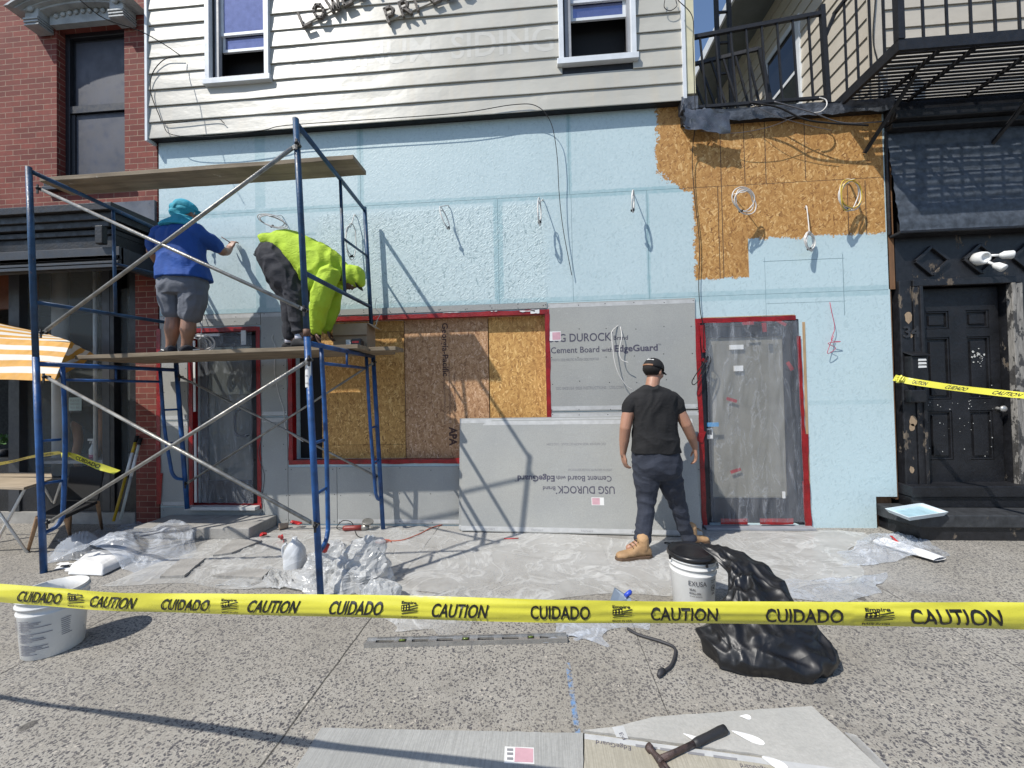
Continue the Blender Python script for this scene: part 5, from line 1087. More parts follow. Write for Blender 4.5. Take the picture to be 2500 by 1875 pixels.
def crumple(name, spine, radii, mat, label, cat, seed, nu=72, nv=60, amp=.12, fq=3., flat0=True, cap=True, facet=False):
    """sack: elliptical sections (rx, ry) along a spine of points, creased like thin film"""
    sp = spline(spine, 8); n = len(sp)-1; rs = []
    for i in range(len(sp)):
        t = i/n*(len(radii)-1); k = min(len(radii)-2, int(t)); t -= k; t = t*t*(3-2*t); rs.append((radii[k][0]*(1-t)+radii[k+1][0]*t, radii[k][1]*(1-t)+radii[k+1][1]*t))
    def f(u, v):
        t = v*n; k = min(n-1, int(t)); t -= k; c = sp[k].lerp(sp[k+1], t); rx = rs[k][0]*(1-t)+rs[k+1][0]*t; ry = rs[k][1]*(1-t)+rs[k+1][1]*t
        a = 2*pi*u; dr = V((cos(a), sin(a), 0))
        b3 = V((dr.x*rx, dr.y*ry, 0))+c; wq = noise.noise(b3*3+V((seed, 0, 0)))*.16; b3 = b3+V((wq, -wq, wq*.8))
        w1 = 1-abs(noise.noise(b3*fq*2.1+V((seed, seed, 0))))*2.2; w2 = 1-abs(noise.noise(V((b3.x*fq*4.4, b3.y*fq*4.4, b3.z*fq*3+seed))))*2; w3 = noise.noise(V((dr.x*1.2, dr.y*1.2, v*1.5+seed*3)))
        w4 = 1-abs(noise.noise(b3*fq*8))*2
        m_ = 1+amp*(1.0*w1+.5*w2+.2*w4-.8)+amp*1.1*w3
        p = c+V((dr.x*rx*m_, dr.y*ry*m_, .03*w2*min(1, 3*v)*(1-.3*v)+.01*w4))
        if p.z < .004: p.z = .004
        return p
    mb = MB(); mb.grid(f, nu, nv, 0, not facet)
    for j in (0, nv):
        c = sum((f(i/nu, j/nv) for i in range(nu)), V((0, 0, 0)))/nu; b0 = len(mb.v); mb.add([c], []); base = j*(nu+1)
        for i in range(nu): mb.f.append((base+i, base+i+1, b0)); mb.mi.append(0); mb.sm.append(not facet)
    return tag(mb.build(name, mat, None), label, cat)
b = NB('bin_bag_film', Roughness=.24); v_ = b.wco(); b.set('Base Color', (.006, .006, .007)); b.set('Specular IOR Level', .55)
n1 = b.noise(3, 2, v_, rough=.4, dist=1.2); n2 = b.m_('ABSOLUTE', b.m_('SUBTRACT', b.noise(5, 2, b.map(v_, scale=(1, 1, .5)), dist=1.), .5))
b.set('Roughness', b.ramp(b.noise(4, 3, v_), [(.35, .36), (.7, .55)])); b.bump(b.m_('ADD', n1, b.m_('MULTIPLY', n2, -1.6)), .55, .03); M['bag'] = b.m
crumple('bin_bag', [(1.21, -2.12, .0), (1.22, -2.11, .06), (1.25, -2.05, .14), (1.29, -1.96, .24), (1.29, -1.84, .335), (1.20, -1.71, .40), (1.09, -1.62, .425)],
        [(.34, .18), (.34, .20), (.27, .16), (.19, .11), (.145, .07), (.10, .03), (.05, .012)], M['bag'], 'black plastic bin bag slumped against the white bucket', 'bin bag', 3.7, 150, 120, .12, 1.7)
crumple('bin_bag_corner', [(1.36, -1.95, .25), (1.41, -1.86, .36), (1.42, -1.82, .44)], [(.10, .06), (.06, .02), (.045, .008)], M['bag'], 'stiff folded corner standing up behind the black bin bag', 'bin bag', 6.7, 40, 30, .15, 2.1) if 0 else None
M['white_film'] = film('white_bag_film', 1.1, (.70, .72, .72), .3, 6, .1, .6, .6, 1.)
c0 = g(880, 1425); crumple('white_plastic_bag', [(c0.x, c0.y, .0), (c0.x-.02, c0.y+.02, .10), (c0.x+.0, c0.y+.05, .2), (c0.x+.05, c0.y+.06, .29), (c0.x+.06, c0.y+.06, .34)], [(.24, .17), (.24, .16), (.17, .12), (.12, .07), (.04, .02)], M['milky'], 'tall crumpled milky plastic bag standing right of the scaffold post', 'plastic bag', 8.1, 40, 26, .20, 3., facet=True)
c0 = g(800, 1400); crumple('white_plastic_bag', [(c0.x, c0.y, .0), (c0.x, c0.y+.02, .10), (c0.x+.03, c0.y+.04, .18), (c0.x+.04, c0.y+.05, .24)], [(.19, .14), (.18, .12), (.12, .08), (.05, .03)], M['milky'], 'lower lump of crumpled milky plastic touching the scaffold post', 'plastic bag', 11.1, 34, 20, .20, 3., facet=True)
c0 = g(925, 1470); crumple('white_plastic_bag', [(c0.x, c0.y, .0), (c0.x, c0.y+.01, .07), (c0.x-.02, c0.y+.03, .13)], [(.15, .11), (.15, .1), (.05, .03)], M['milky'], 'small milky plastic bundle just above the caution tape', 'plastic bag', 13.3, 26, 14, .20, 3.2, facet=True)

# buckets
def bucket(c, label, lid, seed):
    root = empty('bucket', c, label, 'bucket'); c = V(c); wm = paint('bucket_plastic', (.66, .66, .64), .35, .05, .05)
    mb = MB(); mb.lathe(c, [(.0, .0), (.128, 0), (.132, .006), (.146, .25), (.152, .262), (.152, .268), (.146, .272), (.147, .298), (.156, .302), (.156, .310), (.148, .315), (.149, .338), (.158, .342), (.158, .350), (.150, .352), (.151, .366), (.155, .37), (.145, .37), (.143, .30), (.128, .02), (0, .02)], 56); mb.build('bucket_body', wm, root)
    if lid:
        mb = MB(); mb.lathe(c, [(.162, .355), (.166, .36), (.166, .378), (.160, .388), (.150, .388), (.146, .380), (.10, .379), (.06, .381), (0, .381)], 56); mb.build('lid', plain('black_lid', (.012, .012, .013), .3), root)
        for k in range(16): a = 2*pi*k/16+.2; q = c+V((.1665*cos(a), .1665*sin(a), .352)); mb = MB(); mb.box(q-V((.006, .006, .014)), q+V((.006, .006, .012))); mb.build('lid_tab', M['iron'], root) if k % 4 == 0 else None
    for a in (R(200), R(-20)) if not lid else (R(-15),):
        q = c+V((cos(a), sin(a), 0))*.154+V((0, 0, .30)); mb = MB(); mb.lathe(q, [(.022, 0), (.022, .006), (.012, .01), (.0, .012)], 16, axis=(cos(a), sin(a), 0)); mb.build('handle_boss', wm, root)
    return root
bw = V((-3.035, -2.2, 0)); bL = bucket(bw, 'open white bucket with grey printed label, front left behind the tape', False, 1)
def wrap(me, c, r_, a0):      # flat mesh (x, z) wrapped on a cylinder round c, centre angle a0
    for v in me.vertices:
        rr_ = r_+.018*(v.co.z/.25 if v.co.z > 0 else 0); a = a0+v.co.x/rr_; v.co = V((c.x+(rr_)*cos(a), c.y+rr_*sin(a), c.z+v.co.z))
    return me
rr = random.Random(9); mb = MB()
for i in range(22):
    z = .235-.0095*i; w_ = rr.uniform(.07, .17) if i % 5 else .06; x0 = -.10
    if i in (7, 14): continue
    n = 10; mb.add([(x0+w_*k/n, 0, z+q) for q in (0, .0045) for k in range(n+1)], [(k, k+1, n+2+k, n+1+k) for k in range(n)])
for i in range(9):
    z = .21-.012*i; n = 4; mb.add([(.095+.05*k/n*rr.uniform(.6, 1), 0, z+q) for q in (0, .004) for k in range(n+1)], [(k, k+1, n+2+k, n+1+k) for k in range(n)])
for i in range(6):
    z = .232-.014*i; n = 4; mb.add([(-.19+.06*k/n, 0, z+q) for q in (0, .005) for k in range(n+1)], [(k, k+1, n+2+k, n+1+k) for k in range(n)])
link('label_print', wrap(mb.mesh(False), bw, .1335, R(-62)), plain('grey_label_ink', (.20, .20, .23), .6), bL)
bq = V((1.03, -1.585, 0)); bR = bucket(bq, 'white sealant bucket with black lid, left of the black bin bag', True, 2)
def wtext(s_, x, z, w_, h, bold=0, mat='cink2'):
    return text(s_, (x, 0, z), (1, 0, 0), (0, 0, 1), w_, h, bold)
M['cink2'] = plain('navy_label_ink', (.02, .022, .035), .5)
me = join([wtext('EXUSA', -.04, .205, .115, .034), wtext('SEAL', -.035, .172, .04, .014, .02), wtext('ROLL-ON', -.035, .148, .07, .014, .02), wtext('VP AIR BARRIER', -.035, .13, .08, .009), wtext('WARNING', .112, .235, .042, .008, .02), wtext('AVISO', .112, .222, .03, .008, .02)]).mesh(False)
bm = bmesh.new(); bm.from_mesh(me); bmesh.ops.subdivide_edges(bm, edges=[e for e in bm.edges if e.calc_length() > .01], cuts=2); bm.to_mesh(me); bm.free()
link('label_print', wrap(me, bq, .1345, R(-105)), M['cink2'], bR)
me = MB(); n = 20
me.add([(.132+.022*cos(2*pi*k/n), 0, .185+.022*sin(2*pi*k/n)) for k in range(n)]+[(.132+.018*cos(2*pi*k/n), 0, .185+.018*sin(2*pi*k/n)) for k in range(n)], [(k, (k+1) % n, n+(k+1) % n, n+k) for k in range(n)])
for (x, z, w_, h) in ((.122, .176, .02, .006), (.125, .185, .016, .008), (.117, .150, .03, .004), (.117, .142, .03, .004)): me.add([(x, 0, z), (x+w_, 0, z), (x+w_, 0, z+h), (x, 0, z+h)], [(0, 1, 2, 3)])
link('warning_symbol', wrap(me.mesh(False), bq, .1347, R(-105)), M['cink2'], bR)

# spirit level
la, lb = g(888, 1583), g(1386, 1570); la.z = lb.z = 0; d = (lb-la).normalized(); n_ = V((-d.y, d.x, 0)); L = (lb-la).length
lv = empty('spirit_level', (la+lb)/2, 'long silver spirit level lying on the pavement behind the blue chalk line', 'spirit level'); alu = paint('level_aluminium', (.42, .42, .41), .3, .1, .05, metal=.7, sc_=20)
def lbox(mb, a, b_, y0, y1, z0, z1): 
    mb.prism([la+d*a+n_*y0+V((0, 0, z0)), la+d*b_+n_*y0+V((0, 0, z0)), la+d*b_+n_*y1+V((0, 0, z0)), la+d*a+n_*y1+V((0, 0, z0))], (0, 0, z1-z0))
mb = MB(); lbox(mb, 0, L, 0, .007, 0, .028); lbox(mb, 0, L, .055, .062, 0, .028)
ed = [0, .06, .15, .20, .235, .28, .37, .42, .51, .58, .61, .67, .76, .81, .90, .965, .995, 1.04, 1.13, 1.16, 1.2, 1.5]
xx = 0; holes_ = [(.06, .17), (.20, .245), (.28, .38), (.43, .53), (.585, .63), (.68, .78), (.83, .93), (.985, 1.025), (1.06, 1.17)]
for a, b_ in holes_: lbox(mb, xx, a, .007, .055, .008, .018); lbox(mb, a, b_, .007, .014, .008, .018); lbox(mb, a, b_, .048, .055, .008, .018); xx = b_
lbox(mb, xx, L, .007, .055, .008, .018); mb.build('level_body', alu, lv)
for i in (1, 4, 7):
    a, b_ = holes_[i]; mb = MB(); lbox(mb, a+.001, b_-.001, .015, .047, .006, .022); vb = mb.build('vial_block', plain('vial_black', (.015, .015, .015), .4), lv); q = la+d*(a+.006)+n_*.03+V((0, 0, .024)); mb = MB(); mb.tube([q, q+d*(b_-a-.012)], .006, 8); mb.build('vial', plain('vial_green', (.12, .16, .03), .15), vb)
# cement board cut-offs in front
def flat(pts, z, th, mat, label, cat='cement board', name='cement_offcut', seed=1, jag=.004):
    out = []
    for i, p in enumerate(pts):
        q = V(pts[(i+1) % len(pts)]); p = V(p); n = max(2, int((q-p).length/.03))
        for k in range(n):
            t = k/n; c = p.lerp(q, t); o = jag*noise.noise(V((c.x*35, c.y*35, seed))) if k else 0; out.append(V((c.x+o, c.y+o, z)))
    mb = MB(); mb.prism(out, (0, 0, th)); return tag(mb.build(name, mat, None), label, cat)
def cboard(name, c0, c1, comb):
    b = NB(name, Roughness=.85); v_ = b.wco(); c = b.mix(b.ramp(b.noise(3, 5, v_), [(.35, 0), (.65, 1)]), c0, c1)
    c = b.mix(b.ramp(b.noise(60, 4, v_, rough=.8), [(.35, .35), (.6, 0)]), c, tuple(q*.7 for q in c0)); 
    if comb: 
        st = b.noise(1, 4, b.map(v_, scale=(160, 5, 1), rot=(0, 0, .03))); c = b.mix(b.ramp(st, [(.42, .45), (.56, 0)]), c, tuple(q*.72 for q in c0)); b.bump(st, .4, .004)
    else:
        st = b.noise(1, 4, b.map(v_, scale=(18, 60, 1), rot=(0, 0, .9))); c = b.mix(b.ramp(st, [(.3, .35), (.5, 0)]), c, tuple(q*.75 for q in c0)); b.bump(b.noise(90, 4, v_), .4, .004)
    b.set('Base Color', c); return b.m
fa = flat([g(690, 1935), g(785, 1784), g(1428, 1797), g(1424, 1960)], .001, .0127, cboard('combed_cement', (.31, .31, .295), (.38, .38, .36), True), 'grey combed cement board offcut at the bottom centre with a pink sticker')
fb = flat([g(1424, 1960), g(1424, 1797), g(1850, 1856), g(2200, 1905), g(2240, 1990)], .001, .0127, cboard('sandy_cement', (.34, .315, .25), (.42, .39, .32), True), 'sandy cement board offcut with a printed EdgeGuard edge at the bottom')
fc = flat([g(1424, 1790), g(1495, 1783), g(1600, 1757), g(1810, 1742), g(1982, 1731), g(2060, 1800), g(2150, 1885), g(2230, 1990), g(2100, 1925), g(1850, 1850)], .002, .0125, cboard('pale_cement', (.37, .365, .34), (.44, .43, .40), False), 'pale broken cement board under the hammer')
flat([g(2062, 1793), g(2090, 1800), g(2180, 1890), g(2235, 1990), g(2230, 1990), g(2150, 1885)], .0, .010, M['sheet'], 'strip of clear plastic along the right edge of the pale board', 'plastic sheet', 'plastic_strip')
def onflat(pts, z, mat, parent, name): mb = MB(); mb.prism([V((p.x, p.y, z)) for p in pts], (0, 0, .0007)); return mb.build(name, mat, parent)
onflat([g(1427, 1799), g(1852, 1858), g(2195, 1905), g(2205, 1932), g(1852, 1872), g(1427, 1812)], .0139, M['cemband'], fb, 'edge_band')
A, B_ = g(1540, 1822, .0147), g(1455, 1806, .0147); me = text('EdgeGuard', A, (B_-A), V((B_-A).cross(V((0, 0, 1))))*-1, (B_-A).length, .022)
link('printed_lettering', me, M['ink'], fb)
A, B_ = g(1880, 1876, .0147), g(1820, 1866, .0147); link('printed_lettering', text('EdgeGuard', A, (B_-A), V((B_-A).cross(V((0, 0, 1))))*-1, .11, .022), M['ink'], fb)
for i, (a, b_) in enumerate(((1552, 1605), (1612, 1668), (1680, 1720), (1742, 1800))): onflat([g(a, 1799+(a-1425)*.139+9), g(b_, 1799+(b_-1425)*.139+9), g(b_, 1799+(b_-1425)*.139+15), g(a, 1799+(a-1425)*.139+15)], .0147, M['inklt'], fb, 'band_print')
onflat([g(1495, 1784), g(1522, 1780), g(1535, 1812), g(1505, 1808)], .0150, M['cemband'], fc, 'edge_band')
A = g(1500, 1806, .0159); link('printed_lettering', text('Ed', g(1511, 1790, .0159), (.35, -1, 0), (1, .35, 0), .035, .018), M['ink'], fc)
so_ = onflat([g(1233, 1831), g(1304, 1834), g(1305, 1874), g(1231, 1872)], .0143, M['white'], fa, 'sticker')
onflat([g(1258, 1834), g(1302, 1837), g(1302, 1871), g(1256, 1869)], .0153, plain('sticker_pink', (.55, .33, .37), .5), so_, 'pink_print')
for y in (1836, 1846, 1858): onflat([g(1238, y), g(1253, y+.5), g(1253, y+7), g(1238, y+6)], .0153, M['inklt'], so_, 'sticker_print')
wp = plain('white_paper', (.78, .78, .77), .6)
def scrap(cx, cy, rx, ry, ang, label, z=.0165):
    mb = MB(); c = g(cx, cy); a_ = R(ang); e = [V((c.x+rx*cos(t)*cos(a_)-ry*sin(t)*sin(a_), c.y+rx*cos(t)*sin(a_)+ry*sin(t)*cos(a_), z+.003*sin(t*2))) for t in [i*2*pi/14 for i in range(14)]]
    mb.prism(e, (0, 0, .0008)); return tag(mb.build('paper_scrap', wp, None), label, 'scrap', 'white scraps on the pale board')
scrap(1826, 1809, .062, .018, -28, 'long white leaf shaped scrap right of the hammer handle')
scrap(1820, 1759, .024, .012, -5, 'small white scrap at the far edge of the pale board')
scrap(1695, 1812, .045, .013, -30, 'white scrap partly under the hammer handle')
scrap(1892, 1873, .045, .022, -35, 'white scrap at the bottom edge of the photo')
# hammer
hm = empty('hammer', g(1650, 1840), 'worn brown claw hammer with black rubber grip on the pale board', 'hammer')
rust = paint('brown_steel', (.07, .045, .04), .5, .5, .4, sc_=25)
h0, h1 = g(1610, 1855, .03), g(1770, 1780, .03); d = (h1-h0).normalized(); n_ = V((-d.y, d.x, 0))
mb = MB(); mb.tube([h0, h0.lerp(h1, .25), h0.lerp(h1, .5)], [.012, .010, .0105], 10, flat=1.3); mb.build('shaft', rust, hm)
mb = MB(); mb.tube([h0.lerp(h1, .5), h0.lerp(h1, .56), h0.lerp(h1, .75), h0.lerp(h1, .93), h1], [.013, .0165, .0165, .019, .018], 12); gp = mb.build('grip', plain('black_rubber', (.02, .02, .022), .55), hm)
hc = h0; mb = MB(); f0, f1 = g(1582, 1822, .033), h0
mb.tube([f0, f0.lerp(f1, .22), f0.lerp(f1, .28), f0.lerp(f1, .55), f1, f1+(f1-f0)*.25], [.017, .0175, .012, .0115, .016, .014], 12)
cl = (f1-f0)
for s_ in (-1, 1):
    e0 = f1+cl*.25+n_*0; side = cl.normalized().cross(V((0, 0, 1)))
    mb.tube([e0, e0+cl*.35+V((0, 0, .004)), e0+cl*.75+V((0, 0, -.006)), e0+cl*1.1+V((0, 0, -.018))], [.011, .010, .008, .004], 8) if s_ == 1 else mb.tube([e0+side*.012, e0+side*.014+cl*.35+V((0, 0, .004)), e0+side*.016+cl*.75+V((0, 0, -.006)), e0+side*.018+cl*1.1+V((0, 0, -.018))], [.010, .009, .007, .004], 8)
mb.build('hammer_head', rust, hm)
# leaning boards
def lean(x0, x1, yb0, yb1, yt, h, label, k):
    b0, b1 = V((x0, yb0, .012)), V((x1, yb1, .012)); n = h; ang = math.atan2(yt-(yb0+yb1)/2, 1.2)
    up_ = V((0, sin(ang), cos(ang))); rt_ = (b1-b0).normalized(); nn = rt_.cross(up_).normalized(); nn = nn if nn.y < 0 else -nn
    root = empty('cement_board', b0, label, 'cement board', 'cement boards leaning on the wall')
    mb = MB(); mb.prism([b0, b1, b1+up_*h, b0+up_*h], -nn*.0127); mb.build('board_panel', M['cem'], root, bevel=.0015)
    for z in (.012, h-.055):
        mb = MB(); mb.prism([b0+up_*z+nn*.0002, b1+up_*z+nn*.0002, b1+up_*(z+.043)+nn*.0002, b0+up_*(z+.043)+nn*.0002], nn*.0005); mb.build('edge_band', M['cemband'], root)
    return root, b0, b1, up_, rt_, nn
lean(-.93, 1.52, -.165, -.20, -.022, 1.22, 'inner cement board leaning behind the printed one', 0)
root, b0, b1, up_, rt_, nn = lean(-.90, 1.60, -.195, -.305, -.05, 1.20, 'outer cement board leaning on the wall with upside down printing', 1)
tb = b0+rt_*1.66+up_*.655+nn*.0012
print_block(root, tb-rt_*.03, -rt_, -up_, .86)
for k in range(5):
    p = b0+rt_*(.25+.52*k)+up_*.022+nn*.0011; link('band_print', text('EdgeGuard', p, rt_, up_, .12, .018), M['inklt'], root)
p = b0+rt_*1.41+up_*.29+nn*.0012; mb = MB(); mb.prism([p, p+rt_*.13, p+rt_*.13+up_*.08, p+up_*.08], nn*.0006); so_ = mb.build('sticker', M['white'], root)
p = p+nn*.0007+rt_*.006+up_*.006; mb = MB(); mb.prism([p, p+rt_*.08, p+rt_*.08+up_*.068, p+up_*.068], nn*.0004); mb.build('pink_print', plain('sticker_pink', (.55, .33, .37), .5), so_)

# jug, grinder, cords, cup, tape scraps, packet, knife, broken tiles, poles, umbrella, table, chair
jc = g(720, 1385); M['jug'] = film('jug_plastic', .5, (.62, .64, .66), .3, 2, 0, .1, .9, 1.); jg = empty('plastic_jug', jc, 'translucent white gallon jug upside down on the plastic sheet', 'jug')
mb = MB()
def sq(cx, cy, z, r_, n=28, pw=.55): return [V((cx+r_*math.copysign(abs(cos(a))**pw, cos(a)), cy+r_*math.copysign(abs(sin(a))**pw, sin(a)), z)) for a in [2*pi*k/n for k in range(n)]]
rows = [(.078, 0, .55), (.079, .02, .55), (.079, .13, .6), (.074, .16, .75), (.055, .20, .95), (.032, .228, 1), (.022, .238, 1), (.021, .262, 1)]; n = 28; vs = []
for r_, z, pw in rows: vs += sq(jc.x, jc.y, z+.004, r_, n, pw)
mb.add(vs, [(i*n+k, i*n+(k+1) % n, (i+1)*n+(k+1) % n, (i+1)*n+k) for i in range(len(rows)-1) for k in range(n)], 0, True); mb.f.append(tuple(range((len(rows)-1)*n, len(rows)*n))); mb.mi.append(0); mb.sm.append(False); mb.build('jug_body', M['jug'], jg, fix=True)
mb = MB(); mb.tube(spline([jc+V((-.06, -.02, .215)), jc+V((-.088, -.03, .19)), jc+V((-.09, -.03, .12)), jc+V((-.078, -.03, .09))], 6), .011, 8); mb.build('jug_handle', M['jug'], jg)
gr = g(870, 1293); gd = empty('angle_grinder', gr, 'red and silver angle grinder with its disc up, lying by the wall', 'angle grinder')
a, b_ = g(838, 1290, .035), g(884, 1288, .035); e = g(900, 1286, .04); mb = MB(); mb.tube([a, a.lerp(b_, .1), a.lerp(b_, .6), b_], [.024, .030, .028, .031], 14); mb.build('grinder_body', paint('grinder_red', (.22, .03, .025), .4, .1), gd)
mb = MB(); mb.tube([b_, b_.lerp(e, .5), e], [.033, .036, .030], 14); mb.lathe(e-V((.02, 0, .0)), [(.025, 0), (.022, .05), (.012, .055)], 14); mb.build('gear_head', M['galv'], gd)
mb = MB(); mb.lathe(e+V((-.01, 0, .06)), [(0, 0), (.055, .0), (.056, .003), (0, .004)], 26, axis=(.25, -.2, 1)); mb.build('disc', plain('grinding_disc', (.06, .055, .055), .6), gd)
mb = MB(); mb.lathe(e+V((-.01, 0, .045)), [(.03, 0), (.06, .004), (.06, .02), (.058, .02)], 20, axis=(.25, -.2, 1)); mb.build('disc_guard', M['galv'], gd)
cable([a, g(826, 1292, .02), g(823, 1285, .05), g(838, 1271, .07), g(858, 1275, .06), g(866, 1295, .01), g(875, 1310, .01), g(902, 1316, .01), g(900, 1326, .01), g(870, 1330, .008), g(840, 1338, .008)], .0045, M['black'], 'black power cord looping from the angle grinder')
orc = plain('orange_cord', (.40, .09, .05), .5)
cable([g(930, 1325, .01), g(950, 1321, .01), g(985, 1318, .01), g(1025, 1303, .01), g(1052, 1289, .01), g(1080, 1281, .012), g(1092, 1280, .012)], .006, orc, 'orange extension cord running to the wall bottom')
mb = MB(); mb.tube([g(918, 1325, .015), g(926, 1326, .015), g(945, 1323, .015)], [.012, .017, .012], 10); mb.tube(spline([g(918, 1325, .016), g(924, 1318, .02), g(948, 1318, .02), g(955, 1323, .014)], 5), .006, 6); tag(mb.build('cord_plug', orc, None), 'orange plug end of the extension cord with the cord looped over it', 'plug')
cable([g(1532, 1535, .01), g(1560, 1550, .01), g(1610, 1565, .012), g(1645, 1580, .012), g(1648, 1600, .012), g(1638, 1625, .012), g(1620, 1640, .012)], .009, plain('grey_rubber', (.03, .03, .034), .6), 'thick dark rubber cable end lying on the pavement below the tape')
mb = MB(); q = g(1613, 1641, .018); mb.tube([q+V((.02, .02, 0)), q, q-V((.02, .025, .004))], [.012, .017, .009], 9); tag(mb.build('cable_knot', plain('grey_rubber2', (.03, .03, .034), .6), None), 'knotted end of the dark rubber cable', 'cable')
c = g(690, 1284, .035); mb = MB(); mb.lathe(c+V((.045, .03, 0)), [(.028, 0), (.036, .09), (.038, .09), (.034, .085), (.0, .01)], 24, axis=(-.7, -.7, .02)); tag(mb.build('paper_cup', paint('paper_cup', (.45, .36, .28), .6, .1), None), 'brown paper cup lying on its side by the wall', 'cup')
for i, (x, y, lb_) in enumerate(((722, 1285, 'upright crumpled scrap of red tape near the paper cup'), (645, 1308, 'red tape scrap left of the two near the jug'), (685, 1318, 'curled red tape scrap above the plastic jug'), (922, 1276, 'red tape scrap beside the rear scaffold foot'))):
    q = g(x, y, .02); mb = MB(); rr2 = random.Random(i+20); mb.tube(spline([q+V((rr2.uniform(-.05, .05), rr2.uniform(-.03, .03), rr2.uniform(-.012, .05))) for _ in range(5)], 6), .022, 6, flat=.12)
    for v_i, v_ in enumerate(mb.v): mb.v[v_i] = (v_[0], v_[1], max(.004, v_[2]))
    tag(mb.build('red_tape_scrap', M['redp'], None), lb_, 'tape scrap', 'red tape scraps')
pk = paint('white_packet', (.70, .70, .69), .7, .05, .3)
mb = MB(); A_, B2, C2, D2 = g(166, 1405), g(250, 1408), g(332, 1368), g(222, 1358)
def pkt(u, v): 
    p = A_.lerp(B2, u).lerp(D2.lerp(C2, u), v); k = min(1, 8*min(u, 1-u, v, 1-v)); return V((p.x, p.y, .012+.085*k**.35*(1+.12*noise.noise(V((u*4, v*4, 3))))*(1 if u < .75 else 1-.25*(u-.75)*4)))
mb.grid(pkt, 40, 30); mb.grid(lambda u, v: A_.lerp(B2, u).lerp(D2.lerp(C2, u), v)+V((0, 0, .008)), 4, 4); tag(mb.build('folded_dropcloth', pk, None, fix=False), 'thick white folded cloth packet lying left of the drop sheet', 'dropcloth')
p, q = g(150, 1382, .02), g(195, 1379, .02); kn = empty('utility_knife', p, 'utility knife with a black handle lying on a white cloth at the left', 'knife')
mb = MB(); mb.tube([p, p.lerp(q, .5), q], [.012, .015, .012], 8, flat=.6); mb.build('knife_handle', plain('knife_black', (.02, .02, .02), .4), kn); mb = MB(); mb.bar(q, q+(q-p)*.4, .003, .018); mb.build('blade', M['galv'], kn)
sheet([g(130, 1392), g(215, 1392), g(225, 1376), g(150, 1374)], pk, 'small flat white cloth under the utility knife', .006, None, 51., 20, 12, 4, .02, 'white_cloth', .004, 'cloth')
for i, (pts, lb_) in enumerate((([(390, 1415), (440, 1372), (500, 1370), (450, 1412)], 'flat broken tile slab nearest the white packet'), ([(520, 1362), (570, 1322), (640, 1325), (565, 1356)], 'flat broken tile slab below the red tape scraps'), ([(520, 1412), (610, 1395), (660, 1398), (640, 1418)], 'flat pale slab at the lower edge of the drop sheet'))):
    flat([g(*q) for q in pts], .006, .022, M['conc'], lb_, 'slab', 'broken_slab', i+3, .01)
sp = empty('taping_knife', g(1535, 1458), 'grey steel taping knife with a blue handle sticking up behind the tape', 'taping knife')
mb = MB(); mb.prism([g(1487, 1480, .02), g(1540, 1480, .02), g(1541, 1462, .06), g(1501, 1436, .10)], (0, .012, .002)); mb.build('blade', paint('blue_steel', (.17, .21, .26), .35, .1, .05, metal=.3), sp)
mb = MB(); mb.tube([g(1526, 1455, .075), g(1537, 1447, .09), g(1540, 1442, .10)], [.014, .017, .012], 10); mb.build('handle', plain('blue_handle', (.02, .06, .45), .4), sp)
for (p, q, m_, nm, lb_) in (((330, 1080), (277, 1273), (.50, .33, .02), 'yellow', 'yellow painter pole leaning in the corner by the brick pier'), ((339, 1086), (294, 1268), (.45, .48, .46), 'white', 'white painter pole leaning beside the yellow one')):
    a = W(*p, -.03); b_ = g(*q); b_ = W(q[0], q[1], -.33) if 0 else V((W(q[0], q[1], -.30).x, -.30, max(.02, W(q[0], q[1], -.30).z)))
    root = empty('extension_pole', b_, lb_, 'pole', 'painter poles by the brick pier'); mb = MB(); mb.tube([b_, b_.lerp(a, .56)], .014, 10); mb.build('pole_tube', plain(nm+'_pole', m_, .4), root)
    mb = MB(); mb.tube([b_.lerp(a, .56), b_.lerp(a, .86)], .0155, 10); mb.build('pole_grip', M['white'], root); mb = MB(); mb.tube([b_.lerp(a, .86), a], .0145, 10); mb.build('upper_tube', plain(nm+'_pole2', m_, .4), root); mb = MB(); mb.tube([a, a+(a-b_).normalized()*.08], [.018, .02], 10); mb.build('pole_tip', M['black'], root)
# umbrella
ub = empty('patio_umbrella', (-6.3, -1.0, 0), 'yellow and white striped patio umbrella canopy at the left edge', 'umbrella')
uy = paint('umbrella_yellow', (.54, .27, .035), .7, .12, .1); uw = paint('umbrella_white', (.60, .57, .50), .7, .05, .1)
P1, P2, P3, P4 = W(-420, 905, -1.15), W(140, 931, -1.15), W(178, 836, -.82), W(-420, 812, -.85); P5, P6 = W(235, 868, -.45), W(110, 812, -.15); P7 = W(-420, 700, -.15)
mb = MB()
def strips(a, b_, c, d, n, seed, sag=.02, flip=0):
    for k in range(n):
        v0, v1 = k/n, (k+1)/n
        def f(u, v): vv = v0+(v1-v0)*v; p = a.lerp(b_, u).lerp(d.lerp(c, u), vv); return p+V((0, -.02, sag*sin(u*7+vv*3)*.5+sag*noise.noise(V((u*4, vv*3, seed)))))
        mb.grid(f, 30, 3, (k+flip) % 2)
strips(P1, P2, P3, P4, 7, 1., .02)
strips(P2, P5, P3.lerp(P5, .02), P3, 5, 2., .02)
strips(P4, P3, P6, P7, 8, 3., .015, 1)
strips(P3, P5, P6.lerp(P5, .0), P6, 4, 4., .01, 1)
me_o = mb.build('canopy', [uy, uw], ub, fix=False)
mb = MB(); mb.tube([(-6.3, -1.0, .0), (-6.3, -.9, 2.6)], .02, 10); mb.build('pole', M['white'], ub); mb = MB(); mb.lathe((-6.3, -1.0, 0), [(.25, 0), (.25, .06), (.05, .1), (.03, .3)], 20); mb.build('umbrella_base', M['iron'], ub)
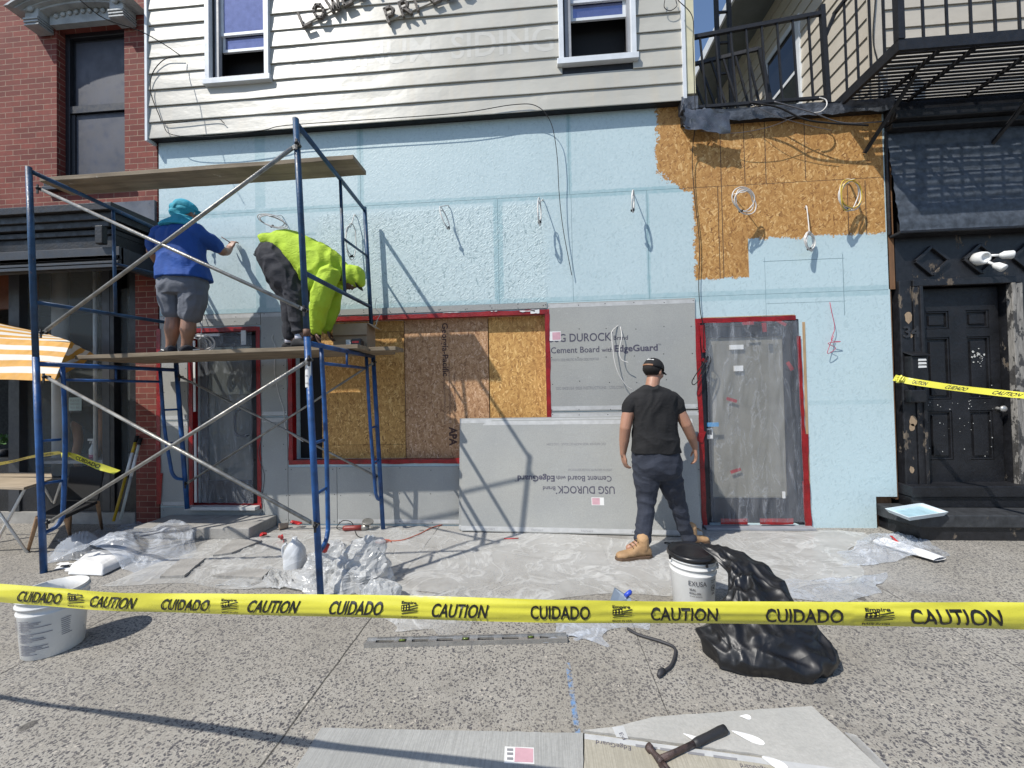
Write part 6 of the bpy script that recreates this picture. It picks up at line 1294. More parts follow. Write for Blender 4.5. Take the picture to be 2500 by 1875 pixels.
# folding table
tb_ = empty('folding_table', (-5.6, -1.2, 0), 'folding table with pale wooden top and white crossed legs at the left', 'table')
tp = [g(-110, 1185, .74), g(58, 1190, .74), g(128, 1168, .74), g(126, 1154, .74), g(-40, 1152, .74)]
mb = MB(); mb.prism([V((p.x, p.y, .715)) for p in tp], (0, 0, .025)); mb.build('table_top', wood('table_wood', (.28, .22, .15), (.42, .34, .24), 'x'), tb_, bevel=.004)
def leg(a, b_, root, r_=.012, mat='white', nm='leg'): mb = MB(); mb.tube([a, b_], r_, 8); mb.build(nm, M[mat], root)
t0, t1 = V((g(55, 1190, .70).x, g(55, 1190, .70).y+.03, .714)), V((g(-60, 1190, .70).x, g(-60, 1190, .70).y+.03, .714))
leg(t0, g(-20, 1345), tb_); leg(t1, g(67, 1350), tb_); leg(g(104, 1185, .68), g(128, 1225, .40), tb_, .010); leg(g(148, 1180, .68), g(132, 1228, .40), tb_, .010)
M['chairwood'] = wood('chair_wood', (.26, .15, .08), (.38, .24, .14), 'z')
ch = empty('chair', (-4.9, -.7, 0), 'dark seated chair with pale wooden legs behind the scaffold foot', 'chair')
s0 = g(100, 1252, .43); s1 = g(235, 1238, .43)
mb = MB(); sc0 = [g(92, 1262, .43), g(160, 1262, .43), g(238, 1226, .43), g(160, 1226, .43)]; mb.prism([V((p.x, p.y, .41)) for p in sc0], (0, 0, .035)); mb.build('seat', M['black'], ch, bevel=.008)
for a, b_ in (((92, 1262), (68, 1347)), ((160, 1262), (172, 1310)), ((238, 1226), (249, 1292)), ((172, 1232), (170, 1296))):
    p, q = g(a[0], a[1], .41), g(*b_); mb = MB(); mb.tube([V((p.x, p.y, .409)), q], [.018, .013], 8); mb.build('leg', M['chairwood'], ch)
p, q = g(160, 1226, .43), g(238, 1226, .43); mb = MB(); mb.prism([V((p.x, p.y, .45)), V((q.x, q.y, .45)), V((q.x+.02, q.y+.05, .80)), V((p.x-.02, p.y+.05, .80))], (0, .02, 0)); mb.build('backrest', M['black'], ch, bevel=.01)
# spray bottle and plants inside the window
q = G(228, 1165, .74); q = W(228, 1165, .35); sb = empty('spray_bottle', (q.x, .35, .742), 'spray bottle with pink liquid on the counter inside the window', 'bottle')
mb = MB(); mb.lathe((q.x, .35, .742), [(.04, 0), (.042, .06), (.042, .12), (.02, .17), (.014, .2)], 20); mb.build('bottle_body', film('bottle_plastic', .9, (.6, .62, .62), .2, 2, 0, 0, .8, 1.), sb); mb = MB(); mb.lathe((q.x, .35, .744), [(0, 0), (.043, .0), (.0435, .05), (0, .05)], 20); mb.build('pink_liquid', plain('pink_liquid', (.5, .12, .2), .3), sb)
mb = MB(); mb.tube([(q.x, .35, .94), (q.x, .35, .98)], .014, 8); mb.box((q.x-.07, .34, .975), (q.x+.03, .36, 1.0)); mb.tube([(q.x-.04, .35, .975), (q.x-.05, .35, .94)], .005, 6); mb.build('trigger', M['white'], sb)
pl = empty('potted_plant', W(6, 1120, .35), 'small green potted plant inside the window at the left edge', 'plant'); c = W(6, 1090, .35); mb = MB(); rr = random.Random(5)
for k in range(60):
    a = rr.uniform(0, 2*pi); el = rr.uniform(.2, 1.4); L_ = rr.uniform(.05, .16); p = c+V((cos(a)*cos(el), sin(a)*cos(el), sin(el)))*L_; s_ = V((-sin(a), cos(a), 0))*.018; t_ = (p-c).normalized()*.04
    mb.add([p-t_*.2, p+s_, p+t_, p-s_], [(0, 1, 2, 3)])
mb.build('foliage', paint('plant_green', (.06, .16, .04), .6, .3), pl, fix=False); mb = MB(); mb.lathe(c-V((0, 0, .16)), [(.05, 0), (.065, .12), (.06, .12), (0, .10)], 18); mb.build('pot', M['grey'], pl)
# paint tray on the stoop
tr = empty('paint_tray', (3.7, -.2, .25), 'white paint roller tray full of pale blue paint on the black steps', 'paint tray')
T = [g(2160, 1240, .30), g(2218, 1265, .29), g(2316, 1251, .29), g(2250, 1226, .30)]; T = [V((p.x, p.y, .295)) for p in T]
cen = sum(T, V((0, 0, 0)))/4; Bt = [V((cen.x+(p.x-cen.x)*.86, cen.y+(p.y-cen.y)*.86, .256)) for p in T]; I0 = [V((cen.x+(p.x-cen.x)*.93, cen.y+(p.y-cen.y)*.93, .2955)) for p in T]
mb = MB(); mb.add(T+Bt, [(0, 1, 5, 4), (1, 2, 6, 5), (2, 3, 7, 6), (3, 0, 4, 7), (4, 5, 6, 7)]); mb.add(T+I0, [(0, 1, 5, 4), (1, 2, 6, 5), (2, 3, 7, 6), (3, 0, 4, 7)]); In = [V((p.x*.96+cen.x*.04, p.y*.96+cen.y*.04, .27)) for p in Bt]; mb.add(I0+In, [(0, 1, 5, 4), (1, 2, 6, 5), (2, 3, 7, 6), (3, 0, 4, 7), (4, 5, 6, 7)]); mb.build('tray_body', paint('tray_white', (.6, .68, .72), .4, .06), tr, fix=True)
mb = MB(); mb.prism([V((p.x, p.y, .2712)) for p in In], (0, 0, .004)); mb.build('blue_paint', plain('wet_blue_paint', (.42, .62, .70), .25), tr)
p = g(2175, 1308, .06); mb = MB(); mb.bar(p, g(2190, 1322, .06), .02, .004); tag(mb.build('red_tape_scrap', M['redp'], None), 'red tape strip stuck on the white sheet beside the black steps', 'tape scrap', 'red tape scraps')
c = g(1636, 1327, .008); cable([c+V((.05*cos(a), .02*sin(a), .004*(1+sin(3*a)))) for a in [i*.7 for i in range(9)]], .005, M['black'], 'small tangle of dark and red wire between the man and the wall')
cable([g(1700, 1345, .01), g(1722, 1330, .02), g(1742, 1340, .01), g(1735, 1350, .01)], .003, RD, 'short red wire on the pavement behind the right boot')
mb = MB(); mb.tube([g(1230, 1315, .012), g(1266, 1314, .012)], .005, 6); tag(mb.build('red_pencil', M['redp'], None), 'thin red stick lying before the leaning boards', 'pencil')

# ======================= PEOPLE =======================
def remesh(mb, voxel, smooth=4, wr=None, seed=0.):
    """join overlapping closed pieces into one continuous skin"""
    me = mb.mesh(); o = bpy.data.objects.new('tmp', me); col.objects.link(o)
    r_ = o.modifiers.new('r', 'REMESH'); r_.mode = 'VOXEL'; r_.voxel_size = voxel
    s_ = o.modifiers.new('s', 'SMOOTH'); s_.factor = .5; s_.iterations = smooth
    dg = bpy.context.evaluated_depsgraph_get(); dg.update(); m2 = bpy.data.meshes.new_from_object(o.evaluated_get(dg))
    col.objects.unlink(o); bpy.data.objects.remove(o)
    if wr:
        amp, fq, st = wr; nn = [v.normal.copy() for v in m2.vertices]
        for v, n_ in zip(m2.vertices, nn):
            c = v.co; q = V((c.x*fq*st[0], c.y*fq*st[1], c.z*fq*st[2]+seed)); r1 = 1-abs(noise.noise(q+V((noise.noise(c*3)*1.5, 0, noise.noise(c*4+V((5, 0, 0)))*1.5))))*2.2; r2 = noise.noise(q*2.1+V((4, 7, 1)))
            v.co = c+n_*amp*(r1-.45+.5*r2)
    for p in m2.polygons: p.use_smooth = True
    return m2
def ball(mb, c, r_, n=16):
    c = V(c); r3 = r_ if isinstance(r_, (tuple, list)) else (r_, r_, r_); rows = 10; vs = [c+V((0, 0, -r3[2]))]
    for j in range(1, rows):
        t = pi*j/rows
        for k in range(n): a = 2*pi*k/n; vs.append(c+V((r3[0]*sin(t)*cos(a), r3[1]*sin(t)*sin(a), -r3[2]*cos(t))))
    vs.append(c+V((0, 0, r3[2]))); fs = [(0, 1+(k+1) % n, 1+k) for k in range(n)]
    for j in range(rows-2): fs += [(1+j*n+k, 1+j*n+(k+1) % n, 1+(j+1)*n+(k+1) % n, 1+(j+1)*n+k) for k in range(n)]
    b0 = 1+(rows-2)*n; fs += [(b0+k, b0+(k+1) % n, len(vs)-1) for k in range(n)]; mb.add(vs, fs, 0, True)
def limb(mb, pts, rs, n=14):
    P = spline(pts, 5) if len(pts) > 2 else [V(p) for p in pts]; R_ = []
    for i in range(len(P)):
        t = i/(len(P)-1)*(len(rs)-1); k = min(len(rs)-2, int(t)); R_.append(rs[k]+(rs[k+1]-rs[k])*(t-k))
    mb.tube(P, R_, n); ball(mb, P[0], R_[0]); ball(mb, P[-1], R_[-1])
def loft(mb, secs, n=24, rnd=True):
    """closed body from sections (centre, side half-vector, depth half-vector)"""
    C = []
    for j in range(3):
        C.append(spline([V(s[j]) for s in secs], 4))
    vs = []
    for c, a, b_ in zip(*C):
        for k in range(n):
            t = 2*pi*k/n; ct, st_ = cos(t), sin(t); vs.append(c+a*(math.copysign(abs(ct)**.85, ct))+b_*(math.copysign(abs(st_)**.85, st_)))
    m_ = len(C[0]); b0 = len(vs); vs += [C[0][0], C[0][-1]]
    fs = [(i*n+k, i*n+(k+1) % n, (i+1)*n+(k+1) % n, (i+1)*n+k) for i in range(m_-1) for k in range(n)]
    fs += [(b0, (k+1) % n, k) for k in range(n)]+[(b0+1, (m_-1)*n+k, (m_-1)*n+(k+1) % n) for k in range(n)]; mb.add(vs, fs, 0, True)
def hand(mb, w_, d, nrm, th, s=1., curl=.5, spread=.16):
    """palm and five separate fingers; w_ wrist, d palm direction, nrm palm normal (fingers curl towards it), th side of the thumb"""
    w_, d, nrm = V(w_), V(d).normalized(), V(nrm); nrm = (nrm-d*nrm.dot(d)).normalized(); th = V(th); th = (th-d*th.dot(d)-nrm*th.dot(nrm)).normalized()
    for k in range(4):
        off = (1.5-k)*.0195*s; b0 = w_+th*off*.55; b1 = w_+d*.088*s+th*off*1.05; limb(mb, [b0, w_+d*.05*s+th*off, b1], [.0135*s, .0145*s, .0115*s], 8)
        L = [.072, .080, .074, .058][k]*s; dd = (d+th*(1.5-k)*spread*.5).normalized(); p = b1; c_ = curl*[.8, 1, 1.1, 1.2][k]; a = 0; pts = [p]
        for f_ in (.45, .32, .25): a += c_*.75; p = p+(dd*cos(a)+nrm*sin(a))*L*f_; pts.append(p)
        limb(mb, pts, [.0100*s, .0092*s, .0084*s, .0072*s], 8)
    t0 = w_+d*.022*s+th*.024*s; t1 = t0+(d*.55+th*.75+nrm*.25).normalized()*.038*s; t2 = t1+(d*.85+th*.35+nrm*.35).normalized()*.034*s; t3 = t2+(d*.9+nrm*.45).normalized()*.026*s
    limb(mb, [t0, t1, t2, t3], [.0155*s, .0125*s, .0108*s, .0085*s], 8)
def head(mb, c, fwd, upv, s=1.):
    """skull, jaw, nose, lips, brow and ears"""
    c, fwd, upv = V(c), V(fwd).normalized(), V(upv).normalized(); fwd = (fwd-upv*fwd.dot(upv)).normalized(); sd = fwd.cross(upv)
    def e(off, r3, n=20):
        b0 = len(mb.v); ball(mb, (0, 0, 0), r3, n)
        for i in range(b0, len(mb.v)): v = V(mb.v[i]); mb.v[i] = tuple(c+sd*(v.x+off[0]*s)+fwd*(v.y+off[1]*s)+upv*(v.z+off[2]*s))
    e((0, -.008, .02), (.076*s, .096*s, .094*s)); e((0, .03, -.035), (.062*s, .062*s, .075*s)); e((0, .062, -.085), (.03*s, .024*s, .022*s))
    e((0, .093, -.018), (.012*s, .018*s, .028*s)); e((0, .103, -.032), (.015*s, .015*s, .011*s)); e((0, .085, -.062), (.024*s, .012*s, .011*s)); e((0, .082, .018), (.05*s, .014*s, .012*s))
    for q in (-1, 1): e((q*.078, -.005, -.015), (.010*s, .019*s, .031*s)); e((q*.045, .062, -.03), (.022*s, .022*s, .025*s))
def eyes(root, c, fwd, upv, s, body):
    fwd, upv = V(fwd).normalized(), V(upv).normalized(); fwd = (fwd-upv*fwd.dot(upv)).normalized(); sd = fwd.cross(upv)
    for q in (-1, 1): mb = MB(); ball(mb, V(c)+sd*.031*q*s+fwd*.080*s-upv*.001*s, .0125*s, 12); mb.build('eye', plain('eye_white', (.55, .53, .5), .2), body)
def fabric(name, c, var=.12, bs=.35, sc_=140, rough=.85, spots=None, fold=.0):
    b = NB(name, Roughness=rough); v_ = b.wco(); cc = b.ramp(b.noise(5, 5, v_), [(.3, tuple(q*(1-var) for q in c)), (.7, tuple(min(1, q*(1+var)) for q in c))])
    if spots: cc = b.mix(b.ramp(b.noise(spots[0], 4, v_, rough=.7), [(spots[1], 0), (spots[1]+.03, 1)]), cc, spots[2])
    b.set('Base Color', cc); b.bump(b.m_('ADD', b.m_('MULTIPLY', b.noise(sc_, 3, v_), .15), b.noise(14, 4, b.map(v_, scale=(1, 1, 1.6)), dist=1.)), bs, .012); return b.m
def skin(name, c):
    b = NB(name, Roughness=.5); v_ = b.wco(); b.set('Base Color', b.ramp(b.noise(9, 5, v_), [(.3, tuple(q*.88 for q in c)), (.7, tuple(min(1, q*1.1) for q in c))])); b.set('Subsurface Weight', .08); b.set('Subsurface Scale', .02); b.bump(b.noise(120, 3, v_), .1, .002); return b.m
def shoe(mb, heel, toe, s=1., h=.10, wd=.043):
    heel, toe = V(heel), V(toe); d = (toe-heel).normalized(); sd = d.cross(V((0, 0, 1))).normalized(); L = (toe-heel).length; U = V((0, 0, 1)); secs = []
    for t, w_, hh in ((.0, .55, .55), (.06, .8, .75), (.2, .88, 1.), (.38, .85, .95), (.55, .95, .62), (.75, 1.05, .5), (.9, .9, .42), (1., .5, .28)):
        z = h*hh; secs.append((heel+d*L*t+U*z*.5, sd*wd*w_, U*z*.5))
    loft(mb, secs, 20)

# ---- man in black T-shirt, jeans and boots, seen from behind ----
YB3 = -.68
def K(x, y, Y=YB3): return W(x, y, Y)
m3_ = empty('person', (K(1600, 1340).x, YB3, 0), 'man in black T-shirt, dark jeans, tan boots and black cap standing before the leaning board', 'person')
sk3 = skin('tan_skin', (.36, .19, .125)); X_ = V((1, 0, 0)); Yv = V((0, 1, 0)); Zv = V((0, 0, 1))
mb = MB(); hc = K(1596, 906, -.66); F3 = V((.75, .62, -.28)); U3 = V((.22, .18, 1))
head(mb, hc, F3, U3, .98)
limb(mb, [K(1592, 955, -.70), K(1593, 938, -.69), hc-V((0, 0, .05))], [.070, .062, .062])
loft(mb, [(K(1592, 950), X_*.09, Yv*.08), (K(1593, 966), X_*.175, Yv*.1), (K(1596, 1000), X_*.185, Yv*.115), (K(1598, 1060), X_*.175, Yv*.12), (K(1600, 1104), X_*.19, Yv*.13), (K(1603, 1140), X_*.19, Yv*.13)])
eL, wL = K(1527, 1044, -.70), K(1521, 1108, -.64)
limb(mb, [K(1549, 980), K(1534, 1010, -.69), eL], [.058, .058, .054]); limb(mb, [eL, K(1524, 1075, -.67), wL], [.053, .047, .029])
eR, wR = K(1675, 1036, -.70), K(1697, 1094, -.62)
limb(mb, [K(1643, 980), K(1659, 1006, -.69), eR], [.058, .055, .052]); limb(mb, [eR, K(1688, 1066, -.67), wR], [.051, .045, .028])
hand(mb, wL, (.18, .1, -1), (1, .3, .1), (.25, .95, 0), 1.02, .42); hand(mb, wR, (.12, .15, -1), (-1, .2, 0), (-.25, .95, 0), 1.02, .45)
aL, aR = K(1567, 1322, -.77), K(1681, 1316, -.52)
for hp, kn_, an in (((1578, 1150), (1577, 1226), aL), ((1632, 1150), (1652, 1222), aR)):
    kY = (YB3*1.0+an.y)/2+.03; limb(mb, [K(*hp), K(kn_[0], kn_[1], kY), an], [.095, .062, .045])
limb(mb, [aL, aL+V((-.12, -.02, -.05))], [.04, .03]); limb(mb, [aR, aR+V((.12, .05, -.05))], [.04, .03])
bd = link('body', remesh(mb, .0065, 3), sk3, m3_); eyes(m3_, hc, F3, U3, .98, bd)
tee = fabric('black_tee', (.007, .007, .008), .2, .5)
mb = MB(); loft(mb, [(K(1591, 941, -.70), X_*.070, Yv*.068), (K(1592, 950, -.70), X_*.125, Yv*.092), (K(1594, 957), X_*.175, Yv*.115), (K(1595, 968), X_*.222, Yv*.13), (K(1597, 988), X_*.212, Yv*.14), (K(1598, 1020), X_*.200, Yv*.145), (K(1598, 1055), X_*.205, Yv*.15), (K(1600, 1082), X_*.218, Yv*.158), (K(1601, 1104), X_*.226, Yv*.16)])
limb(mb, [K(1553, 975), K(1540, 986, -.69), K(1534, 1002, -.69)], [.075, .074, .064]); limb(mb, [K(1640, 974), K(1651, 985, -.69), K(1659, 1001, -.69)], [.075, .072, .060])
link('t_shirt', remesh(mb, .0075, 4, (.010, 5.2, (1.3, 1, .55)), 3.), tee, m3_)
jean = fabric('dark_jeans', (.022, .027, .042), .25, .5, spots=(22, .73, (.16, .17, .18)))
mb = MB(); loft(mb, [(K(1600, 1094), X_*.205, Yv*.145), (K(1601, 1110), X_*.215, Yv*.155), (K(1604, 1135), X_*.222, Yv*.165), (K(1605, 1155), X_*.212, Yv*.15), (K(1605, 1168), X_*.17, Yv*.11)])
limb(mb, [K(1578, 1145), K(1579, 1180, -.69), K(1578, 1228, -.70), K(1572, 1280, -.74), K(1568, 1316, -.77)], [.125, .112, .082, .072, .070])
limb(mb, [K(1630, 1145), K(1638, 1180, -.65), K(1652, 1222, -.60), K(1667, 1275, -.55), K(1681, 1312, -.52)], [.125, .112, .080, .068, .066])
for q in (K(1569, 1313, -.77), K(1681, 1309, -.52)): mb.lathe(q-V((0, 0, .03)), [(.0, 0), (.072, 0), (.077, .03), (.072, .06), (0, .06)], 20)
link('jeans', remesh(mb, .0075, 3, (.011, 6.5, (.8, .8, 1.6)), 9.), jean, m3_)
for x in (1575, 1640):
    mb = MB(); c = K(x, 1118, -.845); mb.grid(lambda u, v: c+V(((u-.5)*.14, .004*abs(u-.5)*8+.012*(v-.5), -.13*v*(1-.12*abs(u-.5)*2))), 6, 6); mb.build('back_pocket', jean, m3_, fix=False) if 0 else None
boot = fabric('tan_boot', (.36, .22, .11), .25, .25, 90, .7); sole = plain('boot_sole', (.10, .06, .035), .7)
for (he, to, nm) in ((V((K(1588, 1352, -.79).x, -.79, .02)), V((K(1505, 1355, -.85).x, -.86, .02)), 'L'), (V((K(1672, 1340, -.52).x, -.53, .02)), V((K(1727, 1340, -.42).x, -.44, .02)), 'R')):
    mb = MB(); shoe(mb, he, to, 1, .115, .052); an = he+(to-he).normalized()*.07; limb(mb, [V((an.x, an.y, .09)), V((an.x, an.y, .17))], [.052, .056]); bt = link('boot', remesh(mb, .006, 3, (.003, 12, (1, 1, 1)), 2), boot, m3_)
    d = (to-he).normalized(); sd = V((-d.y, d.x, 0)); L = (to-he).length; pts = [he+d*L*t+sd*w_*q for q, seq in ((1, (( -.02, .03), (.1, .05), (.4, .046), (.7, .058), (.92, .05), (1.03, .02))), (-1, ((1.03, .02), (.92, .05), (.7, .058), (.4, .046), (.1, .05), (-.02, .03)))) for t, w_ in seq]
    mb = MB(); mb.prism([V((p.x, p.y, .002)) for p in pts], (0, 0, .028)); mb.build('sole', sole, bt, bevel=.004)
    mb = MB(); 
    for k in range(4): t0 = he+d*(.10+.028*k)+V((0, 0, .155-.018*k)); mb.tube([t0-sd*.03, t0+V((0, 0, .012)), t0+sd*.03], .004, 6)
    mb.build('laces', plain('boot_lace', (.2, .13, .05), .7), bt)
capm = fabric('black_cap', (.008, .008, .009), .2, .3)
def local(c, fwd, upv): fwd, upv = V(fwd).normalized(), V(upv).normalized(); fwd = (fwd-upv*fwd.dot(upv)).normalized(); return fwd.cross(upv), fwd, upv
def cap(root, c, fwd, upv, mat, s=1.):
    sd, f_, u_ = local(c, fwd, upv); c = V(c); mb = MB()
    mb.grid(lambda u, v: c+sd*(.090*s*cos(2*pi*u)*cos(v*pi/2))+f_*(-.010+.110*s*sin(2*pi*u)*cos(v*pi/2))+u_*(.018*s+.104*s*sin(v*pi/2)**.9), 32, 10)
    o = mb.build('cap', mat, root, fix=False); sl_ = o.modifiers.new('t', 'SOLIDIFY'); sl_.thickness = .003
    mb = MB(); mb.grid(lambda u, v: c+sd*(.075*s*sin((u-.5)*2.5)*(1-.12*v))+f_*(.088*s*cos((u-.5)*1.9)+.075*s*v*cos((u-.5)*1.5))+u_*(.030*s-.012*v-.03*((u-.5)*2)**2*s), 16, 6); b_ = mb.build('cap_brim', mat, o, fix=False); q = b_.modifiers.new('t', 'SOLIDIFY'); q.thickness = .004
    return o, sd, f_, u_
co_, sd, f_, u_ = cap(m3_, hc, F3, U3, capm)
mb = MB(); mb.grid(lambda u, v: hc+sd*(.0925*sin((u-.5)*1.3))+f_*(-.1145*cos((u-.5)*1.3)-.010)+u_*(.022+.013*v), 12, 2); mb.build('cap_strap', plain('tan_strap', (.25, .12, .06), .6), co_, fix=False)
for (a, b_, z) in ((-.10, .10, .082), (-.05, -.02, .092), (.14, .26, .078)): mb = MB(); mb.grid(lambda u, v: hc+sd*(.07*sin((a+(b_-a)*u)*3))+f_*(-.105*cos((a+(b_-a)*u)*2)+(z-.075)*.9)+u_*(z+.006*v), 4, 1); mb.build('cap_print', M['white'], co_, fix=False)
mb = MB(); ball(mb, (0, 0, 0), (.0835, .104, .066)); hv = [hc+sd*v_[0]+f_*(v_[1]-.020)+u_*(v_[2]+.004) for v_ in mb.v]; mb.v = [tuple(p) for p in hv]; mb.build('hair', fabric('dark_hair', (.008, .006, .005), .3, .6, 200), m3_)

# ---- man in blue shirt on the platform, one hand up to the wall ----
Y1 = -.56; zp = PZ(-3.75)
def K1(x, y, Y=Y1): return W(x, y, Y)
m1_ = empty('person', (K1(440, 865).x, Y1, zp), 'man in blue T-shirt, grey shorts and turquoise head scarf standing on the scaffold platform', 'person')
sk1 = skin('brown_skin', (.27, .145, .095)); mb = MB(); h1c = K1(453, 516, -.52); F1 = V((.8, .5, -.18)); U1 = V((.15, .12, 1))
head(mb, h1c, F1, U1, .98); limb(mb, [K1(444, 558), K1(447, 542, -.54), h1c-V((0, 0, .05))], [.078, .066, .062])
loft(mb, [(K1(445, 552), X_*.10, Yv*.09), (K1(441, 566), X_*.19, Yv*.11), (K1(443, 600), X_*.20, Yv*.125), (K1(446, 650), X_*.205, Yv*.14), (K1(447, 690), X_*.20, Yv*.14)])
e1, w1_ = K1(543, 613, -.34), K1(561, 607, -.12)
limb(mb, [K1(483, 567), K1(515, 592, -.47), e1], [.072, .062, .052]); limb(mb, [e1, K1(553, 614, -.22), w1_], [.050, .044, .031])
hand(mb, w1_, (.02, .45, 1), (0, 1, -.3), (-.8, .2, .2), 1.0, .55)
e2, w2_ = K1(371, 614, -.50), K1(392, 650, -.30)
limb(mb, [K1(393, 570), K1(378, 592, -.55), e2], [.070, .060, .050]); limb(mb, [e2, K1(382, 634, -.40), w2_], [.048, .042, .028]); hand(mb, w2_, (.7, .5, -.1), (.3, .6, -.5), (0, 0, 1), 1., .5)
for hp, kn_, cf, an in (((424, 700), (424, 776), (421, 804), (415, 849)), ((468, 700), (461, 778), (459, 806), (452, 850))):
    limb(mb, [K1(*hp), K1(*kn_)], [.105, .066]); limb(mb, [K1(*kn_), K1(*cf, Y1-.012), K1(cf[0]-2, 828), K1(*an)], [.066, .070, .050, .037])
for an, dx in (((415, 849), -.10), ((452, 850), .12)): q = K1(*an); limb(mb, [q, V((q.x+dx, q.y+.08, zp+.04))], [.04, .03])
bd = link('body', remesh(mb, .0065, 3), sk1, m1_); eyes(m1_, h1c, F1, U1, .98, bd)
mb = MB(); loft(mb, [(K1(446, 546), X_*.085, Yv*.08), (K1(443, 556), X_*.165, Yv*.11), (K1(440, 568), X_*.222, Yv*.13), (K1(442, 596), X_*.232, Yv*.155), (K1(445, 630), X_*.232, Yv*.165), (K1(447, 660), X_*.250, Yv*.185), (K1(450, 684), X_*.262, Yv*.20)])
limb(mb, [K1(484, 567), K1(507, 586, -.49), K1(529, 601, -.40)], [.088, .086, .074]); limb(mb, [K1(394, 569), K1(380, 589), K1(374, 603, -.53)], [.085, .08, .070])
link('t_shirt', remesh(mb, .0075, 4, (.011, 5., (1.1, 1, .8)), 5.), fabric('blue_tee', (.009, .06, .27), .22, .5, 120, .8), m1_)
mb = MB(); loft(mb, [(K1(446, 664), X_*.215, Yv*.15), (K1(447, 682), X_*.228, Yv*.165), (K1(448, 705), X_*.238, Yv*.172), (K1(448, 722), X_*.22, Yv*.15)])
limb(mb, [K1(422, 705), K1(421, 735), K1(423, 760)], [.135, .122, .098]); limb(mb, [K1(472, 705), K1(473, 735), K1(466, 766)], [.137, .130, .108])
sh_ = link('shorts', remesh(mb, .0075, 3, (.010, 5.5, (1.1, 1, .9)), 7.), fabric('grey_shorts', (.125, .135, .16), .12, .4), m1_)
for he, to in (((426, 862, -.60), (392, 866, -.50)), ((438, 866, -.64), (482, 862, -.50))):
    a, b_ = W(*he), W(*to); a.z = b_.z = zp+.002; L = (b_-a).length
    if L < .26: b_ = a+(b_-a).normalized()*.27
    mb = MB(); shoe(mb, a+V((0, 0, .012)), b_+V((0, 0, .012)), 1, .085, .045); so_ = link('shoe', remesh(mb, .006, 2), fabric('dark_shoe', (.012, .013, .02), .2, .3), m1_)
    d = (b_-a).normalized(); sd = V((-d.y, d.x, 0)); mb = MB(); mb.prism([a+d*t+sd*w_ for t, w_ in ((-.005, .03), (.06, .043), (.15, .04), (.25, .035), (.285, 0), (.25, -.035), (.15, -.04), (.06, -.043), (-.005, -.03))], (0, 0, .016)); mb.build('sole', plain('pale_sole', (.35, .34, .33), .6) , so_)
    mb = MB(); q = a+d*.10-sd*.046*(1 if sd.y > 0 else -1)+V((0, 0, .045)); mb.bar(q, q+d*.06+V((0, 0, .012)), .004, .010); mb.build('shoe_stripe', M['white'], so_)
# head scarf
tq = fabric('turquoise_scarf', (.03, .33, .46), .2, .45, 160, .8); sd, f_, u_ = local(h1c, F1, U1)
mb = MB()
def e(off, r3):
    b0 = len(mb.v); ball(mb, (0, 0, 0), r3, 22)
    for i in range(b0, len(mb.v)): v = V(mb.v[i]); mb.v[i] = tuple(h1c+sd*(v.x+off[0])+f_*(v.y+off[1])+u_*(v.z+off[2]))
e((0, -.008, .032), (.090, .110, .092)); e((0, -.075, .0), (.075, .05, .06)); e((.0, -.115, .015), (.035, .025, .03)); e((-.02, -.12, -.005), (.02, .02, .035)); e((.02, -.118, .0), (.02, .02, .03))
e((0, -.045, -.055), (.088, .085, .055)); e((.0, -.01, -.012), (.101, .085, .065))
e((0, .095, .028), (.07, .055, .012)); ck = K1(447, 541, -.55)
b0 = len(mb.v); loft(mb, [(K1(450, 531, -.53), X_*.085, Yv*.085), (K1(447, 540, -.54), X_*.115, Yv*.11), (K1(438, 549, -.57), X_*.165, Yv*.13), (K1(434, 555, -.59), X_*.168, Yv*.128)], 24)
link('head_scarf', remesh(mb, .0065, 2, (.008, 11, (1, 1, .8)), 4.), tq, m1_)
mb = MB(); q = w1_+V((-.01, .03, .085)); mb.tube([q+V((-.075, -.05, .05)), q+V((.03, .02, -.03))], .0055, 8); pn_ = tag(mb.build('pencil', plain('dark_pencil', (.10, .03, .02), .5), None), 'dark carpenter pencil held in the raised hand of the blue shirted man', 'pencil')

# ---- man in neon hoodie stooping on the platform ----
Y2 = -.60; zq = PZ(-2.6)
def K2(x, y, Y=Y2): return W(600+x/4.88, 540+y/4.88, Y)
m2_ = empty('person', (K2(600, 1450).x, Y2, zq), 'man in neon yellow hoodie and dark trousers bending down on the scaffold platform', 'person')
sk2 = skin('dark_skin', (.13, .07, .05)); DX = V((.96, .0, -.28)); mb = MB(); Yn = V((0, 1, 0))
h2c = K2(1262, 690, -.58); F2 = V((.35, -.1, -1)); U2 = V((.93, 0, .35)); head(mb, h2c, F2, U2, .98)
limb(mb, [K2(1080, 610), K2(1160, 660), h2c-U2*.04], [.07, .062, .06])
torso = [(K2(310, 310), V((.04, 0, .09)), Yn*.13), (K2(480, 340), V((.04, 0, .10)), Yn*.14), (K2(700, 420), V((.05, 0, .11)), Yn*.15), (K2(900, 520), V((.05, 0, .10)), Yn*.15), (K2(1050, 600), V((.05, 0, .08)), Yn*.13), (K2(1130, 640), V((.05, 0, .07)), Yn*.09)]
loft(mb, torso)
hN, hF = (K2(845, 1385, -.62), K2(985, 1365, -.46))
for sh2, el, wr_, dirn in (((K2(1000, 650, -.72)), K2(895, 930, -.75), K2(835, 1325, -.66), hN), ((K2(1065, 680, -.47)), K2(1045, 960, -.42), K2(975, 1290, -.46), hF)):
    limb(mb, [sh2, (sh2+el)/2, el], [.055, .055, .048]); limb(mb, [el, (el+wr_)/2, wr_], [.05, .043, .03])
    hand(mb, wr_, (.25, .05, -1), (.8, .3, -.3), (.2, -1 if wr_.y < -.55 else 1, 0), .98, .55)
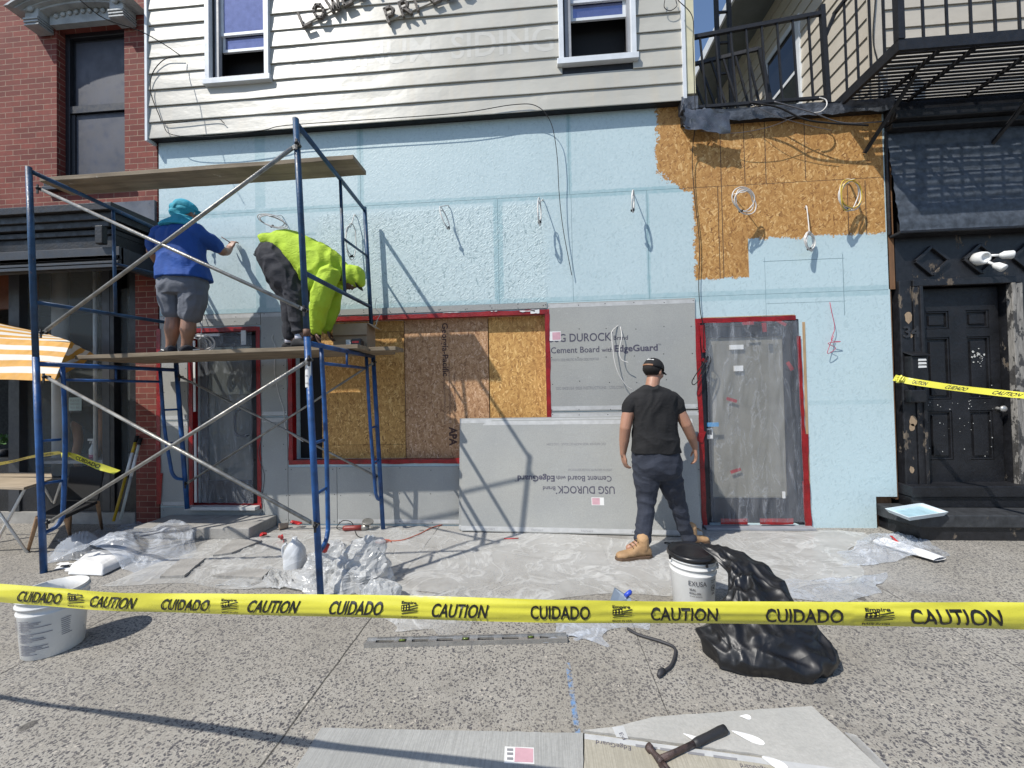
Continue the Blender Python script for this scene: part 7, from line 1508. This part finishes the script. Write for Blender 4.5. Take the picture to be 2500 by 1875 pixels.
hipN, hipF = K2(330, 430, -.68), K2(300, 430, -.52); kN, kF = K2(590, 880, -.68), K2(520, 900, -.50); aN, aF = K2(640, 1330, -.68), K2(520, 1390, -.50)
for h_, k_, a_ in ((hipN, kN, aN), (hipF, kF, aF)): limb(mb, [h_, (h_+k_)/2, k_], [.10, .085, .05]); limb(mb, [k_, (k_+a_)/2, a_], [.05, .045, .036])
ball(mb, K2(320, 420), (.11, .14, .12))
for a_ in (aN, aF): limb(mb, [a_, a_+V((.12, 0, -.06))], [.038, .03])
bd = link('body', remesh(mb, .0065, 3), sk2, m2_); eyes(m2_, h2c, F2, U2, .98, bd)
neon = fabric('neon_hoodie', (.38, .54, .03), .10, .9, 120, .8)
mb = MB(); loft(mb, [(K2(262, 240), V((.01, 0, .02)), Yn*.15), (K2(340, 265), V((.03, 0, .085)), Yn*.185), (K2(520, 320), V((.045, 0, .155)), Yn*.20), (K2(700, 430), V((.055, 0, .20)), Yn*.21), (K2(860, 560), V((.09, 0, .23)), Yn*.215), (K2(1000, 620), V((.10, 0, .19)), Yn*.21), (K2(1110, 640), V((.08, 0, .10)), Yn*.12), (K2(1160, 665), V((.05, 0, .08)), Yn*.09)], 28)
limb(mb, [K2(1000, 640, -.77), K2(935, 800, -.77), K2(890, 980, -.75), K2(850, 1180, -.69), K2(835, 1310, -.66)], [.095, .105, .098, .075, .052])
limb(mb, [K2(1085, 660, -.43), K2(1060, 820, -.43), K2(1035, 980, -.42), K2(990, 1170, -.45), K2(972, 1285, -.46)], [.09, .095, .085, .065, .050])
for q in (K2(835, 1305, -.66), K2(972, 1280, -.46)): ball(mb, q, (.05, .05, .035))
hv = len(mb.v)
sd, f_, u_ = local(h2c, F2, U2)
def e2(off, r3):
    b0 = len(mb.v); ball(mb, (0, 0, 0), r3, 22)
    for i in range(b0, len(mb.v)): v = V(mb.v[i]); mb.v[i] = tuple(h2c+sd*(v.x+off[0])+f_*(v.y+off[1])+u_*(v.z+off[2]))
e2((0, -.022, .018), (.108, .112, .118)); e2((0, -.03, -.06), (.09, .09, .08)); e2((0, .03, .075), (.085, .085, .045))
link('hoodie', remesh(mb, .0075, 6, (.017, 5.2, (1.2, 1, .6)), 11.), neon, m2_)
mb = MB(); mb.grid(lambda u, v: h2c+sd*(.075*sin((u-.5)*2.5))+f_*(.085+.055*v*cos((u-.5)*1.5))+u_*(.05+.0*v), 12, 4); o = mb.build('cap_brim', M['black'], m2_, fix=False); q = o.modifiers.new('t', 'SOLIDIFY'); q.thickness = .005
trou = fabric('dark_trousers', (.022, .023, .030), .25, .5); mb = MB()
loft(mb, [(K2(330, 290), V((.06, 0, .10)), Yn*.165), (K2(310, 370), V((.125, 0, .07)), Yn*.18), (K2(330, 450), V((.145, 0, -.02)), Yn*.185), (K2(400, 560), V((.12, 0, -.05)), Yn*.17)])
limb(mb, [K2(350, 440, -.69), K2(480, 640, -.69), K2(600, 850, -.69), K2(610, 1060, -.69), K2(632, 1290, -.68)], [.16, .165, .125, .098, .068])
limb(mb, [K2(320, 430, -.51), K2(420, 680, -.51), K2(530, 900, -.50), K2(535, 1120, -.50), K2(525, 1370, -.50)], [.15, .14, .105, .085, .060])
link('trousers', remesh(mb, .0075, 3, (.012, 6, (1, 1, 1.2)), 13.), trou, m2_)
for a_, s_ in ((aN, 0), (aF, 1)):
    mb = MB(); z0 = zq+.004; a = V((a_.x-.075, a_.y, z0+.012)); b_ = a+V((.27, .03 if s_ else -.04, 0)); shoe(mb, a, b_, 1, .095, .046); so_ = link('shoe', remesh(mb, .006, 2), fabric('black_sneaker', (.02, .02, .022), .2, .4), m2_)
    mb = MB(); mb.prism([a+V((t, w_, -.010)) for t, w_ in ((-.01, .03), (.06, .043), (.15, .04), (.25, .035), (.285, -.01), (.25, -.045), (.15, -.045), (.06, -.043), (-.01, -.03))], (0, 0, .016)); mb.build('sole', M['black'], so_)
    mb = MB(); mb.tube([V((a_.x, a_.y, z0+.08)), V((a_.x, a_.y, z0+.14))], [.044, .042], 14); mb.build('sock', plain('white_sock', (.55, .55, .62), .8), m2_)

# ---- person in the shop, leaning over the counter ----
def K4(x, y, Y=.75): return W(x, y, Y)
m4_ = empty('person', (K4(190, 1200).x, .75, .1), 'person in a dark top leaning over the counter inside the left shop window', 'person')
mb = MB(); sk4 = skin('warm_skin', (.42, .22, .12)); hh = K4(160, 1000, .85); head(mb, hh, (-.6, -.5, -.6), (-.5, 0, .8), 1.0)
loft(mb, [(K4(172, 1012, .85), V((0, 0, .10)), Yn*.12), (K4(195, 1018, .85), V((0, 0, .13)), Yn*.17), (K4(230, 1025, .85), V((0, 0, .13)), Yn*.16), (K4(262, 1050, .85), V((0, 0, .15)), Yn*.17)])
limb(mb, [hh, K4(178, 1012, .85)], [.06, .07]); limb(mb, [K4(185, 1035, .7), K4(192, 1075, .62), K4(185, 1115, .5), K4(196, 1150, .42)], [.055, .05, .045, .03]); hand(mb, K4(196, 1150, .42), (.1, -.3, -1), (0, -1, 0), (-1, 0, 0), 1, .4)
limb(mb, [K4(246, 1008, .62), K4(249, 1050, .55), K4(245, 1085, .48), K4(232, 1130, .40)], [.062, .05, .045, .03]); hand(mb, K4(232, 1130, .40), (-.2, -.2, -1), (0, -1, 0), (-1, 0, 0), 1, .4)
limb(mb, [K4(262, 1060, .85), K4(270, 1180, .9), K4(272, 1300, .95)], [.10, .07, .05])
link('body', remesh(mb, .009, 3), sk4, m4_)
mb = MB(); loft(mb, [(K4(176, 1010, .85), V((0, 0, .12)), Yn*.15), (K4(198, 1016, .85), V((0, 0, .145)), Yn*.19), (K4(230, 1022, .85), V((0, 0, .15)), Yn*.18), (K4(266, 1050, .85), V((0, 0, .17)), Yn*.19)]); link('dark_top', remesh(mb, .01, 3, (.01, 5, (1, 1, 1)), 1.), fabric('dark_top', (.012, .011, .010), .2), m4_)
mb = MB(); ball(mb, hh+V((.02, .02, .03)), (.10, .10, .10)); mb.build('hair', fabric('brown_hair', (.02, .012, .008), .3), m4_)
